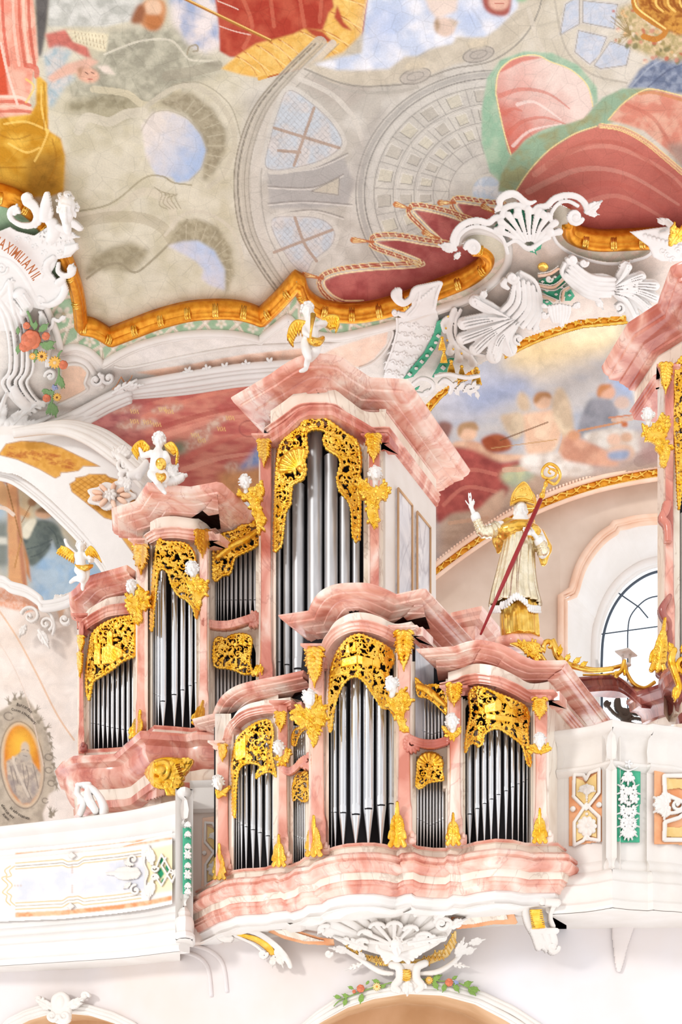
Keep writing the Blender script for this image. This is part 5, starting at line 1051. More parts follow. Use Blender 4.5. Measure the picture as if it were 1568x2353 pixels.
# gilded pierced shades
cas = lambda *a: list(a)
shade(co, [(541, 1878), (536, 1860), (536, 1800), (534, 1760), (540, 1720), (552, 1692), (580, 1668), (606, 1657), (622, 1660), (628, 1690), (624, 1730), (632, 1770), (634, 1784), (622, 1774), (604, 1778), (590, 1788), (592, 1776), (600, 1762), (580, 1754), (560, 1758), (548, 1776), (543, 1820)], Yc, -.04, 'pierced gilded shade with a little tower and a palm', seed=2, sc=9, dens=1.0, border=2.6, smooth=3,
      castle=[([(541, 1735), (541, 1706), (552, 1704), (552, 1698), (560, 1698), (560, 1690), (567, 1690), (567, 1740), (555, 1748), (543, 1750)], 5)])
shade(co, [(756, 1668), (758, 1590), (762, 1540), (776, 1500), (800, 1470), (826, 1460), (850, 1468), (880, 1482), (902, 1500), (904, 1525), (892, 1545), (900, 1570), (915, 1600), (920, 1640), (912, 1655), (896, 1630), (880, 1628), (866, 1608), (854, 1590), (840, 1570), (822, 1556), (806, 1558), (790, 1572), (776, 1600), (766, 1640), (762, 1680)], Yc, -.05, 'pierced gilded shade with a long monastery building in the middle', seed=5, sc=10, dens=1.1, border=2.8, smooth=3,
      castle=[([(786, 1516), (822, 1506), (822, 1528), (786, 1536)], 6), ([(822, 1506), (858, 1516), (858, 1532), (822, 1528)], 5), ([(858, 1534), (858, 1520), (868, 1506), (876, 1522), (876, 1538)], 7), ([(760, 1548), (774, 1534), (784, 1532), (786, 1550), (762, 1556)], 5), ([(794, 1504), (796, 1484), (804, 1480), (806, 1504)], 5), ([(808, 1500), (812, 1478), (818, 1474), (820, 1500)], 5)])
shade(co, [(1070, 1728), (1072, 1690), (1082, 1640), (1078, 1600), (1090, 1582), (1110, 1582), (1140, 1594), (1180, 1610), (1208, 1626), (1216, 1650), (1212, 1680), (1216, 1720), (1220, 1756), (1214, 1758), (1206, 1730), (1200, 1712), (1186, 1700), (1166, 1686), (1150, 1676), (1130, 1676), (1112, 1690), (1110, 1706), (1100, 1716), (1090, 1708), (1078, 1712)], Yc, -.05, 'pierced gilded shade with a walled cloister and roofs', seed=9, sc=10, dens=1.1, border=2.8, smooth=3,
      castle=[([(1112, 1638), (1112, 1622), (1134, 1616), (1140, 1610), (1146, 1606), (1154, 1614), (1154, 1634), (1114, 1642)], 6), ([(1160, 1628), (1166, 1618), (1174, 1630), (1188, 1626), (1192, 1640), (1160, 1644)], 6), ([(1116, 1640), (1200, 1652), (1196, 1664), (1116, 1654)], 5)])
for i in range(22):
 pass
shade(co, [(672, 1712), (672, 1690), (680, 1676), (694, 1670), (706, 1662), (706, 1674), (694, 1682), (684, 1700), (680, 1714)], Yc, -.02, seed=3, sc=6, border=1.8, smooth=3)
shade(co, [(675, 1840), (673, 1812), (680, 1784), (694, 1776), (706, 1775), (708, 1800), (708, 1838), (694, 1842), (684, 1834)], Yc, -.02, seed=4, sc=7, border=1.8, smooth=3)
shade(co, [(956, 1568), (958, 1560), (975, 1576), (1000, 1574), (1022, 1582), (1027, 1600), (1026, 1640), (1018, 1636), (1000, 1618), (980, 1604), (962, 1600)], Yc, -.05, seed=6, sc=8, border=2, smooth=3, extra=lambda R, r: R.st_([(962, 1580), (985, 1590), (1006, 1608), (1022, 1622)], [8, 9, 6], 4))
shade(co, [(957, 1806), (960, 1770), (961, 1748), (972, 1734), (990, 1730), (1008, 1736), (1018, 1752), (1016, 1772), (1020, 1792), (1004, 1796), (984, 1800), (968, 1812)], Yc, -.03, seed=7, sc=8, border=2.2, smooth=3, extra=lambda R, r: R.shell(988, 1762, 30, 180, 360, 9, .45, 4))
# capital ornaments, ledge leaves
for x, y, h, w in ((513, 1712, 40, 22), (646, 1638, 46, 26), (724, 1490, 92, 42), (929, 1452, 92, 42), (1044, 1574, 52, 34), (1241, 1608, 48, 34)): drop_part(co, x, y, h, w, Yc, -.26)
for x, y, h, w in ((505, 2018, 82, 26), (642, 1988, 72, 28), (722, 1964, 92, 34), (914, 1942, 102, 36), (1042, 1939, 72, 30), (1241, 1934, 78, 30)): leaf_part(co, x, y, h, w, Yc, -.30)
# pipes
P1 = [(538.5, 4.5), (543.5, 4.5), (549, 5), (555.5, 7), (566, 10.5), (582, 13), (598, 13), (616, 14), (630, 9)]
pipes(P1, interp([(538, 1868), (545, 1887), (553, 1895), (565, 1900), (581, 1907), (598, 1914), (615, 1921), (630, 1929)]), interp([(538, 2004), (560, 1999), (630, 1994)]), interp([(538, 1740), (560, 1720), (600, 1680), (630, 1690)]), Yc, .16, 'left tower of the choir organ')
pipes([(676+i*4.6, 3.9) for i in range(8)], lambda x: 1728, interp([(675, 1760), (709, 1752)]), lambda x: 1668, Yc, .16, 'upper left narrow flat of the choir organ')
pipes([(675.5+i*4.9, 4.1) for i in range(7)], interp([(675, 1921), (709, 1933)]), interp([(675, 1984), (709, 1974)]), lambda x: 1800, Yc, .16, 'lower left narrow flat of the choir organ')
pipes([(762.5, 6), (771, 12), (789, 20), (818, 26), (847, 25), (876, 25), (899, 17), (910, 5)], interp([(764, 1867), (790, 1869), (818, 1873), (847, 1860), (876, 1852), (899, 1848)]), interp([(762, 1950), (790, 1943), (818, 1939), (876, 1941), (905, 1947)]), interp([(762, 1640), (789, 1580), (818, 1550), (847, 1560), (876, 1600), (905, 1640)]), Yc, .2, 'middle tower of the choir organ')
pipes([(960+i*8.15, 6.6) for i in range(9)], interp([(958, 1676), (992, 1688), (1027, 1678)]), interp([(958, 1708), (1027, 1712)]), interp([(958, 1585), (992, 1600), (1027, 1625)]), Yc, .16, 'upper right narrow flat of the choir organ')
pipes([(960+i*7.3, 5.9) for i in range(10)], interp([(958, 1881), (990, 1897), (1027, 1880)]), lambda x: 1948, interp([(958, 1790), (1027, 1785)]), Yc, .16, 'lower right narrow flat of the choir organ')
pipes([(1079.5, 15), (1097, 13.5), (1113.6, 12.5), (1129, 12.5), (1145.5, 12.5), (1163, 11.5), (1178, 10), (1191.5, 9), (1203, 7), (1211.5, 5.2), (1219, 4)], interp([(1079, 1872), (1097, 1859), (1114, 1847), (1129, 1837), (1145, 1827), (1163, 1818), (1178, 1809), (1191, 1802), (1203, 1797), (1211, 1792), (1219, 1787)]), interp([(1070, 1946), (1098, 1940), (1139, 1933), (1177, 1935), (1225, 1942)]), interp([(1079, 1690), (1100, 1680), (1140, 1660), (1190, 1680), (1225, 1700)]), Yc, .18, 'right tower of the choir organ')
# ------------------------------------------------------------------ main organ, left case
Ym = interp([(150, 18.9), (165, 18.6), (190, 18.2), (202, 18.1), (310, 18.0), (330, 17.7), (344, 17.3), (360, 17.08), (450, 17.2), (475, 17.4), (490, 17.6), (600, 17.6), (615, 17.4), (632, 17.25), (700, 17.05), (760, 17.0), (830, 17.15), (885, 17.25), (900, 17.3)])
mo = thing('main_organ_case', 'pink marbled main organ case left of the window, with the very tall tower', 'organ', Wp(450, 1850, 17.6))
zb = 5.9
bt = pz([(176, 1738), (202, 1721)], zb); bt2 = pz([(202, 1721), (250, 1719), (290, 1716), (303, 1706)], zb)
btr = [(176, 1742), (186, 1730), (202, 1722), (250, 1720), (288, 1717), (306, 1712), (330, 1690), (357, 1667), (400, 1670), (441, 1674), (470, 1668), (520, 1670)]
P = pz(btr, zb); P = np.array([P[0]+np.array([-.1, .7, 0])]+list(P))
prof = [(-.4, 0), (.02, 0), (.04, -.03), (.02, -.06), (0, -.14), (.16, -.16), (.3, -.19), (.33, -.24), (.3, -.30), (.26, -.31), (.2, -.36), (.2, -.46), (.14, -.56), (.08, -.62), (.04, -.64), (.02, -.8), (.05, -.82), (.04, -.92), (-.02, -.95), (-.4, -.95)]
sweep('base_moulding', P, prof, ['rose', 'cream'], mo, mi=[0, 0, 0, 1, 0, 0, 0, 0, 0, 0, 0, 0, 0, 0, 1, 0, 0, 0, 0])
sweep('base_console', P, [(-.4, -.9), (-.12, -.9), (-.14, -2.4), (-.5, -2.4)], 'cream', mo)
# near-black backing sheet, its colour stands in for shade inside the case
mk_dark = band('dark_backing', np.linspace(200, 870, 60), lambda x: float(np.interp(x, [200, 318, 319, 470, 471, 605, 606, 870], [1440, 1410, 1230, 1230, 1200, 1180, 950, 950])), 1745, Ym, .05, 'dark', mo, dY=.5)
b1 = interp([(176, 1738), (202, 1722), (250, 1720), (306, 1712), (340, 1680), (357, 1668), (470, 1672), (600, 1640), (900, 1600)])
for x0, x1, yt, mt in ((180, 194, 1412, 'rose'), (312, 340, 1240, 'pink'), (456, 480, 1225, 'pink'), (595, 628, 1000, 'rose'), (846, 876, 1000, 'rose')):
 pilaster(mo, x0, x1, yt, float(b1((x0+x1)/2))+2, Ym, .12, mt)
for x0, x1, yt in ((192, 204, 1420), (306, 316, 1400), (338, 350, 1250), (452, 460, 1250), (478, 492, 1230), (588, 600, 1200), (624, 634, 1010), (836, 850, 1010), (872, 888, 940)): jamb(mo, x0, x1, yt, float(b1((x0+x1)/2)), Ym)
t_ = lambda A: [tuple(v) for v in A]
zL, zM, zT = 8.42, 9.17, 10.87
entab(mo, join([tuple(pz([(158, 1363)], zL)[0]+np.array([-.15, .8, 0]))], t_(pz([(158, 1363), (172, 1352)], zL)), t_(pz(crv([(172, 1352), (188, 1334), (206, 1323), (233, 1315), (266, 1306), (292, 1298)], 5), zL)), [tuple(pz([(292, 1298)], zL)[0]+SIDE*.9)]), .42, .19, .15, .14, ar='rose', co='rose', inner=([(192, 1420), (200, 1404), (212, 1394), (229, 1384), (249, 1374), (279, 1369), (306, 1367)], Ym, .06, .5))
entab(mo, join([tuple(pz([(256, 1168)], zM)[0]+np.array([-.1, .6, 0]))], t_(pz([(256, 1168), (311, 1151), (339, 1108), (402, 1115), (438, 1118), (498, 1107), (512, 1110)], zM)), [tuple(pz([(512, 1110)], zM)[0]+SIDE*1.3)]), .45, .2, .19, .13, back=.4, inner=([(345, 1200), (367, 1189), (402, 1186), (452, 1192), (484, 1186)], Ym, .06, .8))
entab(mo, join([tuple(pz([(531, 913)], zT)[0]+SIDE*1.2)], t_(pz([(531, 913), (622, 859)], zT)), t_(pz(crv([(622, 859), (655, 836), (690, 818), (730, 812), (783, 819), (820, 846), (852, 867)], 4), zT)), t_(pz([(938, 871)], zT)), [tuple(pz([(938, 871)], zT)[0]+SIDE*2.6)]), .55, .22, .26, .12, back=.5, inner=([(622, 944), (653, 922), (687, 897), (714, 891), (764, 893), (800, 918), (840, 945), (886, 946)], Ym, .08, 2.0))
# spandrels
spandrel(mo, np.linspace(194, 316, 30), lambda x: float(np.interp(x, [194, 250, 316], [1432, 1412, 1400])), lambda x: float(np.interp(x, [194, 204, 215, 240, 270, 306, 308, 316], [1520, 1470, 1448, 1432, 1420, 1416, 1440, 1460])), Ym, dY=.03)
spandrel(mo, np.linspace(340, 458, 30), lambda x: 1225, lambda x: float(np.interp(x, [340, 348, 368, 372, 400, 430, 446, 452, 458], [1290, 1262, 1248, 1246, 1246, 1254, 1268, 1290, 1320])), Ym, dY=.03)
spandrel(mo, np.linspace(626, 850, 40), lambda x: float(np.interp(x, [626, 700, 760, 850], [975, 945, 945, 975])), lambda x: float(np.interp(x, [626, 634, 645, 665, 690, 715, 730, 760, 790, 815, 832, 840, 850], [1100, 1040, 1010, 990, 972, 960, 957, 966, 990, 1012, 1050, 1120, 1200])), Ym, dY=.03)
# architrave bow above the tall opening
sweep('architrave_bow', np.array([Wp(x, y, float(Ym(x))-.12) for x, y in [(598, 1010), (628, 1000), (660, 978), (690, 948), (712, 938), (762, 938), (800, 958), (838, 980), (860, 994)]]), [(-.2, 0), (.08, 0), (.08, -.03), (.04, -.06), (.04, -.12), (.0, -.14), (-.2, -.14)], 'rose', mo)
# tall tower right side with panels
a = Wp(886, 1200, 17.25); L_ = 2.0
def sidewall(par, a, L_, ztop, zbot, mat, name='side_wall', th=.1):
 b = a+SIDE*L_; m = MB(); n = np.array([-.896, .444, 0])*th
 q = [np.array([a[0], a[1], zbot]), np.array([b[0], b[1], zbot]), np.array([b[0], b[1], ztop]), np.array([a[0], a[1], ztop])]
 m.add(q+[v+n for v in q], [(0, 1, 2, 3), (7, 6, 5, 4), (0, 4, 5, 1), (3, 2, 6, 7), (0, 3, 7, 4), (1, 5, 6, 2)]); return m.build(name, mat, par, False)
zt_ = CAMZ+zT-.3; sidewall(mo, a, L_, zt_, CAMZ+5.4, 'stucco'); nrm = np.array([.896, -.444, 0])
for u0, u1 in ((.38, .92), (1.12, 1.66)):
 zz = (CAMZ+zT-.3-.95, CAMZ+6.9)
 q = [a+SIDE*u0, a+SIDE*(u1)]; V = []
 for d in (.0, .03):
  for p, z in ((q[0], zz[1]), (q[1], zz[1]-.0), (q[1], zz[0]), (q[0], zz[0])): V.append(np.array([p[0], p[1], z])+nrm*d)
 m = MB(); m.add(V, [(4, 5, 6, 7), (0, 1, 5, 4), (1, 2, 6, 5), (2, 3, 7, 6), (3, 0, 4, 7)]); m.build('side_panel', 'greymarble', mo, False)
 m = MB(); 
 for A_, B_ in ((0, 1), (1, 2), (2, 3), (3, 0)): m.tube([V[4+A_]+nrm*.01, V[4+B_]+nrm*.01], .018, n=6)
 m.build('panel_frame', 'brown', mo)
sweep('side_band', np.array([a+np.array([0, 0, 0]), a+SIDE*L_])*np.array([1, 1, 0])+np.array([0, 0, CAMZ+zT-.62]), [(-.02, 0), (.07, 0), (.07, -.04), (.04, -.08), (.04, -.12), (-.02, -.14)], 'rose', mo)
# mid tower sides (seen left of it) and left tower side
aL = Wp(314, 1300, 18.0)
m = MB(); p0, p1 = Wp(340, 1230, 17.3), Wp(312, 1230, 18.3)
m.add([p0, p1, Wp(312, 1690, 18.3), Wp(340, 1690, 17.3)], [(0, 1, 2, 3)]); m.build('side_wall', 'cream', mo, False)
m = MB(); m.add([Wp(194, 1420, 18.15), Wp(178, 1425, 18.9), Wp(178, 1725, 18.9), Wp(194, 1725, 18.15)], [(0, 1, 2, 3)]); m.build('side_wall', 'cream', mo, False)
# narrow flat wall pieces and its scroll bar
band('case_front', np.linspace(478, 600, 12), lambda x: 1225 if x < 520 else 1200, lambda x: float(np.interp(x, [478, 492, 520, 560, 590, 600], [1300, 1290, 1265, 1240, 1230, 1290])), Ym, .1, 'cream', mo, .04)
band('case_front', np.linspace(486, 596, 12), lambda x: float(np.interp(x, [486, 596], [1438, 1420])), lambda x: float(np.interp(x, [486, 500, 520, 545, 560, 580, 596], [1500, 1480, 1466, 1460, 1456, 1462, 1540])), Ym, .1, 'cream', mo, .04)
scrollbar(mo, [(474, 1436), (500, 1442), (530, 1442), (560, 1434), (584, 1426)], 7.5, 586, 1428, 18, Ym, -.1, 10, 'rose')
# shades
shade(mo, [(206, 1608), (201, 1590), (200, 1550), (206, 1500), (214, 1460), (236, 1438), (266, 1424), (300, 1418), (312, 1420), (313, 1500), (300, 1512), (280, 1522), (258, 1540), (232, 1556), (216, 1566), (210, 1590)], Ym, -.05, 'pierced gilded shade with a church and towers', seed=12, sc=10, dens=1.15, border=2.8, smooth=3,
      castle=[([(218, 1530), (218, 1464), (226, 1462), (228, 1480), (234, 1480), (234, 1530)], 6), ([(236, 1530), (236, 1490), (248, 1486), (248, 1456), (256, 1450), (262, 1456), (262, 1484), (284, 1494), (284, 1510), (262, 1526)], 6)])
shade(mo, [(348, 1446), (350, 1380), (356, 1300), (366, 1244), (380, 1248), (420, 1250), (440, 1262), (450, 1285), (448, 1310), (452, 1360), (458, 1395), (452, 1422), (446, 1400), (430, 1380), (412, 1370), (396, 1345), (388, 1318), (374, 1308), (364, 1318), (360, 1360), (354, 1400), (352, 1440)], Ym, -.05, 'pierced gilded shade with scrolls, sweeping far down at the left', seed=14, sc=10, dens=1.1, border=2.8, smooth=3)
shade(mo, [(492, 1330), (492, 1300), (494, 1245), (510, 1230), (540, 1222), (556, 1210), (580, 1206), (604, 1180), (600, 1235), (590, 1256), (560, 1272), (540, 1284), (530, 1318), (512, 1324), (498, 1336)], Ym, -.08, 'pierced gilded shade crossed by a slanting smooth scroll', seed=15, sc=10, dens=1.1, border=2.6, smooth=3, extra=lambda R, r: R.st_([(502, 1284), (530, 1262), (562, 1246), (590, 1226)], [7, 8, 8, 6], 7))
shade(mo, [(494, 1530), (494, 1476), (506, 1466), (520, 1470), (532, 1462), (556, 1458), (578, 1466), (578, 1490), (574, 1520), (580, 1546), (560, 1550), (544, 1542), (520, 1536)], Ym, -.05, 'square pierced gilded shade with scrolls', seed=16, sc=9, dens=1.1, border=2.4, smooth=3)
shade(mo, [(631, 1266), (632, 1200), (634, 1150), (636, 1090), (640, 1040), (656, 1010), (690, 985), (700, 968), (727, 958), (760, 972), (796, 1000), (820, 1015), (830, 1050), (828, 1085), (822, 1110), (828, 1150), (826, 1240), (812, 1234), (810, 1180), (800, 1150), (782, 1130), (776, 1100), (784, 1070), (778, 1050), (752, 1034), (744, 1010), (752, 996), (728, 988), (704, 998), (708, 1040), (700, 1060), (704, 1080), (696, 1104), (672, 1116), (668, 1160), (656, 1180), (648, 1250), (640, 1262)], Ym, -.06, 'long pierced gilded shade arching over the tallest pipes', seed=20, sc=11, dens=1.15, border=3, smooth=2, extra=lambda R, r: R.shell(690, 1082, 46, 170, 290, 8, .2, 3))
for x, y, h, w in ((325, 1256, 66, 34), (467, 1222, 62, 34), (608, 1014, 62, 30), (859, 1002, 64, 34), (188, 1462, 40, 16), (186, 1500, 60, 14)): drop_part(mo, x, y, h, w, Ym, -.28)
for x, y, h, w, t in ((313, 1696, 66, 26, 10), (456, 1662, 54, 24, 14), (592, 1552, 26, 22, 20)): leaf_part(mo, x, y, h, w, Ym, -.32, tilt=t)
# big gilded cartouche on the base
R = Relief(330, 1730, 452, 1830, 1.0)
R.poly([(336, 1778), (352, 1752), (380, 1742), (420, 1744), (446, 1750), (440, 1766), (428, 1784), (416, 1800), (404, 1818), (384, 1816), (366, 1800), (344, 1794)], 4, 8, sm=4)
R.st_([(360, 1760), (352, 1780), (364, 1794), (384, 1792), (394, 1772), (386, 1756), (368, 1758)], 7, 5); R.dome(374, 1774, 16, 14, 12, 0, 5)
R.shell(376, 1790, 46, -60, 75, 8, .35, 4); R.leaf(420, 1752, 160, 40, 12, 4, 5); R.leaf(444, 1750, 175, 34, 9, 3, 5); R.leaf(400, 1818, -80, 40, 12, 4, 5); R.leaf(340, 1780, -40, 30, 10, 3, 5); R.leaf(350, 1796, 30, 40, 10, 4, 5); R.spiral(422, 1766, 12, 1.2, 30, 1, 4, 7); R.spiral(392, 1806, 10, 1.2, 30, -1, 3.5, 7)
for k in range(6): R.st_([(410+k*2, 1762+k*5), (418+k*1.2, 1760+k*5)], 1.4, cut=True, sm=0)
gold_relief(mo, 'gilded_cartouche', R, Ym, -.5, thick=10, label='gilded shell cartouche on the base of the main case')
for pts in ([(330, 1752+30), (350, 1780+30), (350, 1840), (322, 1840), (322, 1788)],):
 R = Relief(318, 1780, 390, 1850, 2); R.poly([(322, 1812), (355, 1802), (382, 1812), (382, 1830), (350, 1840), (322, 1846)], 2); R.build('base_panel', 'rose', lambda x, y: Ym(x)+.02, mo, thick=8)
# pipes
pipes([(205, 4), (210.5, 4.5), (217, 5.5), (226.5, 7.5), (237, 8), (247.5, 8), (258.5, 8.5), (270, 9), (282.5, 9), (295, 9), (306.5, 8)], interp([(205, 1661), (227, 1665), (258, 1673), (295, 1679), (306, 1681)]), interp([(200, 1722), (306, 1714)]), interp([(205, 1540), (240, 1520), (306, 1480)]), Ym, .2, 'small left tower of the main organ')
pipes([(350.5, 3), (354, 3.6), (358.5, 4.4), (364, 6), (375, 16), (401, 16), (420, 13), (437.5, 11), (450.5, 7.5)], interp([(350, 1592), (364, 1600), (375, 1613), (401, 1598), (420, 1587), (437, 1577), (450, 1570)]), interp([(350, 1672), (401, 1669), (455, 1674)]), interp([(350, 1380), (375, 1300), (401, 1330), (437, 1370), (450, 1390)]), Ym, .2, 'middle tower of the main organ')
pipes([(497, 2.6), (502, 3), (508, 4), (515, 5), (523, 6), (532.5, 7), (542.5, 7.5), (553.5, 8), (564.5, 8.5), (575.5, 9), (586.5, 9)], lambda x: 1380, interp([(495, 1430), (591, 1416)]), interp([(495, 1310), (530, 1290), (591, 1245)]), Ym, .18, 'upper narrow flat of the main organ', 'tindull')
pipes([(492+i*8.4, 6.8) for i in range(11)], lambda x: 1625, lambda x: 1665, lambda x: 1515, Ym, .18, 'lower narrow flat of the main organ', 'tindull', showmouth=False)
pipes([(634.5, 5), (642, 9), (660, 17), (686, 28), (724, 35), (761, 31), (792, 25), (818, 18)], interp([(634, 1518), (642, 1522), (686, 1540), (720, 1560)]), lambda x: 1640, interp([(634, 1262), (642, 1250), (660, 1165), (686, 1116), (724, 992), (761, 1050), (792, 1145), (818, 1236)]), Ym, .3, 'very tall tower of the main organ', 'tindull')
# ------------------------------------------------------------------ gallery parapets, left and right of the choir organ
GZ = 4.64
gprof = [(-.22, .0), (-.05, .0), (-.01, -.02), (0, -.05), (-.02, -.10), (-.07, -.13), (-.12, -.17), (-.15, -.30), (-.13, -.42), (-.08, -.45), (-.07, -.48), (-.10, -.51), (-.15, -.54), (-.15, -1.54), (-.12, -1.57), (-.10, -1.62), (-.11, -1.66), (-.05, -1.69), (-.02, -1.75), (-.03, -1.80), (.01, -1.83), (.02, -1.88), (.0, -2.02), (.03, -2.05), (.03, -2.1), (.0, -2.13), (-.22, -2.13)]
gl = thing('gallery_parapet', 'curved white gallery parapet left of the choir organ, with a large framed panel', 'parapet', Wp(200, 2210, 17.4))
lt = [(-90, 1906), (0, 1896), (138, 1880), (275, 1863), (344, 1849), (382, 1840), (414, 1834)]
P = pz(crv(lt, 4), GZ)
sweep('parapet_wall', P, gprof, 'stuccobright', gl)
def soffit(name, par, P, dz, Yb, mat):
 n = len(P); A = P+np.array([0, 0, dz]); px = CX+P[:, 0]/P[:, 1]*F; Yq = np.maximum(np.array([float(Yb(x)) for x in px])+.15, P[:, 1]+.05); B = np.stack([(px-CX)/F*Yq, Yq, A[:, 2]], 1)
 return mk(name, np.concatenate([A, B]), [(i, i+1, n+i+1, n+i) for i in range(n-1)], mat, par, False)
soffit('soffit', gl, P, -2.136, lowY, 'stucco')
Pn = np.array([Wp(x, y, Y) for x, y, Y in ((404, 1830, 16.7), (405, 1815, 16.2), (413, 1808, 16.05), (426, 1806, 16.02), (438, 1810, 16.1), (443, 1818, 16.3), (444, 1835, 16.8))]); Pn[:, 2] = CAMZ+4.72
sweep('parapet_nose', Pn, [(a_, b_*.975) for a_, b_ in gprof], 'stuccobright', gl)
mk('nose_soffit', [(v[0], v[1], CAMZ+4.72-2.085) for v in Pn], [tuple(range(len(Pn)))], 'stucco', gl, False)
LY = interp([(p[0], GZ*F/(HZ-p[1])) for p in lt])
dl = lambda x, y: LY(x)+.13
pf([(-120, 1880), (480, 1880), (480, 2240), (-120, 2240)], (236, 231, 227), 1)
lsh = lambda f0, f1: [(x, np.interp(x, (0, 406), (f0, f1))) for x in (-60, 0, 60, 120, 180, 240, 300, 350, 406)]
def lane(t): return lambda x: np.interp(x, (-60, 0, 140, 270, 340, 406), (1968, 1963, 1951, 1937, 1927, 1915))*(1-t)+np.interp(x, (-60, 0, 140, 270, 340, 406), (2114, 2109, 2103, 2090, 2080, 2066))*t
def lpt(x, t): return (x, float(lane(t)(x)))
xs_ = np.arange(-60, 407, 12)
pf([lpt(x, 0) for x in xs_ if x > 26]+[lpt(x, .075) for x in xs_[::-1] if x > 26], (232, 168, 128), 1, col2=(244, 206, 178), ns=12)
pf([lpt(x, .93) for x in xs_ if x > 26]+[lpt(x, 1.0) for x in xs_[::-1] if x > 26], (224, 150, 100), 1, col2=(240, 190, 150), ns=16)
pf([lpt(x, .26) for x in xs_ if 30 < x < 345]+[lpt(x, .76) for x in xs_[::-1] if 30 < x < 345], (216, 217, 226), 4, col2=(230, 227, 230), ns=30)
for t in (.16, .21, .25): ps([lpt(x, t+(.04 if 148 < x < 188 else 0)) for x in xs_ if 34 < x < 336], 2.4 if t != .21 else 1.4, (216, 186, 120) if t != .21 else (120, 96, 50), .9)
for t in (.78, .83, .88): ps([lpt(x, t-(.04 if 148 < x < 188 else 0)) for x in xs_ if 34 < x < 336], 2.4 if t != .83 else 1.4, (216, 186, 120) if t != .83 else (170, 140, 80), .9)
for s_ in (0, -10): ps([(34+s_, 1990), (22+s_*1.1, 2000), (26+s_, 2012), (14+s_, 2018), (28+s_, 2034), (16+s_, 2050), (26+s_, 2058), (24+s_, 2070), (34+s_, 2080)], 2.4, (216, 186, 120), .9)
pf([lpt(338, .17), lpt(406, .15), lpt(406, .86), lpt(352, .84), lpt(336, .6)], (250, 236, 196), 2)
for q in ([(372, 1968), (379, 1980), (372, 1994), (366, 1980)], [(384, 1984), (391, 1996), (386, 2006), (379, 1994)], [(370, 1992), (378, 2008), (370, 2020), (361, 2006)], [(376, 2016), (380, 2028), (374, 2034), (370, 2024)]): pf(q, (40, 150, 106), 1)
for c_, st_c in (((166, 1990), 1), ((166, 2050), -1)):
 for k in range(4): pf(el(c_[0], c_[1]+k*5*st_c, 2.2, 2.2), (206, 180, 160), 1)
for k in range(3): pf(el(34+k*7, 2035, 2.2, 2.2), (206, 180, 160), 1)
painted('front_panel', [lpt(x, -.06) for x in xs_]+[lpt(x, 1.06) for x in xs_[::-1]], lambda x, y: dl(x, y)-.015, 'tint', gl, step=1.5)['label'] = 'painted panel with orange strips and pale blue centre'
R = Relief(236, 1940, 412, 2070, 1.0)
R.leaf(318, 2008, 180, 72, 17, 6, 2); R.spiral(306, 1976, 12, 1.2, 90, 1, 3.4, 2); R.spiral(312, 2046, 12, 1.2, -90, -1, 3.4, 2); R.leaf(300, 1990, -140, 20, 7, 3, 2); R.leaf(300, 2030, 140, 20, 7, 3, 2); R.dome(312, 2007, 11, 14, 6)
R.st_([(334, 1962), (332, 1985), (340, 2006), (334, 2030), (338, 2056)], 3, 1); R.leaf(350, 1985, -100, 42, 12, 4, 2); R.leaf(350, 2026, 100, 42, 12, 4, 2)
for q in ([(360, 1994), (372, 1964), (392, 2000), (372, 2036), (356, 2012)], [(382, 1972), (372, 1990), (396, 2028), (404, 2010)]): R.st_(q, 2.6, 2, sm=0)
R.spiral(356, 1996, 9, 1.1, 0, 1, 3, 2); R.spiral(356, 2018, 9, 1.1, 0, -1, 3, 2); R.rosette(400, 2006, 9, 6, 2)
o = R.build('leaf_ornament', 'stucco', lambda x, y: dl(x, y)-.02, gl, thick=3, back=False)
for x, y in ((166, 1967), (163, 2083)):
 R = Relief(x-12, y-12, x+12, y+12, 1); R.poly([(x-11, y), (x, y-9), (x+11, y), (x, y+9)], 5, 5); R.rosette(x, y, 5, 4, 4); R.build('diamond_boss', 'stucco', lambda x_, y_: dl(x_, y_)-.03, gl, back=False)
R = Relief(416, 1900, 444, 2060, 1.5); R.poly([(420, 1903), (441, 1896), (441, 2052), (420, 2056)], 1); R.build('green_panel', 'green', lambda x, y: 16.13+0*x, gl, back=False, thick=2)
R = Relief(414, 1876, 446, 2060, 1)
for k, y in enumerate((1890, 1912, 1940, 1962, 1984, 2008, 2030, 2044)):
 R.leaf(433, y, 70, 15, 6, 2, 1); R.leaf(433, y, 120, 15, 6, 2, 1)
 if k in (3, 5): R.rosette(432, y, 10, 6, 2)
R.build('flower_garland', 'whitefig', lambda x, y: 16.08+0*x, gl, back=False)
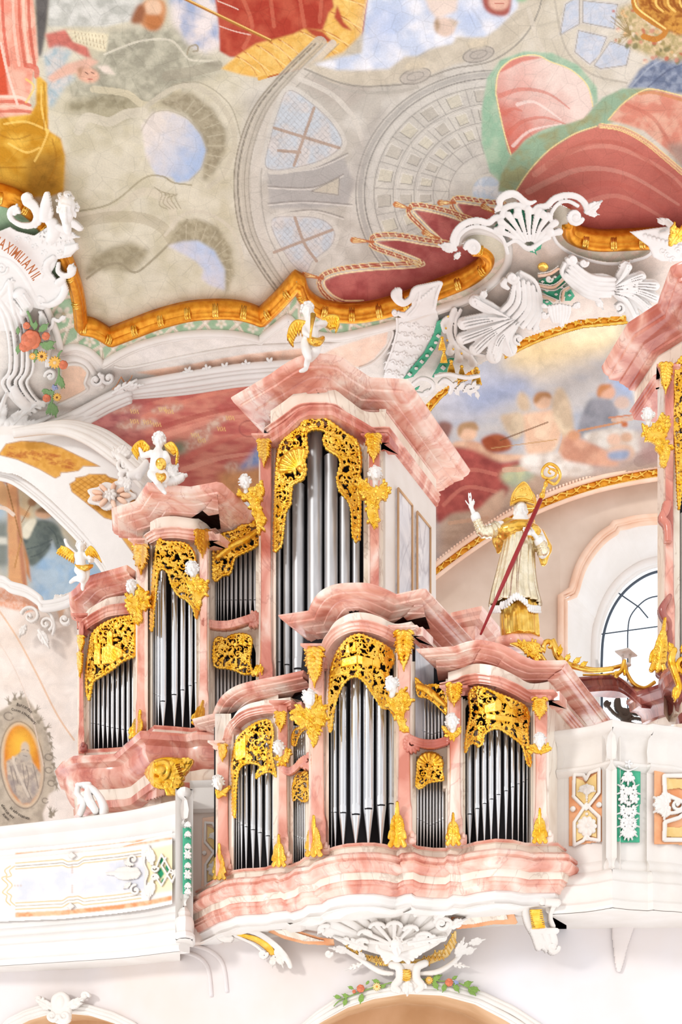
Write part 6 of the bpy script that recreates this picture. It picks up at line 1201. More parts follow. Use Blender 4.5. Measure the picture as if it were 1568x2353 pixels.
# pier between the parapet and the choir organ
pier = thing('gallery_pier', 'pale peach pier with a strapwork panel between left parapet and choir organ', 'pier', Wp(468, 2150, 16.8))
band('pier_wall', np.array([436, 512.]), 1797, 2166, lambda x: 16.8, .6, 'wall', pier)
sweep('pier_cap', np.array([Wp(438, 1797, 16.75), Wp(512, 1795, 16.75)]), [(-.3, 0), (.07, 0), (.06, -.05), (.02, -.09), (.02, -.36), (.05, -.4), (0, -.44), (-.3, -.44)], 'stucco', pier)
R = Relief(462, 1870, 512, 2045, 1.2); R.poly([(465, 1880), (510, 1874), (510, 2040), (463, 2040)], 1); R.build('orange_panel', 'peach', lambda x, y: 16.78+0*x, pier, back=False)
def lattice_panel(par, x0, x1, y0, y1, sl, srf, back_m='ochre', clip=None):
 """strapwork frame: two chamfered lozenges crossing in the middle, a hanging flower and a daisy"""
 q = lambda u, v: (x0+(x1-x0)*u, y0+(y1-y0)*v+sl*(u-.5)); w = (x1-x0)
 R = Relief(x0-4, y0-8, x1+4, y1+8, 1.0)
 for pl in ([q(.2, .09), q(.42, .14), q(.5, .19), q(.6, .12), q(.84, .07), q(.84, .32), q(.52, .5), q(.2, .33)], [q(.2, .68), q(.5, .5), q(.84, .67), q(.84, .93), q(.6, .88), q(.5, .84), q(.42, .9), q(.2, .94)]): R.poly(pl, .5)
 if clip: R.H[R.X > clip] = -1
 R.build('panel_ground', back_m, srf, par, back=False, thick=1.5)
 R = Relief(x0-4, y0-8, x1+4, y1+8, 1.0)
 for pl in ([q(.14, .05), q(.42, .07), q(.5, .14), q(.6, .06), q(.9, .03), q(.9, .34), q(.5, .53), q(.12, .34), q(.14, .05)], [q(.14, .68), q(.5, .47), q(.9, .66), q(.9, .97), q(.6, .93), q(.5, .88), q(.42, .94), q(.14, .98), q(.14, .68)]): R.st_(pl, w*.055, 1, sm=0)
 R.dome(*q(.1, .5), w*.09); R.dome(*q(.9, .5), w*.09)
 c = q(.52, .28); R.leaf(c[0], c[1]-8, 30, w*.3, w*.12, 3, 2); R.leaf(c[0], c[1]-8, 150, w*.3, w*.12, 3, 2); R.leaf(c[0], c[1]-10, 90, w*.3, w*.14, 3, 3)
 for k in range(5): R.dome(c[0], c[1]+12+k*6, 4-.5*k, h=4)
 c = q(.52, .76); R.rosette(c[0], c[1], w*.32, 10, 2); R.dome(c[0], c[1]-w*.38, 4); R.dome(c[0], c[1]+w*.4, 5, 3)
 if clip: R.H[R.X > clip] = -1
 R.build('strapwork', 'stucco', srf, par, back=False)
lattice_panel(pier, 464, 526, 1882, 2036, -4, lambda x, y: 16.75+0*x, clip=508)
# right parapet
gr_ = thing('gallery_parapet', 'white gallery parapet right of the choir organ, with orange and green stucco panels', 'parapet', Wp(1430, 2070, 13.3))
rtq = [(1262, 1678), (1275, 1676), (1347, 1666), (1400, 1651), (1408, 1648), (1446, 1656), (1489, 1661), (1501, 1658), (1529, 1663), (1568, 1668), (1680, 1700)]
P = pz(join(rtq[:2], crv(rtq[1:4], 5), rtq[4:5], crv(rtq[4:7], 5), crv(rtq[7:], 4)), 4.95); P = np.concatenate([[P[0]+SIDE*.8], P])
sweep('parapet_wall', P, [(a_, b_*1.067) for a_, b_ in gprof], 'stucco', gr_); soffit('soffit', gr_, P, -2.28, lowY, 'stucco')
RY = interp([(p[0], 4.95*F/(HZ-p[1])) for p in rtq]); rs = lambda d: (lambda x, y: RY(x)+.15-d)
for nm, pl, mt in (('orange_panel', [(1307, 1771), (1386, 1757), (1386, 1934), (1307, 1946)], 'orange'), ('green_panel', [(1416, 1759), (1444, 1770), (1473, 1761), (1471, 1937), (1444, 1938), (1417, 1935)], 'green'), ('orange_panel', [(1503, 1761), (1640, 1770), (1640, 1945), (1504, 1940)], 'orange')):
 R = Relief(1300, 1740, 1650, 1960, 2); R.poly(pl, .5); R.build(nm, mt, rs(.0), gr_, back=False, thick=2)
lattice_panel(gr_, 1309, 1384, 1768, 1942, -12, rs(.02))
R = Relief(1500, 1755, 1650, 1950, 1.2)
for pl in ([(1530, 1788), (1640, 1796), (1640, 1826), (1596, 1826), (1560, 1812), (1530, 1816)], [(1530, 1900), (1560, 1902), (1596, 1888), (1640, 1890), (1640, 1926), (1530, 1924)]): R.poly(pl, .5)
R.build('panel_ground', 'ochre', rs(.02), gr_, back=False)
R = Relief(1500, 1755, 1650, 1950, 1.0); R.st_([(1640, 1782), (1526, 1784), (1528, 1826), (1560, 1840), (1590, 1856), (1560, 1880), (1528, 1890), (1526, 1930), (1640, 1932)], 5, 1, sm=0)
for a in (-150, -100, 150, 100, 180): R.leaf(1532, 1850, a, 34, 13, 3, 2)
R.spiral(1556, 1850, 14, 1.1, 0, 1, 4, 3); R.st_([(1540, 1870), (1570, 1862), (1600, 1830)], 4, 3); R.build('leaf_ornament', 'stucco', rs(.03), gr_, back=False)
R = Relief(1412, 1735, 1478, 1940, 1.0); R.rosette(1444, 1757, 11, 5, 2); R.st_([(1420, 1762), (1444, 1772), (1470, 1762)], 2, 1)
for a in (60, 90, 120): R.leaf(1443, 1776, a, 30, 9, 2, 2)
for y, L_ in ((1824, 28), (1870, 26), (1900, 26)):
 for a in (15, 60, 120, 165, -30, -150): R.leaf(1444, y-6, a, L_, 8, 2, 1)
for x, y, r_q in ((1432, 1838, 12), (1457, 1838, 12), (1444, 1886, 12), (1444, 1848, 7)): R.rosette(x, y, r_q, 6, 4)
for a in (70, 90, 110, 40, 140): R.leaf(1444, 1906, a, 26, 9, 2, 2)
R.build('flower_garland', 'whitefig', rs(.03), gr_, back=False)
# ------------------------------------------------------------------ wall below the gallery with two arches
la = interp([(-80, 2420), (-20, 2384), (20, 2342), (60, 2322), (100, 2310), (145, 2305), (200, 2310), (260, 2328), (310, 2352), (360, 2400), (420, 2480)])
lai = interp([(-80, 2440), (-20, 2404), (20, 2362), (60, 2342), (100, 2330), (145, 2326), (200, 2331), (260, 2350), (300, 2372), (350, 2410), (420, 2500)])
ra = interp([(620, 2430), (690, 2360), (730, 2326), (780, 2292), (850, 2270), (935, 2258), (1030, 2262), (1110, 2282), (1180, 2314), (1245, 2356), (1320, 2430)])
rai = interp([(640, 2440), (712, 2362), (745, 2342), (800, 2312), (860, 2292), (935, 2280), (1020, 2284), (1095, 2304), (1160, 2338), (1200, 2362), (1300, 2450)])
def wbot(x):
 if -60 < x < 400: return float(la(x))
 if 640 < x < 1300: return float(ra(x))
 return 2480
xs = np.concatenate([np.arange(-80, -60, 10), [-61], np.arange(-60, 400, 10), [401], np.arange(410, 640, 10), [641], np.arange(650, 1300, 10), [1301], np.arange(1310, 1680, 10)])
struct(band('wall_front', xs, lambda x: float(np.interp(x, [-80, 0, 440, 441, 700, 1262, 1300, 1680], [2190, 2180, 2120, 2100, 2050, 2020, 2040, 2040])), wbot, lambda x: float(lowY(x)), .12, 'lowerwall'))
for f_o, f_i, x0, x1 in ((la, lai, -60, 400), (ra, rai, 640, 1300)):
 xa = np.arange(x0, x1, 8.); o_ = np.array([f_o(x) for x in xa]); i_ = np.array([f_i(x) for x in xa])
 for t, r_q in ((0.05, .03), (.35, .04), (.75, .03)): tubeline('trim_13', list(zip(xa, o_*(1-t)+i_*t)), lambda x, y: lowY(x)-.03, r_q, 'stucco')
 struct(band('trim_13', xa, f_o, f_i, lambda x: float(lowY(x))+.0, .2, 'stucco'))
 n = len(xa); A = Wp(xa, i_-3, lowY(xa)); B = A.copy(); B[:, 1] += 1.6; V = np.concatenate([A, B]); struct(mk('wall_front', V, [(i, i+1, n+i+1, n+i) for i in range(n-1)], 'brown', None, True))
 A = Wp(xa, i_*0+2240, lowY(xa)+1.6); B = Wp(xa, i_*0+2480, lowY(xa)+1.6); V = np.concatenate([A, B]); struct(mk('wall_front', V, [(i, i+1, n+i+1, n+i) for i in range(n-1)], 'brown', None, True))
# swelling console under the right parapet and fold lines under the left one
R = Relief(1395, 2050, 1500, 2240, 2); R.st_([(1447, 2050), (1434, 2110), (1426, 2170), (1422, 2230)], [46, 30, 18, 6], 0, .45); struct(R.build('wall_front', 'lowerwall', lambda x, y: lowY(x)-.02, None, back=False))
tubeline('trim_14', crv([(404, 2186), (450, 2196), (478, 2225), (486, 2290)], 6), lambda x, y: lowY(x)-.0, .03, 'lowerwall'); tubeline('trim_14', crv([(430, 2170), (480, 2184), (512, 2215), (522, 2280)], 6), lambda x, y: lowY(x)-.0, .03, 'lowerwall')
ys_ = lambda x, y: lowY(x)-.1-np.clip((2200-y)/110, 0, 1)*.75
# soffit panels
sof = thing('soffit_panel', 'orange bordered marbled panel left of the shell below the choir organ', 'panel', Wp(690, 2190, 15.6))
R = Relief(596, 2120, 778, 2182, 1.2); R.poly([(600, 2136), (660, 2131), (690, 2140), (735, 2154), (768, 2158), (770, 2174), (700, 2170), (652, 2158), (630, 2148)], 2); R.build('border', 'orange', ys_, sof, back=False)
R = Relief(596, 2120, 778, 2182, 1.2); R.poly([(628, 2138), (662, 2136), (690, 2146), (735, 2160), (756, 2164), (700, 2164), (664, 2154), (640, 2146)], 3); R.build('inlay', 'cream', lambda x, y: ys_(x, y)-.02, sof, back=False)
sof = thing('soffit_panel', 'orange bordered marbled panel right of the shell below the choir organ', 'panel', Wp(1110, 2140, 15.2))
R = Relief(1036, 2070, 1196, 2142, 1.2); R.poly([(1036, 2108), (1062, 2092), (1110, 2082), (1150, 2080), (1176, 2086), (1190, 2120), (1186, 2124), (1140, 2124), (1090, 2132), (1050, 2136), (1040, 2126)], 2); R.build('border', 'orange', ys_, sof, back=False)
R = Relief(1036, 2070, 1196, 2142, 1.2); R.poly([(1056, 2112), (1078, 2098), (1110, 2090), (1150, 2088), (1162, 2098), (1168, 2114), (1130, 2116), (1090, 2124), (1062, 2126)], 3); R.build('inlay', 'cream', lambda x, y: ys_(x, y)-.02, sof, back=False)
# left and right consoles
br = thing('console_bracket', 'slender white scroll bracket with a curved gold inlay, left below the choir organ', 'bracket', Wp(590, 2220, 16.0))
R = Relief(496, 2110, 690, 2236, 1.0); R.spiral(526, 2146, 15, 1.4, 60, 1, 5.5, 8); R.st_([(500, 2150), (512, 2160), (530, 2162)], 6, 4); R.st_([(534, 2134), (590, 2146), (634, 2176), (660, 2206), (668, 2222)], [6, 7, 8, 6], 4); R.st_([(540, 2152), (580, 2170), (606, 2190)], 3.5, 4)
R.spiral(606, 2194, 10, 1.2, 0, 1, 4, 7); R.spiral(640, 2192, 9, 1.2, 0, -1, 4, 7); R.leaf(640, 2192, 70, 34, 11, 3, 6); R.leaf(630, 2200, 100, 24, 9, 3, 6); R.build('scroll', 'stucco', lambda x, y: ys_(x, y)-.05, br, thick=10)
R = Relief(540, 2130, 640, 2196, 1.0); R.st_([(548, 2149), (584, 2158), (612, 2174), (626, 2190)], [4, 7, 9, 8], 2); R.build('gold_inlay', 'gold', lambda x, y: ys_(x, y)-.09, br, back=False)
br = thing('console_bracket', 'broad white double scroll bracket with a ribbed gold inlay, right below the choir organ', 'bracket', Wp(1250, 2190, 15.0))
R = Relief(1194, 2060, 1292, 2200, 1.0)
R.st_([(1214, 2078), (1206, 2096), (1212, 2124), (1226, 2150), (1236, 2180)], [8, 8, 8, 7], 4); R.st_([(1270, 2086), (1262, 2110), (1268, 2132)], [6, 5, 6], 4); R.st_([(1218, 2076), (1276, 2080)], 9, 14, sm=0); R.spiral(1216, 2076, 12, 1.3, 0, 1, 4.5, 18); R.dome(1240, 2078, 8, 10, 8, 0, 20)
R.st_([(1220, 2142), (1274, 2144)], 7, 12, sm=0); R.dome(1244, 2140, 7, 10, 8, 0, 15)
for k in range(3): R.st_([(1234+k*16, 2148), (1240+k*15, 2166), (1252+k*9, 2182)], [8, 9, 6], 6)
R.spiral(1268, 2182, 12, 1.1, 0, 1, 5, 12); R.leaf(1236, 2160, 60, 34, 10, 3, 10); R.build('scroll', 'stucco', lambda x, y: ys_(x, y)-.15, br, thick=16)
R = Relief(1214, 2088, 1262, 2140, 1.0); R.poly([(1218, 2090), (1242, 2090), (1242, 2112), (1252, 2134), (1230, 2136), (1222, 2112)], 5, 4)
for k in range(10): R.st_([(1218+k*.6, 2094+k*4.4), (1244+k*.9, 2092+k*4.4)], 1.8, 4, sm=0)
R.build('gold_inlay', 'gold', lambda x, y: ys_(x, y)-.3, br, back=False)
# the great shell with cherub head
sh_ = thing('stucco_shell', 'huge ruffled white stucco shell with winged cherub head under the choir organ', 'shell', Wp(915, 2220, 15.4))
R = Relief(730, 2070, 1085, 2235, 1.0)
R.poly([(785, 2165), (760, 2150), (745, 2130), (740, 2110), (765, 2096), (800, 2085), (850, 2078), (920, 2078), (980, 2088), (1020, 2100), (1040, 2120), (1030, 2150), (990, 2180), (940, 2200), (880, 2195), (830, 2180)], 4, 6, sm=3)
for k, (x, y) in enumerate(((748, 2134), (750, 2116), (775, 2100), (812, 2092), (842, 2086), (888, 2088), (935, 2090), (975, 2100), (1008, 2110), (1022, 2130), (1016, 2152))):
 R.st_([(905, 2168), ((905+x)/2, (2168+y)/2+6), (x, y)], [4, 7, 11], 6)
for c_, rx, a0, a1 in (((772, 2108), 18, 170, 330), ((812, 2096), 26, 190, 350), ((858, 2088), 30, 185, 355), ((922, 2090), 30, 185, 355), ((976, 2102), 24, 190, 360), ((1014, 2118), 18, 200, 400), ((748, 2130), 12, 120, 300)):
 R.st_(el(c_[0], c_[1], rx, rx*.46, 0, 12, a0, a1), 5.5, 22, sm=3)
for c_, rx in (((838, 2140), 14), ((866, 2124), 16), ((905, 2122), 16), ((942, 2130), 15), ((832, 2158), 12), ((972, 2146), 16)): R.st_(el(c_[0], c_[1]+4, rx, rx*.55, 0, 10, 185, 355), 4.5, 26, sm=3); R.st_([(905, 2170), c_], [3, 6], 20)
R.leaf(940, 2164, -10, 84, 16, 5, 26); R.leaf(840, 2176, 200, 76, 14, 5, 18); R.leaf(1000, 2106, -50, 50, 14, 4, 24); R.leaf(1030, 2128, -25, 44, 12, 3, 18); R.spiral(1012, 2120, 14, 1.2, 0, 1, 5, 26); R.leaf(736, 2140, 190, 30, 10, 3, 8)
R.spiral(718, 2120, 9, 1, 0, 1, 4, 4); R.leaf(760, 2150, 215, 34, 9, 3, 6)
R.build('ruffled_shell', 'stucco', lambda x, y: ys_(x, y)-.1, sh_, d=(0, -1, -.25), thick=14)
R = Relief(780, 2130, 1060, 2235, 1.2); R.poly([(786, 2166), (840, 2192), (900, 2206), (970, 2204), (1020, 2180), (1044, 2138), (1050, 2140), (1048, 2172), (1030, 2200), (990, 2216), (940, 2222), (880, 2220), (830, 2204), (800, 2184)], 1); R.build('lattice_ground', 'ochre', lambda x, y: ys_(x, y)-.03, sh_, back=False)
R = Relief(780, 2130, 1060, 2235, 1.0)
for k in range(26):
 x = 790+k*10
 for sg in (1, -1):
  for j in range(6):
   xx = x+sg*j*7; yy = 2150+j*13
   if inside(np.array([(786, 2166), (840, 2190), (900, 2204), (970, 2202), (1020, 2178), (1044, 2138), (1050, 2140), (1048, 2172), (1030, 2200), (990, 2216), (940, 2222), (880, 2220), (830, 2204), (800, 2184)], float), np.array([[float(xx)]]), np.array([[float(yy)]]))[0, 0]: R.st_([(xx-2.6*sg, yy-5), (xx+2.6*sg, yy+5)], 1.4, 1, sm=0)
R.cc = None; R.build('lattice_bars', 'goldsmooth', lambda x, y: ys_(x, y)-.05, sh_, back=False)
R = Relief(745, 2140, 1120, 2250, 1.0)
R.st_([(780, 2176), (820, 2200), (870, 2232), (902, 2238)], [4, 6, 7, 5], 2); R.st_([(968, 2238), (1010, 2232), (1050, 2204), (1072, 2170)], [5, 7, 6, 4], 2); R.leaf(800, 2186, 190, 44, 10, 4, 3); R.leaf(840, 2212, -120, 36, 9, 3, 3); R.leaf(1050, 2200, -70, 48, 12, 4, 3); R.leaf(1066, 2190, -20, 30, 10, 3, 3); R.leaf(1080, 2168, -15, 36, 10, 3, 3); R.leaf(1040, 2216, 10, 40, 8, 3, 3); R.spiral(756, 2192, 8, 1.1, 0, 1, 4, 3); R.leaf(830, 2216, 160, 40, 8, 3, 2)
R.build('leaf_scrolls', 'stucco', lambda x, y: ys_(x, y)-.04, sh_, back=False)
# keystone with gold oval
ks = thing('arch_keystone', 'white scrolled keystone with golden ribbed oval above the middle arch', 'keystone', Wp(936, 2290, 15.3))
R = Relief(888, 2205, 985, 2296, 1.0); R.st_([(900, 2220), (916, 2226), (918, 2250), (906, 2268), (916, 2278)], [9, 10, 10, 9, 6], 6); R.st_([(976, 2216), (958, 2226), (956, 2250), (968, 2266), (958, 2278)], [9, 10, 10, 9, 6], 6); R.poly([(912, 2216), (964, 2216), (958, 2280), (914, 2280)], 5); R.leaf(936, 2258, 90, 30, 14, 3, 8); R.spiral(904, 2272, 8, 1, 0, 1, 3, 10); R.spiral(970, 2270, 8, 1, 0, -1, 3, 10)
R.build('scrolled_body', 'stucco', lambda x, y: lowY(x)-.12, ks, thick=12)
R = Relief(918, 2222, 950, 2260, 1.0); R.dome(934, 2241, 11.5, 14.5, 5)
for k in range(5): R.st_([(924+abs(k-2), 2230+k*5.5), (934, 2232+k*5.5), (944-abs(k-2), 2230+k*5.5)], 2.2, 4)
R.build('gold_oval', 'goldsmooth', lambda x, y: lowY(x)-.22, ks, back=False)
# painted flower swags on the arch
FC = {'rose': (226, 130, 96), 'yellow': (240, 190, 96), 'pale': (246, 214, 150), 'blue': (150, 160, 196), 'leaf': (140, 170, 84), 'leaf2': (168, 192, 98)}
def festoon(name, label, items, srf, stem, box, d=(0, -1, 0), lc=None, th=3, cat='garland', sr=1.6):
 t = thing(name, label, cat, Wp(box[0]/2+box[2]/2, box[3], float(srf(np.array((box[0]+box[2])/2.), np.array(float(box[3]))))))
 lf = lc or ((134, 168, 84), (168, 192, 104))
 R = Relief(*box, 1.0); R.cc = s2l(lf[0]); R.st_(stem, sr, 1)
 for it in items:
  if it[0] == 'leaf': R.cc = s2l(lf[int(it[1]) % 2]); R.leaf(it[1], it[2], it[3], it[4], it[4]*.34, 3, 1)
 R.build('stem_and_leaves', 'tint', srf, t, d, th, False, usecol=True)
 for it in items:
  if it[0] != 'leaf':
   k, x, y, r = it[:4]; R = Relief(x-r*1.4, y-r*1.4, x+r*1.4, y+r*1.4, .8); R.cc = s2l(FC[k])
   if k == 'rose':
    for j, (q, n) in enumerate(((.66, 7), (.36, 5))):
     for i in range(n): a = 2*PI*i/n+j; R.cc = s2l(FC[k])*(1 if i % 2 else .82); R.dome(x+q*r*math.cos(a), y+q*r*math.sin(a), r*.44, r*.32, r*.34, math.degrees(a)+90, 2+j*r*.2)
    R.dome(x, y, r*.25, h=r*.3, base=3+r*.3)
   elif k == 'blue':
    for i in range(9): a = i*2.4; R.dome(x+r*.22*math.sqrt(i)*1.1*math.cos(a), y+r*.22*math.sqrt(i)*1.1*math.sin(a), r*.3, h=r*.3, base=2)
   else:
    for i in range(12): a = 2*PI*i/12; R.dome(x+.6*r*math.cos(a), y+.6*r*math.sin(a), r*.42, r*.19, r*.25, math.degrees(a), 2)
    R.cc = s2l((220, 150, 60) if k == 'pale' else (120, 76, 40) if len(it) > 4 else (236, 210, 170)); R.dome(x, y, r*.28, h=r*.3, base=2+r*.15)
   R.build('flower', 'tint', lambda a, b: srf(a, b)-.01, t, d, th, False, usecol=True)
 return t
wsr = lambda x, y: lowY(x)-.1
festoon('flower_garland', 'stucco garland with rose and pale flower on the arch, left of the keystone', [('rose', 829, 2272, 10), ('rose', 814, 2279, 5), ('pale', 866, 2268, 10), ('leaf', 800, 2290, 200, 16), ('leaf', 812, 2272, 200, 14), ('leaf', 832, 2286, 100, 22), ('leaf', 796, 2296, 110, 18), ('leaf', 782, 2292, 190, 16), ('leaf', 872, 2258, -160, 18), ('leaf', 886, 2264, 150, 14), ('leaf', 842, 2262, -50, 12)], wsr, [(768, 2312), (780, 2300), (812, 2286), (850, 2272), (906, 2256)], (760, 2240, 912, 2318))
festoon('flower_garland', 'stucco garland with yellow flower, rose and blue blossom, right of the keystone', [('yellow', 986, 2253, 10), ('rose', 1032, 2258, 10), ('blue', 1048, 2258, 7), ('leaf', 996, 2250, -25, 22), ('leaf', 996, 2256, 60, 22), ('leaf', 1024, 2262, 110, 20), ('leaf', 1044, 2262, 60, 22), ('leaf', 1040, 2250, -30, 14), ('leaf', 1066, 2264, -20, 22), ('leaf', 1078, 2270, 50, 24), ('leaf', 1084, 2270, 20, 20)], wsr, [(966, 2250), (1000, 2254), (1040, 2256), (1066, 2264), (1096, 2280)], (960, 2232, 1110, 2294))
# cartouche on the left arch
ct = thing('stucco_cartouche', 'white stucco cartouche with leafy scrolls on the crown of the left arch', 'cartouche', Wp(145, 2350, 18.0))
R = Relief(78, 2270, 212, 2356, 1.0); R.poly([(120, 2296), (134, 2282), (150, 2280), (164, 2296), (166, 2330), (160, 2352), (130, 2352), (120, 2330)], 8, 8, sm=3); R.spiral(124, 2336, 12, 1.2, 0, 1, 4.5, 8); R.spiral(152, 2336, 12, 1.2, 180, -1, 4.5, 8); R.leaf(122, 2318, -150, 42, 12, 4, 5); R.leaf(160, 2316, -30, 48, 12, 4, 5); R.spiral(94, 2296, 9, 1, 0, 1, 4, 5); R.spiral(198, 2290, 9, 1, 0, -1, 4, 5); R.dome(142, 2304, 12, 18, 8, 0, 4)
R.build('carving', 'stucco', lambda x, y: lowY(x)-.1, ct, thick=10)
# ------------------------------------------------------------------ white stucco carving of the cove
SD = (0, -.75, -.66)
cs_ = lambda d: (lambda x, y: coveY(x, y)-d)
def stuc(name, label, cat, c, parts):
 t = thing(name, label, cat, Wp(c[0], c[1], float(coveY(c[0], c[1]))))
 for nm, R, mt, d, th in parts: R.build(nm, mt, cs_(d), t, SD, thick=th, back=False)
 return t
# left cartouche with the inscription
R = Relief(-70, 440, 196, 1040, 1.3)
R.poly([(-70, 540), (0, 530), (24, 520), (40, 530), (80, 540), (110, 520), (150, 530), (172, 552), (184, 566), (164, 590), (134, 596), (128, 612), (118, 628), (126, 640), (150, 642), (152, 664), (134, 692), (100, 712), (76, 706), (40, 760), (-70, 760)], 5, 7)
R.st_([(66, 462), (82, 476), (88, 498), (76, 516), (50, 516), (28, 502), (26, 484), (38, 476), (46, 488)], [13, 11, 9, 8, 6, 7, 6, 4], 6); R.dome(64, 454, 13, h=12, base=10)
R.leaf(84, 520, -70, 44, 10, 4, 10); R.leaf(36, 492, -80, 24, 9, 3, 8)
R.leaf(112, 510, -92, 66, 14, 5, 12); R.st_([(104, 500), (108, 470), (110, 444)], [11, 13, 6], 10); R.st_([(150, 522), (168, 512), (186, 524)], [8, 10, 7], 12); R.leaf(140, 536, 10, 44, 12, 4, 8)
R.st_([(122, 512), (126, 530), (120, 548)], [13, 16, 12], 8); R.st_([(136, 520), (150, 528), (162, 536)], [8, 7, 5], 14)
for k in range(7): R.leaf(100+k*9, 538-abs(k-3)*2, 95-k*4, 26, 7, 2, 8)
for x, y in ((44, 548), (66, 550), (82, 566), (104, 580), (140, 580), (160, 576)): R.rosette(x, y, 8, 5, 6)
R.poly([(150, 562), (180, 556), (184, 570), (166, 586), (146, 590)], 14, 6)
R.st_([(136, 604), (136, 622), (150, 632), (166, 628), (172, 614)], [4, 6, 7, 8, 4], 8); R.leaf(160, 622, -60, 20, 8, 3, 12)
R.st_([(124, 592), (110, 604), (112, 624), (126, 640)], [7, 8, 7, 5], 6); R.leaf(112, 600, 110, 40, 9, 4, 6)
R.dome(140, 646, 14, 10, 10, -30, 8); R.st_([(148, 650), (150, 668), (138, 688), (116, 700), (100, 698)], [6, 9, 9, 7, 4], 6); R.leaf(104, 690, -160, 22, 8, 3, 6)
# inner niche and mouldings under the inscription
R.st_([(-60, 588), (0, 592), (30, 604), (56, 634), (78, 676), (92, 700)], 5, 5, .7)
R.dome(2, 616, 14, 22, 6); R.spiral(6, 616, 14, 1.5, 0, 1, 3.4, 6); R.st_([(-20, 700), (10, 668), (24, 650), (30, 690), (36, 720)], [5, 6, 8, 6, 4], 5); R.rosette(28, 646, 9, 5, 8); R.st_([(48, 676), (62, 700), (58, 716)], [16, 17, 10], 5)
for k in range(5): R.st_([(36+k*6, 688-k*3.6), (56+k*5, 712-k*3.4)], 1.7, 20, sm=0)
for o_, r_q in ((0, 4.5), (13, 5.5), (28, 4), (40, 5), (54, 3.5)): R.st_([(-10+o_, 690+o_*.2), (12+o_, 730), (24+o_, 790), (24+o_*.98, 850), (8+o_*1.02, 880), (40+o_*.9, 924-o_*.1), (72+o_*.8, 950-o_*.5)], r_q, 3, sm=5)
for o_ in (0, 9): R.st_([(92+o_*.4, 716), (104+o_*.4, 740), (110+o_*.6, 800), (108+o_*.6, 840)], 3.4, 3)
R.st_([(96, 724), (98, 744), (112, 756), (122, 746), (124, 732), (136, 736), (146, 730)], [5, 6, 5, 4, 4, 5, 3], 5); R.leaf(138, 734, -30, 18, 7, 3, 4)
R.spiral(118, 862, 13, 1.2, 180, 1, 4.5, 5)
R.leaf(10, 1000, -50, 104, 22, 6, 6, .8, .3); R.leaf(24, 1010, -36, 110, 19, 6, 8, .8, .25); R.leaf(-8, 990, -78, 94, 20, 6, 6, .8, .2); R.leaf(20, 1016, -14, 90, 14, 5, 5); R.leaf(-4, 1000, 60, 50, 15, 4, 5); R.leaf(0, 986, -100, 70, 14, 4, 8)
R.st_([(34, 892), (46, 912), (60, 928), (70, 938)], [9, 12, 12, 8], 6); R.spiral(38, 902, 11, 1.2, 90, 1, 4, 10)
lc = stuc('stucco_cartouche', 'white stucco cartouche with an inscription and a winged putto at upper left', 'cartouche', (40, 760), [('carving', R, 'whitefig', .10, 5)])
def letters(par, text, pts, size, mat, Yf, d=0.0, stretch=1.0, name='lettering', ext=.006):
 """letters set one by one along a pixel path"""
 c = walk(pts, 1); cu = bpy.data.curves.new('t', 'FONT'); cu.size = 1; cu.offset = .018; ob = bpy.data.objects.new('t', cu); C.objects.link(ob)
 m = MB(); pos = 0
 for ch in text:
  cu.body = ch; bpy.context.view_layer.update(); me = bpy.data.meshes.new_from_object(ob.evaluated_get(bpy.context.evaluated_depsgraph_get()))
  n = len(me.vertices)
  if n:
   co = np.zeros(n*3); me.vertices.foreach_get('co', co); co = co.reshape(-1, 3); w = co[:, 0].max()-co[:, 0].min(); x0 = co[:, 0].min()
   adv = (w+.11)*size; i = min(int(pos+adv/2), len(c)-2); T = c[min(i+2, len(c)-1)]-c[max(i-2, 0)]; T = T/np.linalg.norm(T); nn = np.array([T[1], -T[0]])
   if nn[1] > 0: nn = -nn
   p = c[i][None, :]+((co[:, 0]-x0-w/2)*size)[:, None]*T+(co[:, 1]*size*stretch)[:, None]*nn
   Y = Yf(p[:, 0], p[:, 1])-d; A = Wp(p[:, 0], p[:, 1], Y-.012); m.add(A, [tuple(f.vertices) for f in me.polygons]); pos += adv
  else: pos += size*.28
  bpy.data.meshes.remove(me)
 bpy.data.objects.remove(ob); bpy.data.curves.remove(cu); return m.build(name, mat, par, False)
letters(lc, 'MAXIMILIAN II.', [(-19, 562), (0, 570), (20, 583), (40, 599), (60, 620), (76, 645), (92, 674), (104, 700)], 18.2, 'writing', coveY, .30, 1.9)
# inscriptions of the painted medallion
mdl = lambda x, y: 20.9+0*x
md = thing('wall_inscription', 'dark painted lettering around the bearded man medallion on the left wall', 'inscription', Wp(60, 1890, 20.9))
letters(md, 'Burcardus', [(38, 1622), (50, 1624), (62, 1630), (78, 1646)], 8.4, 'ink', mdl, .01, 1.2)
letters(md, 'Comes à Nellenburg.', [(26, 1632), (44, 1636), (60, 1645), (80, 1664), (98, 1684)], 7.0, 'ink', mdl, .01, 1.2)
letters(md, 'In advocatum', [(22, 1858), (34, 1868), (50, 1878), (80, 1888)], 8.6, 'ink', mdl, .01, 1.1); letters(md, 'electus est', [(2, 1850), (14, 1868), (30, 1882), (50, 1890)], 8.6, 'ink', mdl, .01, 1.1); letters(md, 'Anno', [(4, 1872), (14, 1882), (26, 1892)], 8.6, 'ink', mdl, .01, 1.1)
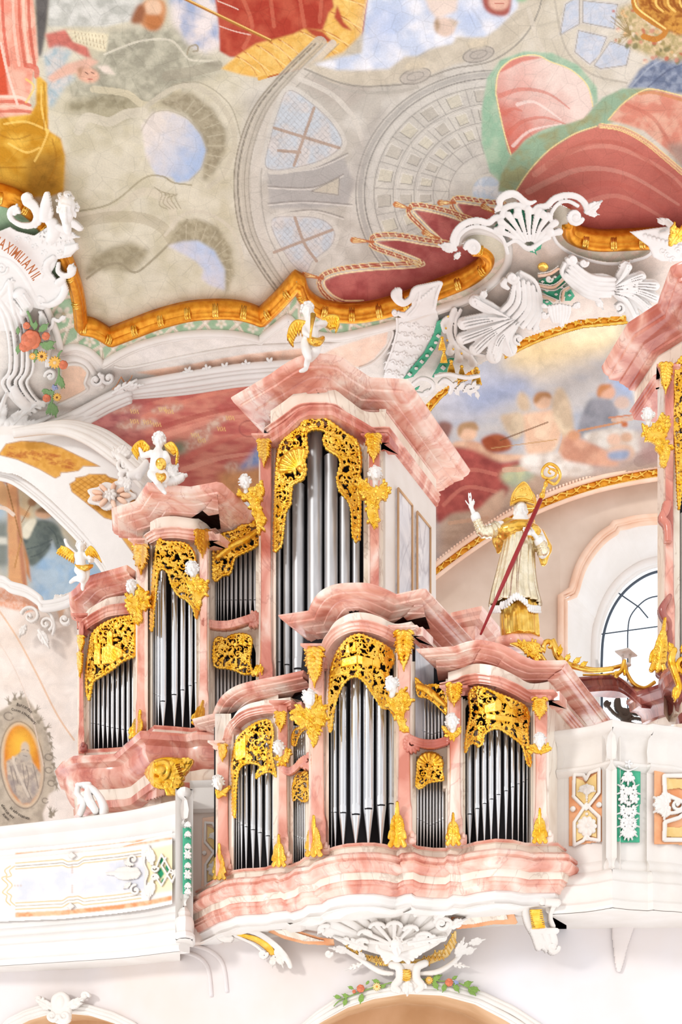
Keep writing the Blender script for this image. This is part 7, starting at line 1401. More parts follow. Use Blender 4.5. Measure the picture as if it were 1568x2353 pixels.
# coloured stucco flowers at the left
FC.update({'coral': (222, 112, 84), 'coral2': (236, 140, 108)})
fs_ = cs_(.28); GL = ((124, 160, 108), (150, 184, 130))
festoon('flower_garland', 'big stucco bunch of coral roses and yellow flowers below the inscription cartouche', [('rose', 72, 780, 24), ('rose', 62, 748, 9), ('rose', 106, 772, 10), ('rose', 58, 795, 14), ('yellow', 97, 818, 13, 1), ('yellow', 76, 818, 9), ('leaf', 80, 756, -80, 20), ('leaf', 92, 760, -40, 26), ('leaf', 96, 790, 20, 30), ('leaf', 104, 794, -20, 26), ('leaf', 42, 766, -90, 16), ('leaf', 44, 794, 100, 20), ('leaf', 84, 806, 100, 26), ('leaf', 76, 750, -110, 14)], fs_, [(64, 716), (70, 730), (76, 748)], (30, 712, 130, 840), SD, GL, sr=3)
festoon('flower_garland', 'hanging stucco string with yellow daisy, blue blossom and coral rose', [('yellow', 127, 832, 15), ('rose', 146, 838, 11), ('blue', 126, 890, 9), ('rose', 108, 914, 10), ('yellow', 132, 912, 10, 1), ('leaf', 138, 866, 80, 26), ('leaf', 110, 896, 170, 16), ('leaf', 122, 900, 170, 22), ('leaf', 118, 926, 95, 26), ('leaf', 124, 930, 80, 28), ('leaf', 140, 876, 60, 18), ('leaf', 112, 940, 110, 14)], fs_, [(142, 806), (134, 820), (136, 860), (124, 896), (120, 930), (122, 952)], (96, 800, 166, 962), SD, GL, sr=2.5)
# row of small shells on the peach strip, C scrolls, clasps
for i, x in enumerate((434, 476, 518, 566, 620)):
 y = 852-(x-434)*.115; R = Relief(x-24, y-18, x+24, y+16, 1.1); R.rosette(x, y, 12, 5, 3, i*40); R.leaf(x, y+4, 180, 20, 6, 3, 2); R.leaf(x, y+4, 0, 18, 6, 3, 2)
 stuc('stucco_flower', f'small white stucco flower on the peach strip, {ORD[i]} of five from the left', 'stucco flower', (x, y+14), [('petals', R, 'whitefig', .08, 3)])
R = Relief(200, 850, 275, 900, 1.1); R.spiral(222, 872, 15, 1.2, -60, 1, 4.5, 4); R.spiral(250, 868, 14, 1.2, 200, -1, 4.5, 4); R.rosette(234, 864, 6, 5, 6)
stuc('stucco_scroll', 'pair of small white C scrolls right of the peach field at the cove corner', 'scroll', (236, 892), [('scrolls', R, 'whitefig', .1, 4)])
R = Relief(250, 860, 345, 912, 1.1); R.leaf(262, 902, -30, 60, 12, 4, 4); R.leaf(290, 890, -10, 44, 10, 4, 4); R.spiral(306, 884, 9, 1, 0, 1, 4, 5)
st = stuc('stucco_clasp', 'white leafy clasp where the stepped cornice meets the slanting one', 'clasp', (290, 905), [('leaves', R, 'whitefig', .3, 5)])
R = Relief(258, 862, 312, 905, 1); R.st_([(256, 896), (268, 886), (279, 866), (286, 878), (293, 880), (302, 868), (308, 850)], 1.5, 1, sm=0); R.build('red_edge', 'orange', cs_(.12), st, SD, back=False)
R = Relief(255, 1030, 360, 1130, 1.1); R.leaf(276, 1052, -60, 30, 12, 4, 5); R.leaf(280, 1052, -20, 26, 10, 3, 5); R.leaf(270, 1056, -110, 24, 9, 3, 5); R.st_([(276, 1056), (296, 1076), (318, 1096)], [9, 11, 10], 3); R.spiral(286, 1076, 15, 1.3, 60, 1, 5, 8); R.st_([(300, 1098), (322, 1090), (338, 1068)], [8, 9, 6], 6); R.leaf(296, 1108, 170, 30, 10, 3, 4); R.leaf(300, 1110, 120, 24, 9, 3, 4); R.dome(280, 1096, 8, h=7, base=4)
stc = thing('stucco_clasp', 'white scrolled clasp on the arch moulding beside the trumpeting putto', 'clasp', Wp(310, 1120, 20.2)); R.build('scrolls', 'stuccobright', lambda x, y: 20.0+0*x, stc, thick=5)
R = Relief(195, 1105, 315, 1180, 1.0); P_ = [(256+54*(1+.1*math.cos(7*t))*math.cos(t), 1142+30*(1+.1*math.cos(7*t))*math.sin(t)) for t in np.linspace(0, 2*PI, 70)]; R.poly(P_, 4, 4); rc = thing('stucco_rosette', 'scalloped white and pink stucco rosette on the golden field of the left arch', 'rosette', Wp(256, 1174, 20.5))
R.build('plate', 'stuccobright', lambda x, y: 20.5+0*x, rc)
R = Relief(195, 1105, 315, 1180, 1.0)
for k in range(9): a = 2*PI*k/9; R.dome(256+33*math.cos(a), 1142+18*math.sin(a), 13, 5.5, 5, math.degrees(math.atan2(18*math.sin(a), 33*math.cos(a))), 5)
R.build('pink_lobes', 'peach', lambda x, y: 20.47+0*x, rc); R = Relief(235, 1125, 278, 1160, 1.0); R.rosette(256, 1142, 15, 7, 8); R.build('centre', 'stucco', lambda x, y: 20.44+0*x, rc)
R = Relief(40, 1370, 160, 1500, 1.1); R.spiral(72, 1418, 22, 1.3, 200, 1, 4, 3); R.st_([(92, 1400), (116, 1412), (126, 1440), (122, 1460)], [3, 4, 4, 3], 2); R.spiral(108, 1436, 16, 1.3, 60, -1, 4, 3); R.leaf(92, 1452, 60, 44, 12, 4, 3); R.spiral(150, 1426, 12, 1.2, 0, 1, 4, 3); R.leaf(136, 1380, -30, 22, 8, 3, 4); R.leaf(128, 1384, -60, 20, 8, 3, 4); R.leaf(60, 1440, 120, 30, 9, 3, 2)
lw = thing('stucco_scrollwork', 'low relief stucco scrollwork on the left wall below the lunette', 'scrollwork', Wp(100, 1490, 20.8)); R.build('scrolls', 'stucco', lambda x, y: 20.7+0*x, lw, back=False)
# crest between the two frame ends
R = Relief(1000, 436, 1410, 600, 1.3)
R.st_([(1042, 566), (1041, 548), (1052, 526), (1072, 511), (1098, 506), (1122, 511), (1136, 501), (1153, 496), (1160, 478), (1182, 471), (1207, 476), (1222, 485), (1236, 476), (1256, 472), (1274, 456), (1300, 448), (1326, 452), (1344, 468), (1350, 486)], 8, 4, .9, sm=4)
R.st_([(1050, 560), (1056, 540), (1076, 524), (1100, 520), (1134, 531), (1156, 550), (1166, 580)], 5, 6); R.st_([(1268, 520), (1266, 490), (1284, 466), (1306, 462), (1326, 472)], 5, 6)
R.st_([(1148, 470), (1150, 456), (1166, 446), (1184, 446), (1200, 458), (1214, 466), (1230, 462)], [7, 9, 10, 9, 8, 7, 3], 6); R.leaf(1148, 470, 120, 22, 8, 3, 5); R.leaf(1166, 450, 180, 18, 8, 3, 8)
R.spiral(1086, 568, 17, 1.5, 180, 1, 6, 12); R.spiral(1320, 497, 17, 1.5, 20, 1, 6, 12)
R.leaf(1046, 572, -165, 40, 13, 4, 8); R.leaf(1056, 580, 130, 20, 8, 3, 8); R.leaf(1346, 486, -35, 44, 13, 4, 8); R.leaf(1350, 488, 10, 26, 9, 3, 8)
for k in range(9): a = math.radians(-165+k*19); R.st_([(1216+16*math.cos(a), 562+10*math.sin(a)), (1213+44*math.cos(a), 548+34*math.sin(a)), (1212+74*math.cos(a), 546+66*math.sin(a))], [3, 6, 9], 8)
for x, y in ((1150, 524), (1188, 492), (1246, 492), (1262, 530)): R.dome(x, y, 10, h=8, base=12)
R.st_([(1166, 560), (1186, 552), (1214, 570), (1246, 552), (1262, 546)], [5, 5, 7, 5, 4], 10); R.rosette(1224, 570, 9, 5, 8)
G = Relief(1120, 465, 1280, 600, 1.3)
for pl in ([(1132, 524), (1148, 508), (1172, 514), (1165, 492), (1178, 479), (1202, 481), (1218, 502), (1234, 484), (1258, 482), (1252, 506), (1240, 530), (1160, 540)], [(1204, 566), (1246, 556), (1244, 572), (1232, 578), (1238, 592), (1228, 582), (1212, 578)]): G.poly(pl, 1)
stuc('stucco_crest', 'white stucco crest with palmette and volutes on green ground, between the gilded frame ends', 'crest', (1210, 600), [('green_ground', G, 'green', .06, 2), ('carving', R, 'whitefig', .12, 6)])
R = Relief(1232, 596, 1265, 630, .9); R.dome(1248, 613, 13, 11, 9); R.dome(1226, 624, 5, 3, 3); stuc('gilded_boss', 'round gilded boss below the palmette of the crest', 'boss', (1248, 626), [('boss', R, 'goldsmooth', .2, 3)])
# green band round the right frame end
R = Relief(1250, 455, 1500, 612, 1.4); R.st_([(1264, 500), (1268, 530), (1284, 562), (1330, 590), (1406, 606), (1478, 592), (1500, 574)], 4.5, 3)
stuc('stucco_moulding', 'thin white moulding under the strapwork band below the right frame end', 'moulding', (1380, 606), [('bead', R, 'whitefig', .06, 2)])
# the two great shells
def bigshell(label, mir, c):
 X = (lambda x: x) if not mir else (lambda x: x); M_ = mir
 R = Relief(*( (1040, 612, 1260, 842) if not mir else (1278, 575, 1535, 762)), 1.2)
 if not mir:
  hub = (1170, 728)
  R.poly([(1176, 640), (1192, 622), (1218, 634), (1240, 668), (1242, 704), (1230, 738), (1206, 752), (1180, 744), (1150, 728), (1148, 712), (1170, 690), (1180, 664)], 6, 10, sm=4)
  for k, (a, b, c_) in enumerate((((1180, 652), (1172, 690), (1146, 716)), ((1190, 646), (1188, 692), (1158, 728)), ((1201, 644), (1202, 698), (1172, 736)), ((1212, 648), (1214, 704), (1186, 742)), ((1223, 656), (1226, 706), (1200, 748)), ((1233, 672), (1236, 712), (1214, 750)))): R.st_([a, b, c_], [5, 7, 6], 12)
  R.spiral(1176, 636, 12, 1.4, 0, 1, 5, 18); R.st_([(1160, 642), (1156, 652), (1166, 660)], [6, 8, 5], 10); R.st_([(1196, 624), (1226, 642), (1240, 676), (1240, 720), (1226, 756)], 4.5, 12)
  tips = ((1092, 690, 13), (1066, 742, 13), (1062, 776, 12), (1092, 800, 12), (1134, 816, 15), (1170, 800, 15))
  for i, (x, y, r_q) in enumerate(tips):
   m_ = ((hub[0]+x)/2-6, (hub[1]+y)/2+(6 if i > 1 else -2)); R.st_([(hub[0]-6+i*5, hub[1]-6+i*3), m_, (x, y)], [6, r_q*1.25, r_q*1.2], 4, .7)
   for sg in (-.55, 0, .55): R.st_([(hub[0]-6+i*5, hub[1]-4+i*3), (m_[0]+sg*4, m_[1]+sg*r_q*.8), (x+sg*6, y+sg*r_q)], [1.5, 2.2, 2.8], 9+r_q*.9)
   R.dome(x, y, r_q*.9, r_q*1.05, r_q*.7, 0, 10)
  R.spiral(1190, 776, 11, 1.2, 90, 1, 4, 14); R.leaf(1220, 740, 40, 26, 9, 3, 8); R.leaf(1104, 686, -60, 26, 10, 3, 10)
 else:
  hub = (1412, 655)
  R.poly([(1300, 598), (1312, 588), (1330, 600), (1350, 625), (1390, 628), (1415, 640), (1418, 662), (1404, 680), (1378, 684), (1344, 672), (1306, 642), (1290, 618)], 6, 10, sm=4)
  for a, b, c_ in (((1318, 606), (1356, 634), (1410, 640)), ((1310, 612), (1352, 644), (1412, 650)), ((1304, 620), (1350, 654), (1412, 660)), ((1300, 630), (1350, 664), (1406, 670)), ((1304, 642), (1346, 672), (1398, 678))): R.st_([a, b, c_], [5, 7, 5], 12)
  R.spiral(1312, 594, 10, 1.3, 180, -1, 5, 18); R.spiral(1340, 602, 9, 1.1, 0, 1, 4, 10); R.st_([(1296, 604), (1290, 625), (1306, 648), (1340, 676), (1376, 688)], 4.5, 12); R.dome(1298, 630, 6, h=6, base=16)
  tips = ((1438, 612, 12), (1470, 634, 12), (1500, 654, 13), (1502, 682, 12), (1484, 706, 13), (1456, 728, 14))
  for i, (x, y, r_q) in enumerate(tips):
   m_ = ((hub[0]+x)/2+2, (hub[1]+y)/2-2); R.st_([(hub[0], hub[1]-6+i*5), m_, (x, y)], [6, r_q*1.1, r_q*1.1], 4, .7)
   for sg in (-.55, 0, .55): R.st_([(hub[0], hub[1]-5+i*5), (m_[0], m_[1]+sg*r_q*.7), (x, y+sg*r_q)], [1.5, 2.2, 2.8], 9+r_q*.9)
   R.dome(x, y, r_q*1.05, r_q*.85, r_q*.7, 0, 10)
  R.spiral(1420, 704, 12, 1.2, 90, -1, 4, 14); R.leaf(1370, 684, 60, 30, 9, 3, 6); R.leaf(1424, 612, -30, 24, 9, 3, 10)
 return stuc('stucco_shell', label, 'shell', c, [('shell', R, 'whitefig', .2, 8)])
bigshell('large white stucco shell with curling ribs, left one of the pair over the painting', False, (1150, 836)); bigshell('large white stucco shell with ribs spreading right, beside the right organ cornice', True, (1410, 756))
R = Relief(1010, 700, 1140, 845, 1.2); R.st_([(1058, 712), (1048, 740), (1048, 768), (1060, 792), (1086, 810), (1128, 820)], 5, 4); R.st_([(1044, 712), (1034, 742), (1034, 770), (1050, 800), (1080, 820)], 8, 2)
for x, y, a in ((1034, 806, 95), (1054, 822, 70), (1086, 832, 50)): R.st_([(x-8*math.cos(math.radians(a)), y-14), (x, y)], [7, 11], 4)
R.st_([(1022, 760), (1020, 742), (1028, 730)], [6, 9, 6], 3)
bw = stuc('stucco_lobe_edge', 'white lobed edge curving under the left great shell', 'lobe edge', (1060, 842), [('lobes', R, 'whitefig', .1, 4)])
for x, y in ((1030, 727), (1025, 754), (1028, 782), (1042, 802), (1061, 812)): R = Relief(x-4, y-4, x+4, y+4, .7); R.dome(x, y, 3, h=3); R.build('gold_bead', 'goldsmooth', cs_(.24), bw, SD, back=False)
def tassel3(x, y, h, label):
 R = Relief(x-h*.4, y-h*.1, x+h*.4, y+h*1.05, .8); R.dome(x, y+h*.12, h*.13, h*.12, h*.12, 0, 3); R.dome(x, y+h*.26, h*.1, h*.08, h*.1, 0, 3)
 for k in range(-2, 3): R.st_([(x+k*h*.035, y+h*.3), (x+k*h*.075, y+h*.62), (x+k*h*.1, y+h*.88)], [h*.05, h*.07, h*.075], 2)
 for k in range(-2, 3): R.dome(x+k*h*.11, y+h*.93, h*.075, h*.08, h*.09, 0, 4)
 stuc('gilded_tassel', label, 'tassel', (x, y+h), [('tassel', R, 'gold', .38, 6)])
for x, y, h, lb in ((1016, 772, 32, 'uppermost gilded tassel, right of the green ribbon'), (1020, 803, 30, 'gilded tassel hanging straight under the uppermost one'), (1037, 826, 36, 'gilded tassel at the dark opening of the gilded edge'), (1061, 838, 34, 'gilded tassel, second from the right under the lobes'), (1095, 842, 42, 'rightmost and longest gilded tassel, before the painted sky')): tassel3(x, y, h, lb)
# lace field with green diamond ribbon
R = Relief(880, 715, 1030, 900, 1.2); rr = random.Random(8)
R.poly([(908, 730), (1006, 716), (1012, 748), (990, 800), (950, 850), (930, 880), (880, 868), (888, 840), (905, 800), (915, 760)], 2, 3)
for row in range(6):
 for k in range(6):
  x = 925+k*15-row*9; y = 742+row*22+k*3
  if x < 1006-row*13 and x > 886:
   if k % 3 == 2: R.rosette(x, y, 9, 6, 3, k*20)
   elif k % 3 == 0: R.st_([(x-7, y+4), (x-2, y), (x+3, y+3), (x+8, y-1)], 1.8, 3)
   else: R.spiral(x, y, 6.5, 1.1, rr.uniform(0, 360), 1, 2, 3)
R.st_([(912, 730), (912, 760), (900, 806), (884, 846)], 3, 3)
G = Relief(925, 700, 1070, 900, 1.2)
G.poly([(1004, 738), (1020, 730), (1014, 770), (1002, 800), (980, 832), (950, 866), (924, 874), (944, 846), (974, 810), (996, 768)], 1); G.poly([(1034, 822), (1048, 822), (1030, 844), (1028, 856), (1010, 856), (998, 868), (992, 866), (1010, 834)], 1)
W = Relief(925, 700, 1070, 900, 1.0)
for x, y, q in ((1008, 772, 7), (1002, 787, 5), (992, 802, 7), (982, 817, 5), (970, 831, 7), (957, 846, 5), (942, 860, 7), (1019, 845, 8), (1036, 829, 5)): 
 if q > 5: W.poly([(x-q, y), (x-1, y-q+1), (x+q, y), (x+1, y+q-1)], 3, 3)
 else: W.dome(x, y, q, q*.8, 3)
stuc('stucco_lace', 'lacy white stucco field with green diamond ribbon right of the tall organ cornice', 'stucco field', (960, 890), [('lace', R, 'whitefig', .06, 3), ('green_ribbon', G, 'green', .12, 2), ('ribbon_ornament', W, 'stuccobright', .15, 2)])
R = Relief(895, 640, 1025, 740, 1.0)
R.st_([(916, 668), (908, 676), (918, 690), (930, 694), (944, 684), (954, 664), (980, 656), (1010, 648)], [9, 11, 10, 8, 7, 7, 6, 4], 8); R.leaf(918, 686, -110, 26, 11, 4, 12); R.poly([(944, 676), (960, 658), (1000, 652), (1018, 644), (1002, 672), (998, 700), (1006, 718), (960, 726), (930, 732), (905, 720), (902, 712), (930, 716), (946, 700)], 5, 5)
for k in range(7): R.dome(960+k*6, 692-k*5, 4, 5, 4, 0, 6)
R.spiral(908, 716, 8, 1, 0, 1, 3.5, 6); R.st_([(938, 724), (958, 700), (966, 668)], 3, 6); R.st_([(998, 706), (1004, 676), (1014, 650)], 4, 6)
stuc('stucco_clasp', 'white leafy clasp gripping the gilded frame left of the crest', 'clasp', (960, 735), [('leaves', R, 'whitefig', .42, 10)])
R = Relief(1440, 500, 1650, 625, 1.1); R.poly([(1446, 532), (1500, 524), (1530, 520), (1560, 530), (1650, 530), (1650, 600), (1520, 600), (1500, 590), (1490, 566), (1466, 548)], 5, 5); R.st_([(1530, 508), (1540, 520), (1530, 532), (1516, 536)], [8, 8, 6, 5], 10); R.leaf(1528, 512, -150, 20, 9, 3, 10)
for k in range(9): R.dome(1480+k*10, 540+k*3, 5, 4, 4, 0, 6)
for k in range(8): R.spiral(1520+k*12, 575+(k % 3)*10, 7, 1.1, k*70, 1, 2.4, 5)
stuc('stucco_clasp', 'white lacy clasp over the right frame end at the picture edge', 'clasp', (1540, 600), [('leaves', R, 'whitefig', .4, 9)])
R = Relief(1536, 500, 1600, 570, .9); R.leaf(1540, 560, -55, 50, 15, 5, 4); R.leaf(1552, 552, -40, 46, 13, 5, 5); R.leaf(1545, 540, -80, 30, 9, 3, 4)
stuc('gilded_wing', 'small gilded wing at the far right picture edge by the frame', 'wing', (1560, 560), [('feathers', R, 'gold', .75, 5)])
# trellis with diamonds and the little basket
G = Relief(1236, 615, 1340, 712, 1.1)
for pl in ([(1238, 644), (1262, 634), (1280, 650), (1270, 662), (1240, 658)], [(1264, 650), (1290, 626), (1300, 632), (1306, 650), (1282, 664)], [(1244, 668), (1276, 668), (1300, 656), (1302, 680), (1284, 690), (1262, 682)], [(1244, 688), (1260, 688), (1274, 700), (1262, 706), (1246, 700)], [(1300, 672), (1312, 664), (1322, 680), (1312, 692), (1298, 692)]): G.poly(pl, 1)
P2 = Relief(1236, 615, 1340, 712, 1.1)
for pl in ([(1232, 634), (1262, 630), (1284, 616)], [(1240, 656), (1272, 660), (1296, 640)], [(1248, 680), (1274, 690)], [(1292, 690), (1296, 668), (1306, 660)]): P2.st_(pl, 4, 1)
W = Relief(1236, 610, 1340, 712, 1.1)
for pl in ([(1230, 628), (1262, 624), (1284, 610)], [(1236, 650), (1272, 654), (1300, 630)], [(1240, 662), (1274, 667), (1302, 648)], [(1246, 674), (1280, 688)], [(1286, 694), (1290, 668), (1308, 656)]): W.st_(pl, 1.8, 2)
for x, y in ((1247, 647), (1276, 636), (1257, 668), (1290, 660), (1278, 676), (1257, 693), (1309, 678)): W.poly([(x-6, y), (x, y-4), (x+6, y), (x, y+4)], 3, 2)
W.spiral(1262, 640, 8, 1.2, 0, 1, 3, 4)
stuc('stucco_trellis', 'green trellis with pink bands and white diamonds between the two great shells', 'trellis', (1280, 705), [('green_ground', G, 'green', .14, 2), ('pink_bands', P2, 'peach', .16, 2), ('lattice', W, 'stucco', .18, 2)])
R = Relief(1244, 690, 1332, 752, 1.0)
for k in range(7): R.st_([(1262+k*7.5, 700-abs(k-3)*-1.5), (1264+k*7, 718), (1270+k*5, 738)], [5, 5, 3], 4)
R.spiral(1250, 722, 8, 1.1, 0, 1, 3.5, 5); R.leaf(1316, 704, -20, 26, 8, 3, 4); R.leaf(1256, 704, 200, 16, 6, 3, 4); R.leaf(1290, 736, 90, 16, 7, 2, 5)
stuc('stucco_basket', 'little ribbed white basket on the gilded edge between the shells', 'basket', (1288, 748), [('basket', R, 'whitefig', .5, 8)])
R = Relief(930, 855, 1115, 925, 1.0); R.st_([(950, 880), (970, 868), (992, 876), (994, 892), (972, 904), (950, 900)], 5, 5); R.st_([(1010, 880), (1022, 872), (1038, 884), (1034, 900)], [5, 6, 6, 5], 6)
for k in range(12): R.leaf(1040+k*5, 888+(k % 3)*5, rr.uniform(-80, 80), 18, 6, 3, 5)
R.st_([(1000, 862), (1030, 858), (1070, 866), (1100, 862)], [3, 4, 5, 4], 5); R.leaf(990, 896, 150, 24, 9, 3, 4)
G = Relief(945, 880, 970, 902, 1.0); G.poly([(948, 898), (956, 890), (967, 884), (962, 894), (952, 899)], 4)
stuc('stucco_spray', 'feathery white stucco spray and ring beside the hanging gold tassels', 'spray', (1040, 918), [('spray', R, 'whitefig', .5, 8), ('green_inset', G, 'green', .55, 2)])
for (a_, b_, c_, d_) in ((1060, 690, 1140, 640), (1010, 740, 1050, 700)): pass
# ------------------------------------------------------------------ carved figures
def fuse(mb, name, mat, parent, voxel, sm=2):
 """melt overlapping limbs into one continuous skin"""
 me = bpy.data.meshes.new('tmp'); V = np.concatenate(mb.V); org = np.array(parent['_org']); me.from_pydata([tuple(v-org) for v in V], [], [tuple(f) for f in mb.F]); me.update()
 ob = bpy.data.objects.new('tmp', me); C.objects.link(ob); r = ob.modifiers.new('r', 'REMESH'); r.mode = 'VOXEL'; r.voxel_size = voxel; s_ = ob.modifiers.new('s', 'SMOOTH'); s_.iterations = sm; s_.factor = .5
 bpy.context.view_layer.update(); m2 = bpy.data.meshes.new_from_object(ob.evaluated_get(bpy.context.evaluated_depsgraph_get())); bpy.data.objects.remove(ob); bpy.data.meshes.remove(me)
 m2.name = name; m2.materials.clear(); m2.materials.append(MATS[mat]); m2.polygons.foreach_set('use_smooth', np.ones(len(m2.polygons), bool))
 o = bpy.data.objects.new(name, m2); C.objects.link(o); o.parent = parent; o['_org'] = list(parent['_org']); return o
def limb(mb, P, r, n=10):
 P = np.array(P, float); mb.tube(P, r, n=n); rr = np.interp(np.linspace(0, 1, len(P)), np.linspace(0, 1, len(r)), r)
 for p, q in zip(P, rr): mb.ell(p, q, nu=10, nv=7)
def rotm(yaw, pitch, roll): return np.array(Matrix.Rotation(math.radians(yaw), 3, 'Z') @ Matrix.Rotation(math.radians(roll), 3, 'Y') @ Matrix.Rotation(math.radians(pitch), 3, 'X'))
def head_into(mb, c, h, Rm, old=False):
 T = lambda x, y, z: np.array(c)+Rm@np.array([x, y, z])*h
 for p, r in (((0, .06, .12), (.36, .42, .38)), ((0, -.07, -.12), (.29, .31, .36)), ((-.14, -.24, -.15), (.13, .12, .12)), ((.14, -.24, -.15), (.13, .12, .12)), ((0, -.40, -.10), (.05, .08, .13)), ((0, -.455, -.17), (.065, .055, .05)), ((0, -.335, .07), (.23, .07, .05)), ((-.13, -.33, -.02), (.065, .05, .04)), ((.13, -.33, -.02), (.065, .05, .04)), ((0, -.365, -.27), (.09, .05, .025)), ((0, -.355, -.32), (.08, .05, .03)), ((0, -.30, -.42), (.11, .10, .09)), ((-.35, .02, -.08), (.05, .08, .12)), ((.35, .02, -.08), (.05, .08, .12))): mb.ell(T(*p), np.array(r)*h, Rm, 12, 8)
def head(par, x, y, h, Y, yaw=0, pitch=0, roll=0, mat='whitefig', neck=1, hair=True, beard=False, seed=1, part='head', hairc=1.0):
 """h in pixels, centre (x,y)"""
 c = Wp(x, y, Y); hm = h*Y/F; Rm = rotm(yaw, pitch, roll); m = MB(); head_into(m, c, hm, Rm); T = lambda a, b, d: c+Rm@np.array([a, b, d])*hm
 if neck: limb(m, [T(0, .04, -.35), c+np.array([0, .16*hm, -.66*hm])], [.19*hm, .17*hm])
 if beard:
  r = random.Random(seed)
  for k in range(34): a = r.uniform(-1.15, 1.15); d = r.uniform(0, 1); m.ell(T(.27*math.sin(a), -.25*math.cos(a)-.1*(1-d), -.28-.38*d), hm*r.uniform(.06, .10), nu=8, nv=6)
 o = fuse(m, part, mat, par, hm*.034, 1)
 if hair:
  r = random.Random(seed); m = MB()
  for k in range(int(70*hairc)):
   a = r.uniform(0, 2*PI); b = r.uniform(-.5, 1.5); dx, dy, dz = math.cos(b)*math.sin(a), math.cos(b)*math.cos(a), math.sin(b)
   if dy < -.35 and dz < .52: continue
   p = T(.38*dx, .06+.42*dy, .12+.39*dz); q = hm*r.uniform(.075, .12)
   t = r.uniform(0, 6); P = [p+Rm@np.array([math.cos(t+s_*2.6)*q*.7, math.sin(t+s_*2.6)*q*.5, math.sin(t+s_*2)*q*.7]) for s_ in np.linspace(0, 1.6, 6)]
   m.tube(P, [q*.45, q*.55, q*.25], n=6)
  m.build('hair', mat, o)
 return o
def wing(par, pts, ang, Y, n=7, name='wing', mat='gold', L_=26):
 """feathered wing relief from a root spreading over a traced line"""
 P = np.array(crv(pts, 4)) if len(pts) > 2 else np.array(pts, float); R = Relief(P[:, 0].min()-L_*1.2, P[:, 1].min()-L_*1.2, P[:, 0].max()+L_*1.2, P[:, 1].max()+L_*1.3, .9)
 k = len(P)
 for row, (o_, q) in enumerate(((0, 1.0), (.15, .7), (.3, .42))):
  for i in range(n):
   u = (i+.5*(row % 2))/n; x = np.interp(u, np.linspace(0, 1, k), P[:, 0]); y = np.interp(u, np.linspace(0, 1, k), P[:, 1]); a = math.radians(ang[0]+(ang[1]-ang[0])*u)
   R.st_([(x, y), (x+L_*q*.5*math.cos(a), y+L_*q*.5*math.sin(a)), (x+L_*q*math.cos(a), y+L_*q*math.sin(a))], [L_*.10, L_*.13, L_*.08], 2+row*3, sm=0)
 R.st_([tuple(p) for p in P], [L_*.12, L_*.16, L_*.1], 9, sm=0)
 return R.build(name, mat, lambda x, y: Y+0*x, par, thick=5)
def goldmass(par, poly, Y, seed, sc=7, name='gilded_drapery', shells=()):
 O = crv(poly, 4, True); P = np.array([p[:2] for p in O]); R = Relief(P[:, 0].min()-8, P[:, 1].min()-8, P[:, 0].max()+8, P[:, 1].max()+8, .9); r = random.Random(seed); R.poly([tuple(p) for p in P], 3, 3)
 for k in range(int(len(R.xs)*len(R.ys)*.81/(sc*sc)*.9)):
  x = r.uniform(R.xs[0], R.xs[-1]); y = r.uniform(R.ys[0], R.ys[-1])
  if not inside(P, np.array([[x]]), np.array([[y]]))[0, 0]: continue
  t = r.random(); a = math.degrees(math.atan2(y-P[:, 1].mean(), x-P[:, 0].mean()))+r.uniform(-50, 50) if t < .8 else r.uniform(0, 360)
  if t < .7: R.leaf(x, y, a, sc*1.5, sc*.55, 3, r.uniform(2, 6))
  elif t < .85: R.rosette(x, y, sc*.7, 5, r.uniform(3, 7), a)
  else: R.spiral(x, y, sc*.6, 1.1, a, 1, sc*.2, r.uniform(3, 6))
 for sx, sy, sr, a0, a1 in shells: R.shell(sx, sy, sr, a0, a1, 7, .15, 7)
 return R.build(name, 'gold', lambda x, y: Y+0*x, par, (-.1, -1, -.1), thick=8)
def bust(label, x, y, h, Y, poly, yaw=0, pitch=10, roll=0, seed=1, shells=(), name='angel_bust'):
 b = max(p[1] for p in poly); t = thing(name, label, 'angel bust', Wp(x, b, Y)); goldmass(t, poly, Y-.05, seed, 7, shells=shells)
 head(t, x, y, h, Y-.10, yaw, pitch, roll, seed=seed); return t
bust('white angel bust on gilded scroll between small and middle towers of the main organ', 302, 1350, 34, 17.2, [(294, 1364), (306, 1376), (326, 1352), (342, 1372), (346, 1396), (330, 1406), (330, 1430), (314, 1434), (308, 1412), (294, 1398)], -25, -5, -8, 1)
bust('white angel bust before the shade of the middle tower of the main organ', 443, 1310, 38, 16.6, [(424, 1322), (436, 1338), (456, 1330), (476, 1340), (478, 1362), (466, 1378), (460, 1398), (448, 1392), (444, 1368), (432, 1350)], -15, 5, -14, 2)
bust('white angel bust leaning left on gilded foliage against the left pilaster of the tallest tower', 564, 1110, 34, 17.0, [(548, 1124), (566, 1138), (590, 1118), (606, 1112), (606, 1136), (600, 1166), (612, 1192), (606, 1214), (596, 1230), (588, 1200), (580, 1176), (572, 1156), (556, 1148)], -20, 10, -14, 3)
bust('white angel bust with gilded wings on the right pilaster of the tallest tower', 863, 1090, 38, 16.8, [(822, 1108), (834, 1104), (850, 1118), (866, 1124), (880, 1114), (892, 1122), (892, 1146), (876, 1152), (870, 1172), (872, 1196), (864, 1216), (852, 1206), (844, 1184), (842, 1150), (826, 1138)], 8, -8, 0, 4)
bust('white angel head on small gilded leaves at the left edge of the choir organ', 502, 1800, 34, 15.7, [(496, 1814), (506, 1820), (518, 1812), (528, 1806), (526, 1820), (512, 1832), (500, 1836)], -10, 5, -10, 5)
bust('white angel head with gilded collar right of the left tower of the choir organ', 641, 1720, 34, 14.8, [(638, 1738), (650, 1738), (662, 1724), (668, 1722), (668, 1742), (658, 1756), (644, 1756)], -25, 0, -12, 6)
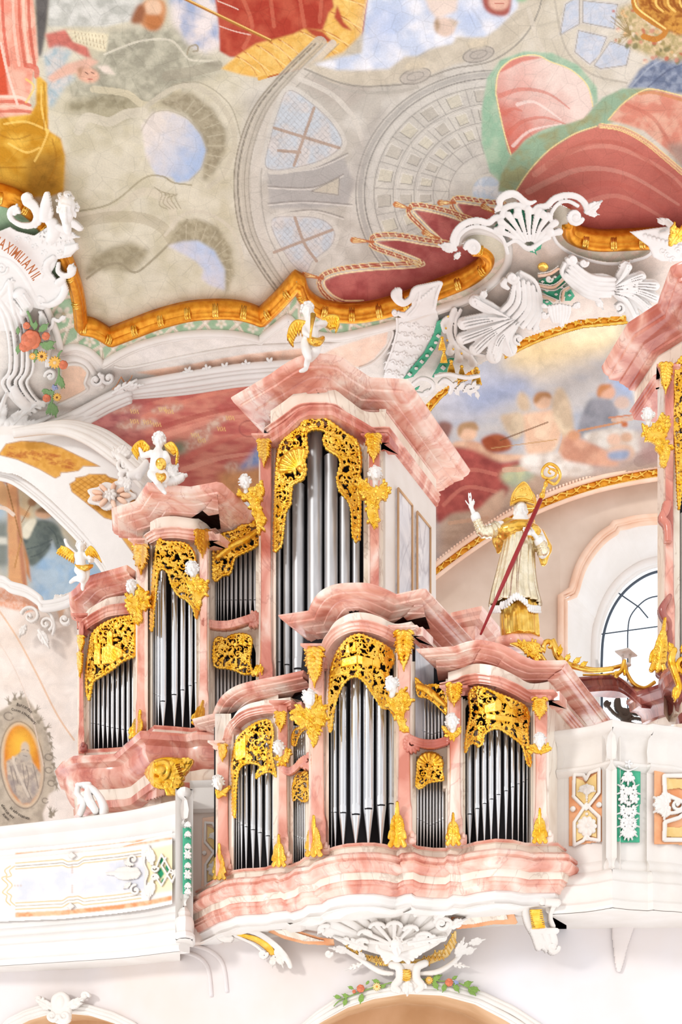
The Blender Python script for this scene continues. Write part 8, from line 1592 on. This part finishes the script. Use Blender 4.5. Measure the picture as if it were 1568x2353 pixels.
bust('white angel bust with wide gilded wings over the left narrow flat of the choir organ', 711, 1606, 42, 14.1, [(676, 1636), (690, 1624), (708, 1632), (724, 1606), (738, 1612), (748, 1630), (754, 1652), (744, 1668), (734, 1686), (730, 1710), (720, 1714), (712, 1690), (702, 1672), (686, 1668), (676, 1656)], 22, -5, 8, 7, shells=((742, 1656, 14, 60, 200),))
bust('white angel bust with gilded wings leaning left against the shade of the middle choir tower', 900, 1574, 40, 13.8, [(884, 1592), (898, 1606), (914, 1598), (926, 1586), (942, 1600), (946, 1620), (934, 1632), (930, 1650), (936, 1676), (924, 1682), (914, 1664), (906, 1640), (892, 1626)], -35, -5, -20, 8)
bust('white angel head on gilded leaves left of the right tower of the choir organ', 1040, 1660, 38, 13.9, [(1016, 1670), (1026, 1672), (1036, 1684), (1052, 1678), (1060, 1668), (1060, 1684), (1050, 1696), (1036, 1698), (1026, 1686)], -20, 0, -8, 9)
bust('white angel head with a gilded collar on the right end pilaster of the choir organ', 1241, 1703, 34, 13.8, [(1212, 1716), (1226, 1712), (1240, 1722), (1256, 1712), (1268, 1722), (1258, 1730), (1242, 1734), (1224, 1730)], 0, 0, 0, 10)
bust('white angel bust with gilded foliage on the edge of the right organ case', 1490, 955, 34, 15.0, [(1474, 976), (1490, 986), (1506, 974), (1520, 958), (1536, 968), (1538, 990), (1528, 1010), (1540, 1034), (1536, 1060), (1524, 1078), (1516, 1050), (1506, 1026), (1496, 1018), (1484, 1012)], -15, -5, -5, 11)
# putti
def putto(name, label, Y, hd, limbs, wings, cloth, gold_extra=None, torso=None, seed=3):
 t = thing(name, label, 'putto', Wp(hd[0], max(p[1] for l in limbs for p in l[0]), Y)); s_ = Y/F; m = MB()
 B = lambda x, y, d=0: Wp(x, y, Y+d)
 head_into(m, B(hd[0], hd[1]), hd[2]*s_, rotm(*hd[3])); 
 pad = lambda q: [tuple(v)+(0,) if len(v) < 3 else tuple(v) for v in q]
 for pts, rad in [torso]+limbs:
  pts = pad(pts); limb(m, [B(*p) for p in crv(pts, 3)] if len(pts) > 2 else [B(*p) for p in pts], [r*s_ for r in rad])
 o = fuse(m, 'body', 'whitefig', t, .011, 2); r = random.Random(seed); hm = MB(); c = B(hd[0], hd[1]); Rm = rotm(*hd[3]); h = hd[2]*s_
 for k in range(90):
  a = r.uniform(0, 2*PI); b = r.uniform(-.4, 1.5); dx, dy, dz = math.cos(b)*math.sin(a), math.cos(b)*math.cos(a), math.sin(b)
  if dy < -.35 and dz < .45: continue
  hm.ell(c+Rm@np.array([.40*dx, .06+.44*dy, .12+.40*dz])*h, h*r.uniform(.07, .12), nu=7, nv=5)
 hm.build('hair', 'whitefig', t)
 for w in wings: wing(t, w[0], w[1], Y+.05, n=8, L_=w[2])
 if cloth:
  m = MB()
  for pl, rr in cloth: limb(m, [B(*p) for p in crv(pad(pl), 3)], [q*s_ for q in rr])
  fuse(m, 'loincloth', 'goldsmooth', t, .014, 1)
 return t, B, s_
t, B, s_ = putto('putto_statue', 'white putto blowing a raised golden trumpet on the tallest tower of the main organ', 16.35, (707, 716, 36, (20, 8, 6)),
 [([(703, 786), (704, 806, -.05), (709, 822, -.08)], [12, 11, 8]), ([(709, 820, -.08), (705, 838), (703, 848)], [8, 7, 5]), ([(704, 847), (697, 851, -.05), (690, 853, -.08)], [5, 5, 3.5]), ([(728, 790), (726, 806), (714, 824, .1)], [13, 11, 8]), ([(714, 824, .1), (708, 818, .25)], [7, 5]), ([(728, 752), (740, 746), (750, 743)], [8, 7, 6]), ([(750, 743), (738, 742, -.08), (726, 744, -.12)], [6, 5.5, 4.5]), ([(702, 752), (700, 764, -.08), (712, 772, -.14)], [7, 6.5, 4.5])],
 [([(704, 750), (682, 748), (668, 762), (662, 782)], (100, 60), 24), ([(742, 744), (758, 736), (776, 738), (780, 748)], (40, 120), 22)],
 [([(706, 776), (718, 784, -.1), (732, 786, -.08), (742, 778)], [6, 9, 9, 6])], torso=([(708, 732), (714, 748), (717, 768), (718, 786)], [9, 15, 16, 16]))
m = MB(); m.tube([B(712, 788, -.2), B(716, 755, -.2), B(720, 722, -.22)], [.012, .018, .04], n=12); m.build('trumpet', 'goldsmooth', t)
t, B, s_ = putto('putto_statue', 'white putto sounding a golden trumpet toward the viewer, seated on the middle tower cornice', 16.5, (366, 1014, 35, (0, 12, 0)),
 [([(350, 1090), (358, 1100, -.1), (362, 1108, -.12)], [12, 10, 8]), ([(362, 1108, -.12), (370, 1120, -.05), (377, 1130)], [8, 7, 5]), ([(376, 1128), (380, 1133, -.04)], [5, 4]), ([(372, 1088), (380, 1094, -.12), (381, 1100, -.12)], [11, 10, 8]), ([(381, 1100, -.12), (378, 1110), (380, 1116)], [8, 6, 5]), ([(348, 1042), (338, 1045), (328, 1048)], [8, 7, 6]), ([(328, 1048), (324, 1038), (320, 1030)], [6, 5, 4.5]), ([(380, 1044), (386, 1056, -.05), (378, 1062, -.15)], [8, 7, 5])],
 [([(344, 1034), (330, 1022), (314, 1030), (306, 1042)], (110, 60), 20), ([(382, 1032), (396, 1026), (408, 1040), (410, 1052)], (40, 110), 22)],
 [([(362, 1092, -.12), (372, 1098, -.18), (382, 1090, -.1)], [6, 9, 6]), ([(366, 1098, -.15), (370, 1108, -.1)], [7, 4])], torso=([(364, 1034), (363, 1050), (360, 1070), (360, 1090)], [9, 16, 16, 17]))
m = MB(); m.lathe(B(370, 1066, -.42), [(.070, -.02), (.075, 0), (.066, .005), (.03, .05), (.012, .10), (.010, .36), (.004, .36), (.008, .05)], 24, axis=(-.0, 1, .55)); m.build('trumpet', 'goldsmooth', t)
R = Relief(376, 1056, 432, 1120, 1); R.leaf(392, 1108, -20, 40, 13, 4, 4); R.leaf(388, 1098, -50, 34, 12, 4, 5); R.leaf(388, 1090, -80, 26, 9, 3, 5); R.st_([(384, 1112), (404, 1108), (420, 1100)], [6, 8, 6], 5)
R.build('shell_drapery', 'whitefig', lambda x, y: 16.6+0*x, t, thick=4)
t, B, s_ = putto('putto_statue', 'small white putto waving an arm on the leftmost small tower of the main organ', 17.45, (186, 1257, 27, (10, 5, 8)),
 [([(180, 1310), (190, 1322, -.08), (188, 1332, -.05)], [10, 9, 7]), ([(188, 1332, -.05), (174, 1330, .05), (162, 1338, .12)], [7, 6, 4]), ([(197, 1310), (198, 1324), (193, 1336)], [10, 8, 6]), ([(193, 1336), (190, 1346), (190, 1354)], [6, 5, 4]), ([(174, 1276), (164, 1266), (157, 1258)], [7, 6, 5]), ([(157, 1258), (152, 1248), (150, 1241)], [5, 4, 4]), ([(196, 1276), (206, 1284), (212, 1288)], [7, 6, 5]), ([(212, 1288), (206, 1290, -.1)], [5, 4])],
 [([(172, 1278), (158, 1268), (144, 1262)], (100, 150), 18), ([(200, 1276), (212, 1264), (226, 1278)], (70, 60), 20)],
 [([(176, 1300), (188, 1306, -.08), (200, 1304, -.08), (212, 1300)], [5, 7, 7, 4])], torso=([(186, 1270), (184, 1284), (186, 1298), (188, 1310)], [7, 12, 12, 13]), seed=5)
# cherub head of the inscription cartouche, cherub of the great shell
ch = thing('cherub_head', 'white stucco cherub head looking down beside the inscription cartouche', 'cherub', Wp(153, 520, 16.1)); head(ch, 153, 482, 58, 15.95, 12, 28, 6, hairc=.8, seed=12)
ch = thing('cherub_head', 'white cherub head peering out of the ruffled shell below the choir organ', 'cherub', Wp(912, 2200, 14.6)); head(ch, 912, 2176, 40, 14.45, -8, 18, -4, 'stucco', hairc=.5, seed=13, neck=0)
R = Relief(850, 2160, 1010, 2225, 1.0)
for sg in (-1, 1):
 for k in range(6): R.st_([(913+sg*6, 2196), (913+sg*(16+k*5), 2202-k*3), (913+sg*(26+k*(4 if sg < 0 else 9)), 2212-k*7)], [5, 6, 5], 3+k)
R.dome(913, 2200, 16, 12, 10, 0, 4); R.build('wings', 'stucco', lambda x, y: 14.62+0*x, ch, thick=8)
# ------------------------------------------------------------------ the bishop statue on the right choir tower
YB = 14.45; sB = YB/F; B = lambda x, y, d=0: Wp(x, y, YB+d)
bs = thing('bishop_statue', 'gilded and silvered bishop statue with mitre, hand raised in blessing, on right choir tower', 'statue', B(1195, 1468))
def loft(name, rows, mat, par, nf=14, amp=.06, seed=0, n=84, cap=True):
 """draped garment: rows of (y, xc, half width px, half depth m, fold amount)"""
 rows = crv(rows, 5); r = random.Random(seed); ph = [r.uniform(0, 6) for _ in range(4)]; V = []
 for y, xc, hw, hd_, fa in rows:
  c = B(xc, y); w = hw*sB
  for j in range(n):
   t = 2*PI*j/n; f = 1+fa*(.55*math.sin(nf*t+ph[0])+.3*math.sin(nf*1.7*t+ph[1]+y*.01)+.25*math.sin(nf*.45*t+ph[2])); V.append((c[0]+w*f*math.cos(t), c[1]+hd_*f*math.sin(t), c[2]))
 k = len(rows); Fc = [(i*n+j, i*n+(j+1) % n, (i+1)*n+(j+1) % n, (i+1)*n+j) for i in range(k-1) for j in range(n)]
 if cap: Fc += [tuple(range(n))[::-1], tuple(range((k-1)*n, k*n))]
 return mk(name, V, Fc, mat, par, True)
m = MB(); Rm = rotm(-6, 14, -4)
head_into(m, B(1197, 1174), 44*sB, Rm)
limb(m, [B(1197, 1190, .02), B(1196, 1212, .03)], [.07, .09]); limb(m, [B(1195, 1212, .03), B(1192, 1300, .02), B(1196, 1400, .02)], [.15, .18, .16])
r = random.Random(5)
for k in range(60): a = r.uniform(-1.3, 1.3); d = r.uniform(0, 1); m.ell(B(1196, 1180)+Rm@np.array([.075*math.sin(a)*(1-.3*d), -.085*math.cos(a)+.02*d, -.02-.10*d]), r.uniform(.014, .024), nu=7, nv=5)
# arms and hands
limb(m, [B(1152, 1212, -.02), B(1128, 1216, -.08), B(1108, 1222, -.10)], [.075, .065, .055]); limb(m, [B(1108, 1222, -.10), B(1098, 1202, -.12), B(1089, 1180, -.14), B(1084, 1168, -.15)], [.055, .045, .03, .024])
limb(m, [B(1234, 1226, -.02), B(1246, 1250, -.06), B(1248, 1272, -.10)], [.075, .07, .06]); limb(m, [B(1248, 1272, -.10), B(1243, 1254, -.16), B(1234, 1236, -.20), B(1226, 1226, -.24)], [.055, .045, .03, .024])
def hand(m, c, tips, pr=.026):
 """palm centre and five finger chains"""
 m.ell(c, (.034, .020, .042), nu=10, nv=7)
 for ch in tips: limb(m, [c*.55+np.array(ch[0])*.45]+list(ch), [.0105, .010, .0095, .008], n=8)
hand(m, B(1083, 1163, -.15), [[B(1079.5, 1153, -.15), B(1078, 1143, -.15), B(1077, 1133, -.15)], [B(1083.5, 1152, -.15), B(1083, 1142, -.15), B(1082, 1132.5, -.15)], [B(1087, 1154, -.16), B(1088.5, 1148, -.19), B(1086.5, 1152, -.21)], [B(1089.5, 1158, -.16), B(1091, 1153, -.19), B(1088.5, 1156, -.21)], [B(1077, 1160, -.17), B(1073, 1155, -.18), B(1070, 1150, -.18)]])
hand(m, B(1224, 1224, -.24), [[B(1217, 1217, -.28), B(1210, 1214, -.30), B(1203, 1212, -.28)], [B(1217, 1221, -.29), B(1209, 1219, -.31), B(1202, 1217, -.28)], [B(1218, 1225, -.29), B(1210, 1224, -.31), B(1204, 1222, -.28)], [B(1219, 1229, -.28), B(1213, 1229, -.30), B(1208, 1227, -.28)], [B(1222, 1214, -.25), B(1217, 1207, -.26), B(1213, 1203, -.25)]])
fuse(m, 'body', 'whitefig', bs, .0085, 1)
loft('cassock', [(1360, 1196, 34, .17, .04), (1400, 1194, 42, .2, .06), (1440, 1196, 44, .22, .07), (1469, 1198, 43, .24, .08)], 'goldsmooth', bs, 9, seed=2)
loft('surplice', [(1232, 1192, 32, .15, .03), (1262, 1191, 37, .19, .05), (1310, 1186, 43, .21, .07), (1360, 1183, 52, .23, .09), (1388, 1184, 57, .25, .11), (1392, 1184, 54, .24, .1)], 'silvergilt', bs, 17, seed=4, cap=False)
# raised lace hem
m = MB()
for k in range(58):
 t = 2*PI*k/58; xx = 1184+56*math.cos(t); dy = 10*math.sin(t*9); yy = 1391+(-22*math.exp(-((xx-1188)/20)**2) if math.sin(t) < 0 else 0)+(8 if xx > 1215 or xx < 1150 else 0)
 c = B(xx, yy, .26*math.sin(t)); m.ell(c, (.022, .018, .045), nu=8, nv=6); m.ell(c+np.array([.01, -.01, -.045]), .016, nu=7, nv=5)
m.build('lace_hem', 'whitefig', bs)
m = MB()
m.ell(B(1193, 1222, .0), (.26, .19, .13)); m.ell(B(1172, 1224, -.02), (.17, .17, .11)); m.ell(B(1216, 1228, -.02), (.16, .17, .12)); limb(m, [B(1158, 1218, .03), B(1150, 1240, .08), B(1146, 1268, .12)], [.12, .11, .03]); limb(m, [B(1236, 1232, .04), B(1252, 1262, .04), B(1250, 1292, .04)], [.10, .10, .05])
limb(m, [B(1166, 1198, 0), B(1194, 1206, -.12), B(1222, 1200, 0)], [.05, .05, .05])
fuse(m, 'cape', 'goldsmooth', bs, .018, 3)
for p, nm in (([(1142, 1214, -.05), (1124, 1222, -.10), (1109, 1222, -.11), (1100, 1206, -.12), (1094, 1190, -.14)], 0), ([(1236, 1240, -.03), (1249, 1268, -.10), (1245, 1256, -.15), (1240, 1246, -.18)], 1)):
 m = MB(); P = np.array([B(*q) for q in crv(p, 7)]); k = len(P); m.tube(P, [(.085+.010*math.sin(i*2.1))*(1-.45*i/k) for i in range(k)], n=16); m.build('sleeve', 'silvergilt', bs)
 m = MB(); q0, q1 = (B(1095, 1192, -.14), B(1090, 1180, -.14)) if not nm else (B(1241, 1248, -.17), B(1236, 1238, -.19)); ax = q1-q0
 m.lathe(q0, [(.05, -.03), (.056, 0), (.056, .04), (.048, .06)], 16, axis=tuple(ax)); m.build('cuff', 'whitefig', bs)
# mitre: two pointed leaves
R = Relief(1168, 1106, 1240, 1172, .8); R.poly([(1172, 1164), (1174, 1144), (1184, 1126), (1203, 1111), (1218, 1122), (1227, 1142), (1228, 1160), (1214, 1154), (1198, 1151), (1184, 1156)], 7, 9, sm=3); R.st_([(1176, 1160), (1178, 1142), (1188, 1126), (1203, 1114), (1215, 1124), (1223, 1142), (1224, 1156)], 2.2, 8); R.st_([(1176, 1162), (1198, 1154), (1226, 1160)], 2.4, 9)
for x, y in ((1200, 1131), (1194, 1133), (1206, 1129), (1183, 1148), (1209, 1142)): R.rosette(x, y, 3, 5, 9)
R.build('mitre', 'goldsmooth', lambda x, y: YB-.03+.0*x, bs, (-.1, -1, -.1), thick=5)
R = Relief(1175, 1110, 1240, 1172, 1); R.poly([(1184, 1164), (1186, 1142), (1206, 1116), (1226, 1130), (1234, 1150), (1232, 1164)], 2, 4, sm=3); R.build('mitre_back', 'goldsmooth', lambda x, y: YB+.14+0*x, bs, (.2, 1, 0), thick=10)
cz = thing('crosier', 'tall bishop crosier with dark red shaft and golden openwork crook, in the left hand', 'crosier', B(1106, 1458, -.34))
m = MB(); m.tube([B(1105, 1458, -.42), B(1174, 1302, -.34), B(1243, 1148, -.26)], [.014, .027, .027], n=12); m.build('shaft', 'redstaff', cz)
m = MB(); m.ell(B(1247, 1138, -.26), (.035, .035, .045)); m.ell(B(1250, 1128, -.26), (.022, .022, .03)); m.ell(B(1255, 1112, -.26), (.028, .028, .04)); m.tube([B(1244, 1146, -.26), B(1255, 1110, -.26), B(1258, 1102, -.26)], [.025, .016, .018], n=10)
cc_ = [(1258, 1104), (1276, 1112), (1288, 1094), (1280, 1074), (1262, 1066), (1248, 1078), (1248, 1094), (1262, 1100), (1276, 1094), (1278, 1082), (1266, 1078), (1261, 1085), (1267, 1089)]
m.tube([B(x, y, -.26) for x, y in crv(cc_, 6)], [.017, .019, .017, .013, .009], n=10); m.tube([B(x, y, -.26) for x, y in crv([(1256, 1070), (1270, 1080), (1284, 1088)], 4)], .007, n=8); m.build('crook', 'goldsmooth', cz)
# pedestal of the bishop
pd = thing('statue_pedestal', 'pink rocky pedestal with a gilded ground under the bishop statue', 'pedestal', Wp(1195, 1510, 14.3))
m = MB(); limb(m, [B(1150, 1474, -.05), B(1180, 1472, -.12), B(1215, 1470, -.1), B(1240, 1474, 0)], [.07, .09, .09, .06]); m.ell(B(1195, 1478, .06), (.30, .24, .08)); fuse(m, 'rock', 'pink', pd, .02, 2)
goldmass(pd, [(1172, 1480), (1232, 1478), (1240, 1500), (1236, 1524), (1216, 1510), (1190, 1490)], 14.2, 6, 6, 'gilded_ground')
sc_ = thing('gilded_scroll', 'large gilded scroll running down from the pedestal along the cornice', 'scroll', Wp(1260, 1520, 14.3))
m = MB(); P = [(1262+14*(1-t)*math.cos(t*7+2.2), 1484+15*(1-t)*math.sin(t*7+2.2)) for t in np.linspace(.9, 0, 22)]+[(1238, 1490), (1244, 1508), (1254, 1522)]
m.tube([B(x, y, .0) for x, y in P], [.014, .03, .035, .03], n=10); m.tube([B(x, y, .02) for x, y in crv([(1268, 1472), (1276, 1490), (1282, 1508), (1300, 1524), (1330, 1534), (1370, 1540), (1410, 1536)], 5)], [.05, .045, .035, .03], n=10); m.build('scroll', 'goldsmooth', sc_)
R = Relief(1270, 1478, 1350, 1536, 1); R.leaf(1284, 1506, -80, 22, 8, 3, 3); R.leaf(1300, 1520, -60, 18, 7, 3, 3); R.leaf(1318, 1526, -40, 22, 7, 3, 3); R.leaf(1334, 1532, -30, 20, 6, 3, 3); R.build('leaves', 'gold', lambda x, y: 14.4+0*x, sc_)
# ------------------------------------------------------------------ right organ case at the picture edge and the bridge
Yr = lambda x: 15.3
ro = thing('right_organ_case', 'pink marbled main organ case cut off by the right picture edge', 'organ', Wp(1545, 1700, 15.3))
zR = 10.95
# its cornice steps up to the right
entab(ro, join([tuple(pz([(1443, 742)], zR)[0]+np.array([-.15, .9, 0]))], t_(pz([(1443, 742), (1512, 697)], zR)), t_(pz(crv([(1512, 697), (1517, 680), (1528, 650), (1538, 622), (1550, 608), (1600, 592), (1680, 590)], 5), zR))), .5, .3, .3, .12, back=.4, ar='rose', co='rose')
pilaster(ro, 1526, 1552, 842, 1500, Yr, .12, 'rose', volute=False)
band('case_front', np.array([1550., 1563]), 842, 1640, Yr, .3, 'cream', ro)
band('dark_backing', np.array([1556., 1690]), 900, 1700, lambda x: 15.9, .05, 'dark', ro)  # near-black sheet, shade within the case given as colour
m = MB(); a = Wp(1526, 842, 15.2); z0, z1 = Wp(1526, 1640, 15.2)[2], a[2]; b = a+SIDE*2.2; m.add([(a[0], a[1], z0), (b[0], b[1], z0), (b[0], b[1], z1), (a[0], a[1], z1)], [(0, 1, 2, 3)]); m.build('side_wall', 'cream', ro, False)
R = Relief(1500, 1370, 1560, 1560, 1.1); R.st_([(1536, 1376), (1520, 1402), (1522, 1420), (1534, 1440), (1530, 1480), (1520, 1520), (1518, 1550)], [6, 9, 8, 9, 12, 14, 12], 2); R.build('pilaster_foot', 'darkrose', lambda x, y: 15.1+0*x, ro, thick=10)
R = Relief(1500, 1160, 1550, 1250, 1.1); R.st_([(1536, 1100), (1530, 1170), (1520, 1196), (1532, 1216), (1534, 1280)], [8, 10, 9, 9, 8], 2); R.build('pilaster_knee', 'rose', lambda x, y: 15.1+0*x, ro, thick=8)
drop_part(ro, 1530, 838, 70, 30, Yr, -.28)
shade(ro, [(1560, 1170), (1556, 1100), (1552, 1020), (1546, 960), (1552, 920), (1550, 880), (1560, 830), (1600, 820), (1600, 1000), (1572, 1060), (1566, 1120)], Yr, -.14, 'pierced gilded shade of the right case at the picture edge', seed=31, sc=9, border=2.4, smooth=3)
leaf_part(ro, 1512, 1540, 124, 34, Yr, -.35, tilt=8, n=8)
R = Relief(1535, 1480, 1610, 1620, 1.0); R.st_([(1548, 1498), (1542, 1520), (1550, 1548), (1560, 1580), (1556, 1600)], [8, 9, 8, 7, 5], 4); R.spiral(1572, 1530, 18, 1.3, 90, 1, 6, 4); R.leaf(1544, 1500, -110, 22, 9, 3, 5); R.leaf(1556, 1580, 100, 34, 11, 4, 5); R.leaf(1566, 1500, -60, 24, 9, 3, 5)
gold_relief(ro, 'gilded_cartouche', R, Yr, -.75, thick=8)
pipes([(1572, 15)], lambda x: 1500, lambda x: 1600, lambda x: 1180, Yr, .45, 'right organ case', 'tindull')
# its base: stacked mouldings coming forward
for (x0, y0, x1, y1, Y, s_) in ((1466, 1590, 1513, 1572, 15.6, 1.0), (1500, 1612, 1544, 1600, 15.3, .8)):
 pass
bpth = [tuple(Wp(1440, 1610, 17.0)), tuple(Wp(1466, 1589, 15.7)), tuple(Wp(1513, 1573, 15.3))]+[tuple(v) for v in (Wp(x, y, Y) for x, y, Y in crv([(1513, 1573, 15.3), (1516, 1556, 15.0), (1530, 1538, 14.8), (1560, 1524, 14.6), (1640, 1516, 14.5)], 5))]
sweep('base_moulding', bpth, [(-.5, 0), (0, 0), (0, -.05), (-.03, -.07), (-.04, -.12), (-.05, -.17), (-.14, -.19), (-.2, -.25), (-.22, -.34), (-.26, -.36), (-.26, -.5), (-.22, -.53), (-.24, -.62), (-.3, -.66), (-.5, -.68)], ['darkrose', 'cream'], ro, mi=[0]*9+[1]+[0]*4)
sweep('base_console', [tuple(np.array(p)+np.array([0, .3, -.66])) for p in bpth], [(-.3, 0), (0, 0), (-.05, -.9), (-.3, -.9)], 'cream', ro)
# bridge between the two cases
bg_ = thing('organ_bridge', 'curved dark pink beam bridging to the right organ in front of the window', 'beam', Wp(1400, 1610, 16.2))
bpt = [Wp(x, y, Y) for x, y, Y in crv([(1290, 1560, 15.6), (1340, 1556, 15.8), (1405, 1552, 16.1), (1428, 1558, 16.1), (1456, 1580, 15.9), (1470, 1592, 15.7)], 6)]
sweep('beam', bpt, [(-.25, 0), (.02, 0), (.03, -.03), (-.01, -.05), (-.01, -.12), (.0, -.14), (-.03, -.17), (-.03, -.2), (-.25, -.21)], 'darkrose', bg_)
m = MB(); m.tube([Wp(x, y, 16.0) for x, y in crv([(1340, 1540), (1369, 1542), (1421, 1532), (1434, 1526)], 5)], .028, n=8); m.tube([Wp(x, y, 15.95) for x, y in crv([(1437, 1528), (1442, 1548), (1458, 1572), (1482, 1581), (1506, 1567)], 6)], .026, n=8); m.tube([Wp(x, y, 16.0) for x, y in crv([(1340, 1551), (1380, 1551), (1412, 1547)], 4)], .014, n=8); m.build('gilded_rail', 'goldsmooth', bg_)
R = Relief(1405, 1518, 1446, 1560, 1); R.st_([(1434, 1522), (1428, 1542), (1414, 1554)], [5, 5, 4], 3); R.st_([(1434, 1530), (1436, 1550)], 4, 3); R.leaf(1424, 1548, 170, 18, 6, 3, 3); R.spiral(1416, 1553, 5, 1, 0, 1, 2, 3); R.build('gilded_leaf', 'gold', lambda x, y: 15.85+0*x, bg_)
ln = thing('lantern_finial', 'small pale roofed finial on the bridge, dark against the window', 'finial', Wp(1440, 1530, 16.05))
m = MB(); m.lathe(Wp(1439, 1504, 16.05), [(.15, 0), (.16, .02), (.03, .08), (.01, .09)], 4, axis=(.2, 0, 1)); m.build('roof', 'stucco', ln, False)
m = MB(); 
for dx in (-.05, .05): m.tube([Wp(1440, 1505, 16.05)+np.array([dx, 0, 0]), Wp(1440, 1526, 16.05)+np.array([dx*.8, 0, 0])], .018, n=8)
m.ell(Wp(1440, 1528, 16.05), (.07, .05, .03)); m.build('post', 'stucco', ln)
ir = thing('scroll_grille', 'dark grey scroll ornaments behind the right parapet, against the bright window', 'grille', Wp(1440, 1660, 17.5))
R = Relief(1380, 1605, 1515, 1680, 1.0); R.spiral(1394, 1618, 7, 1.2, 0, 1, 3, 2); R.st_([(1396, 1624), (1410, 1640), (1424, 1650)], 3, 1); R.st_([(1418, 1612), (1420, 1630), (1432, 1640)], [7, 8, 8], 2); R.spiral(1434, 1642, 13, 1.5, 0, 1, 4.5, 4); R.st_([(1444, 1634), (1462, 1642), (1476, 1640)], [5, 4, 4], 1); R.spiral(1478, 1640, 8, 1.3, 0, 1, 3, 3); R.spiral(1492, 1652, 10, 1.4, 90, -1, 3.4, 3); R.st_([(1442, 1660), (1456, 1652), (1484, 1658)], 3, 1); R.st_([(1430, 1655), (1460, 1668), (1500, 1668)], 4, 1); R.spiral(1448, 1654, 7, 1.2, 0, -1, 2.6, 2)
R.build('scrolls', 'ink', lambda x, y: 17.5+0*x, ir, thick=6)  # all scrolls in one dark colour
# small pink plinth seen behind the middle tower of the choir organ
pl = thing('marble_block', 'pink stepped marble block between the middle and right towers of the choir organ', 'block', Wp(1080, 1470, 16.5))
P = np.array([Wp(1036, 1408, 16.6), Wp(1108, 1392, 16.3), Wp(1108, 1392, 16.3)+SIDE*1.6]); sweep('cornice', P, [(-.4, 0), (0, 0), (0, -.06), (-.05, -.09), (-.06, -.14), (-.16, -.17), (-.18, -.22), (-.18, -.7), (-.4, -.7)], 'pink', pl)
# console figure scroll under the main organ base, left
cf = thing('scroll_console', 'white twisting scroll console under the left end of the main organ base', 'console', Wp(205, 1866, 17.4))
R = Relief(165, 1796, 250, 1880, 1.0); R.st_([(182, 1806), (180, 1826), (194, 1846), (186, 1872)], [5, 6, 7, 6], 4); R.st_([(198, 1810), (214, 1816), (230, 1834), (240, 1856), (240, 1872)], [6, 8, 9, 10, 9], 6); R.st_([(206, 1816), (206, 1836), (222, 1866)], [6, 10, 9], 8); R.st_([(180, 1808), (196, 1806), (210, 1804)], [4, 5, 3], 8); R.leaf(206, 1840, 60, 34, 11, 4, 12)
R.build('scroll', 'whitefig', lambda x, y: 17.3+0*x, cf, thick=8)
for o in list(bpy.data.objects):
 if '_org' in o.keys(): del o['_org']
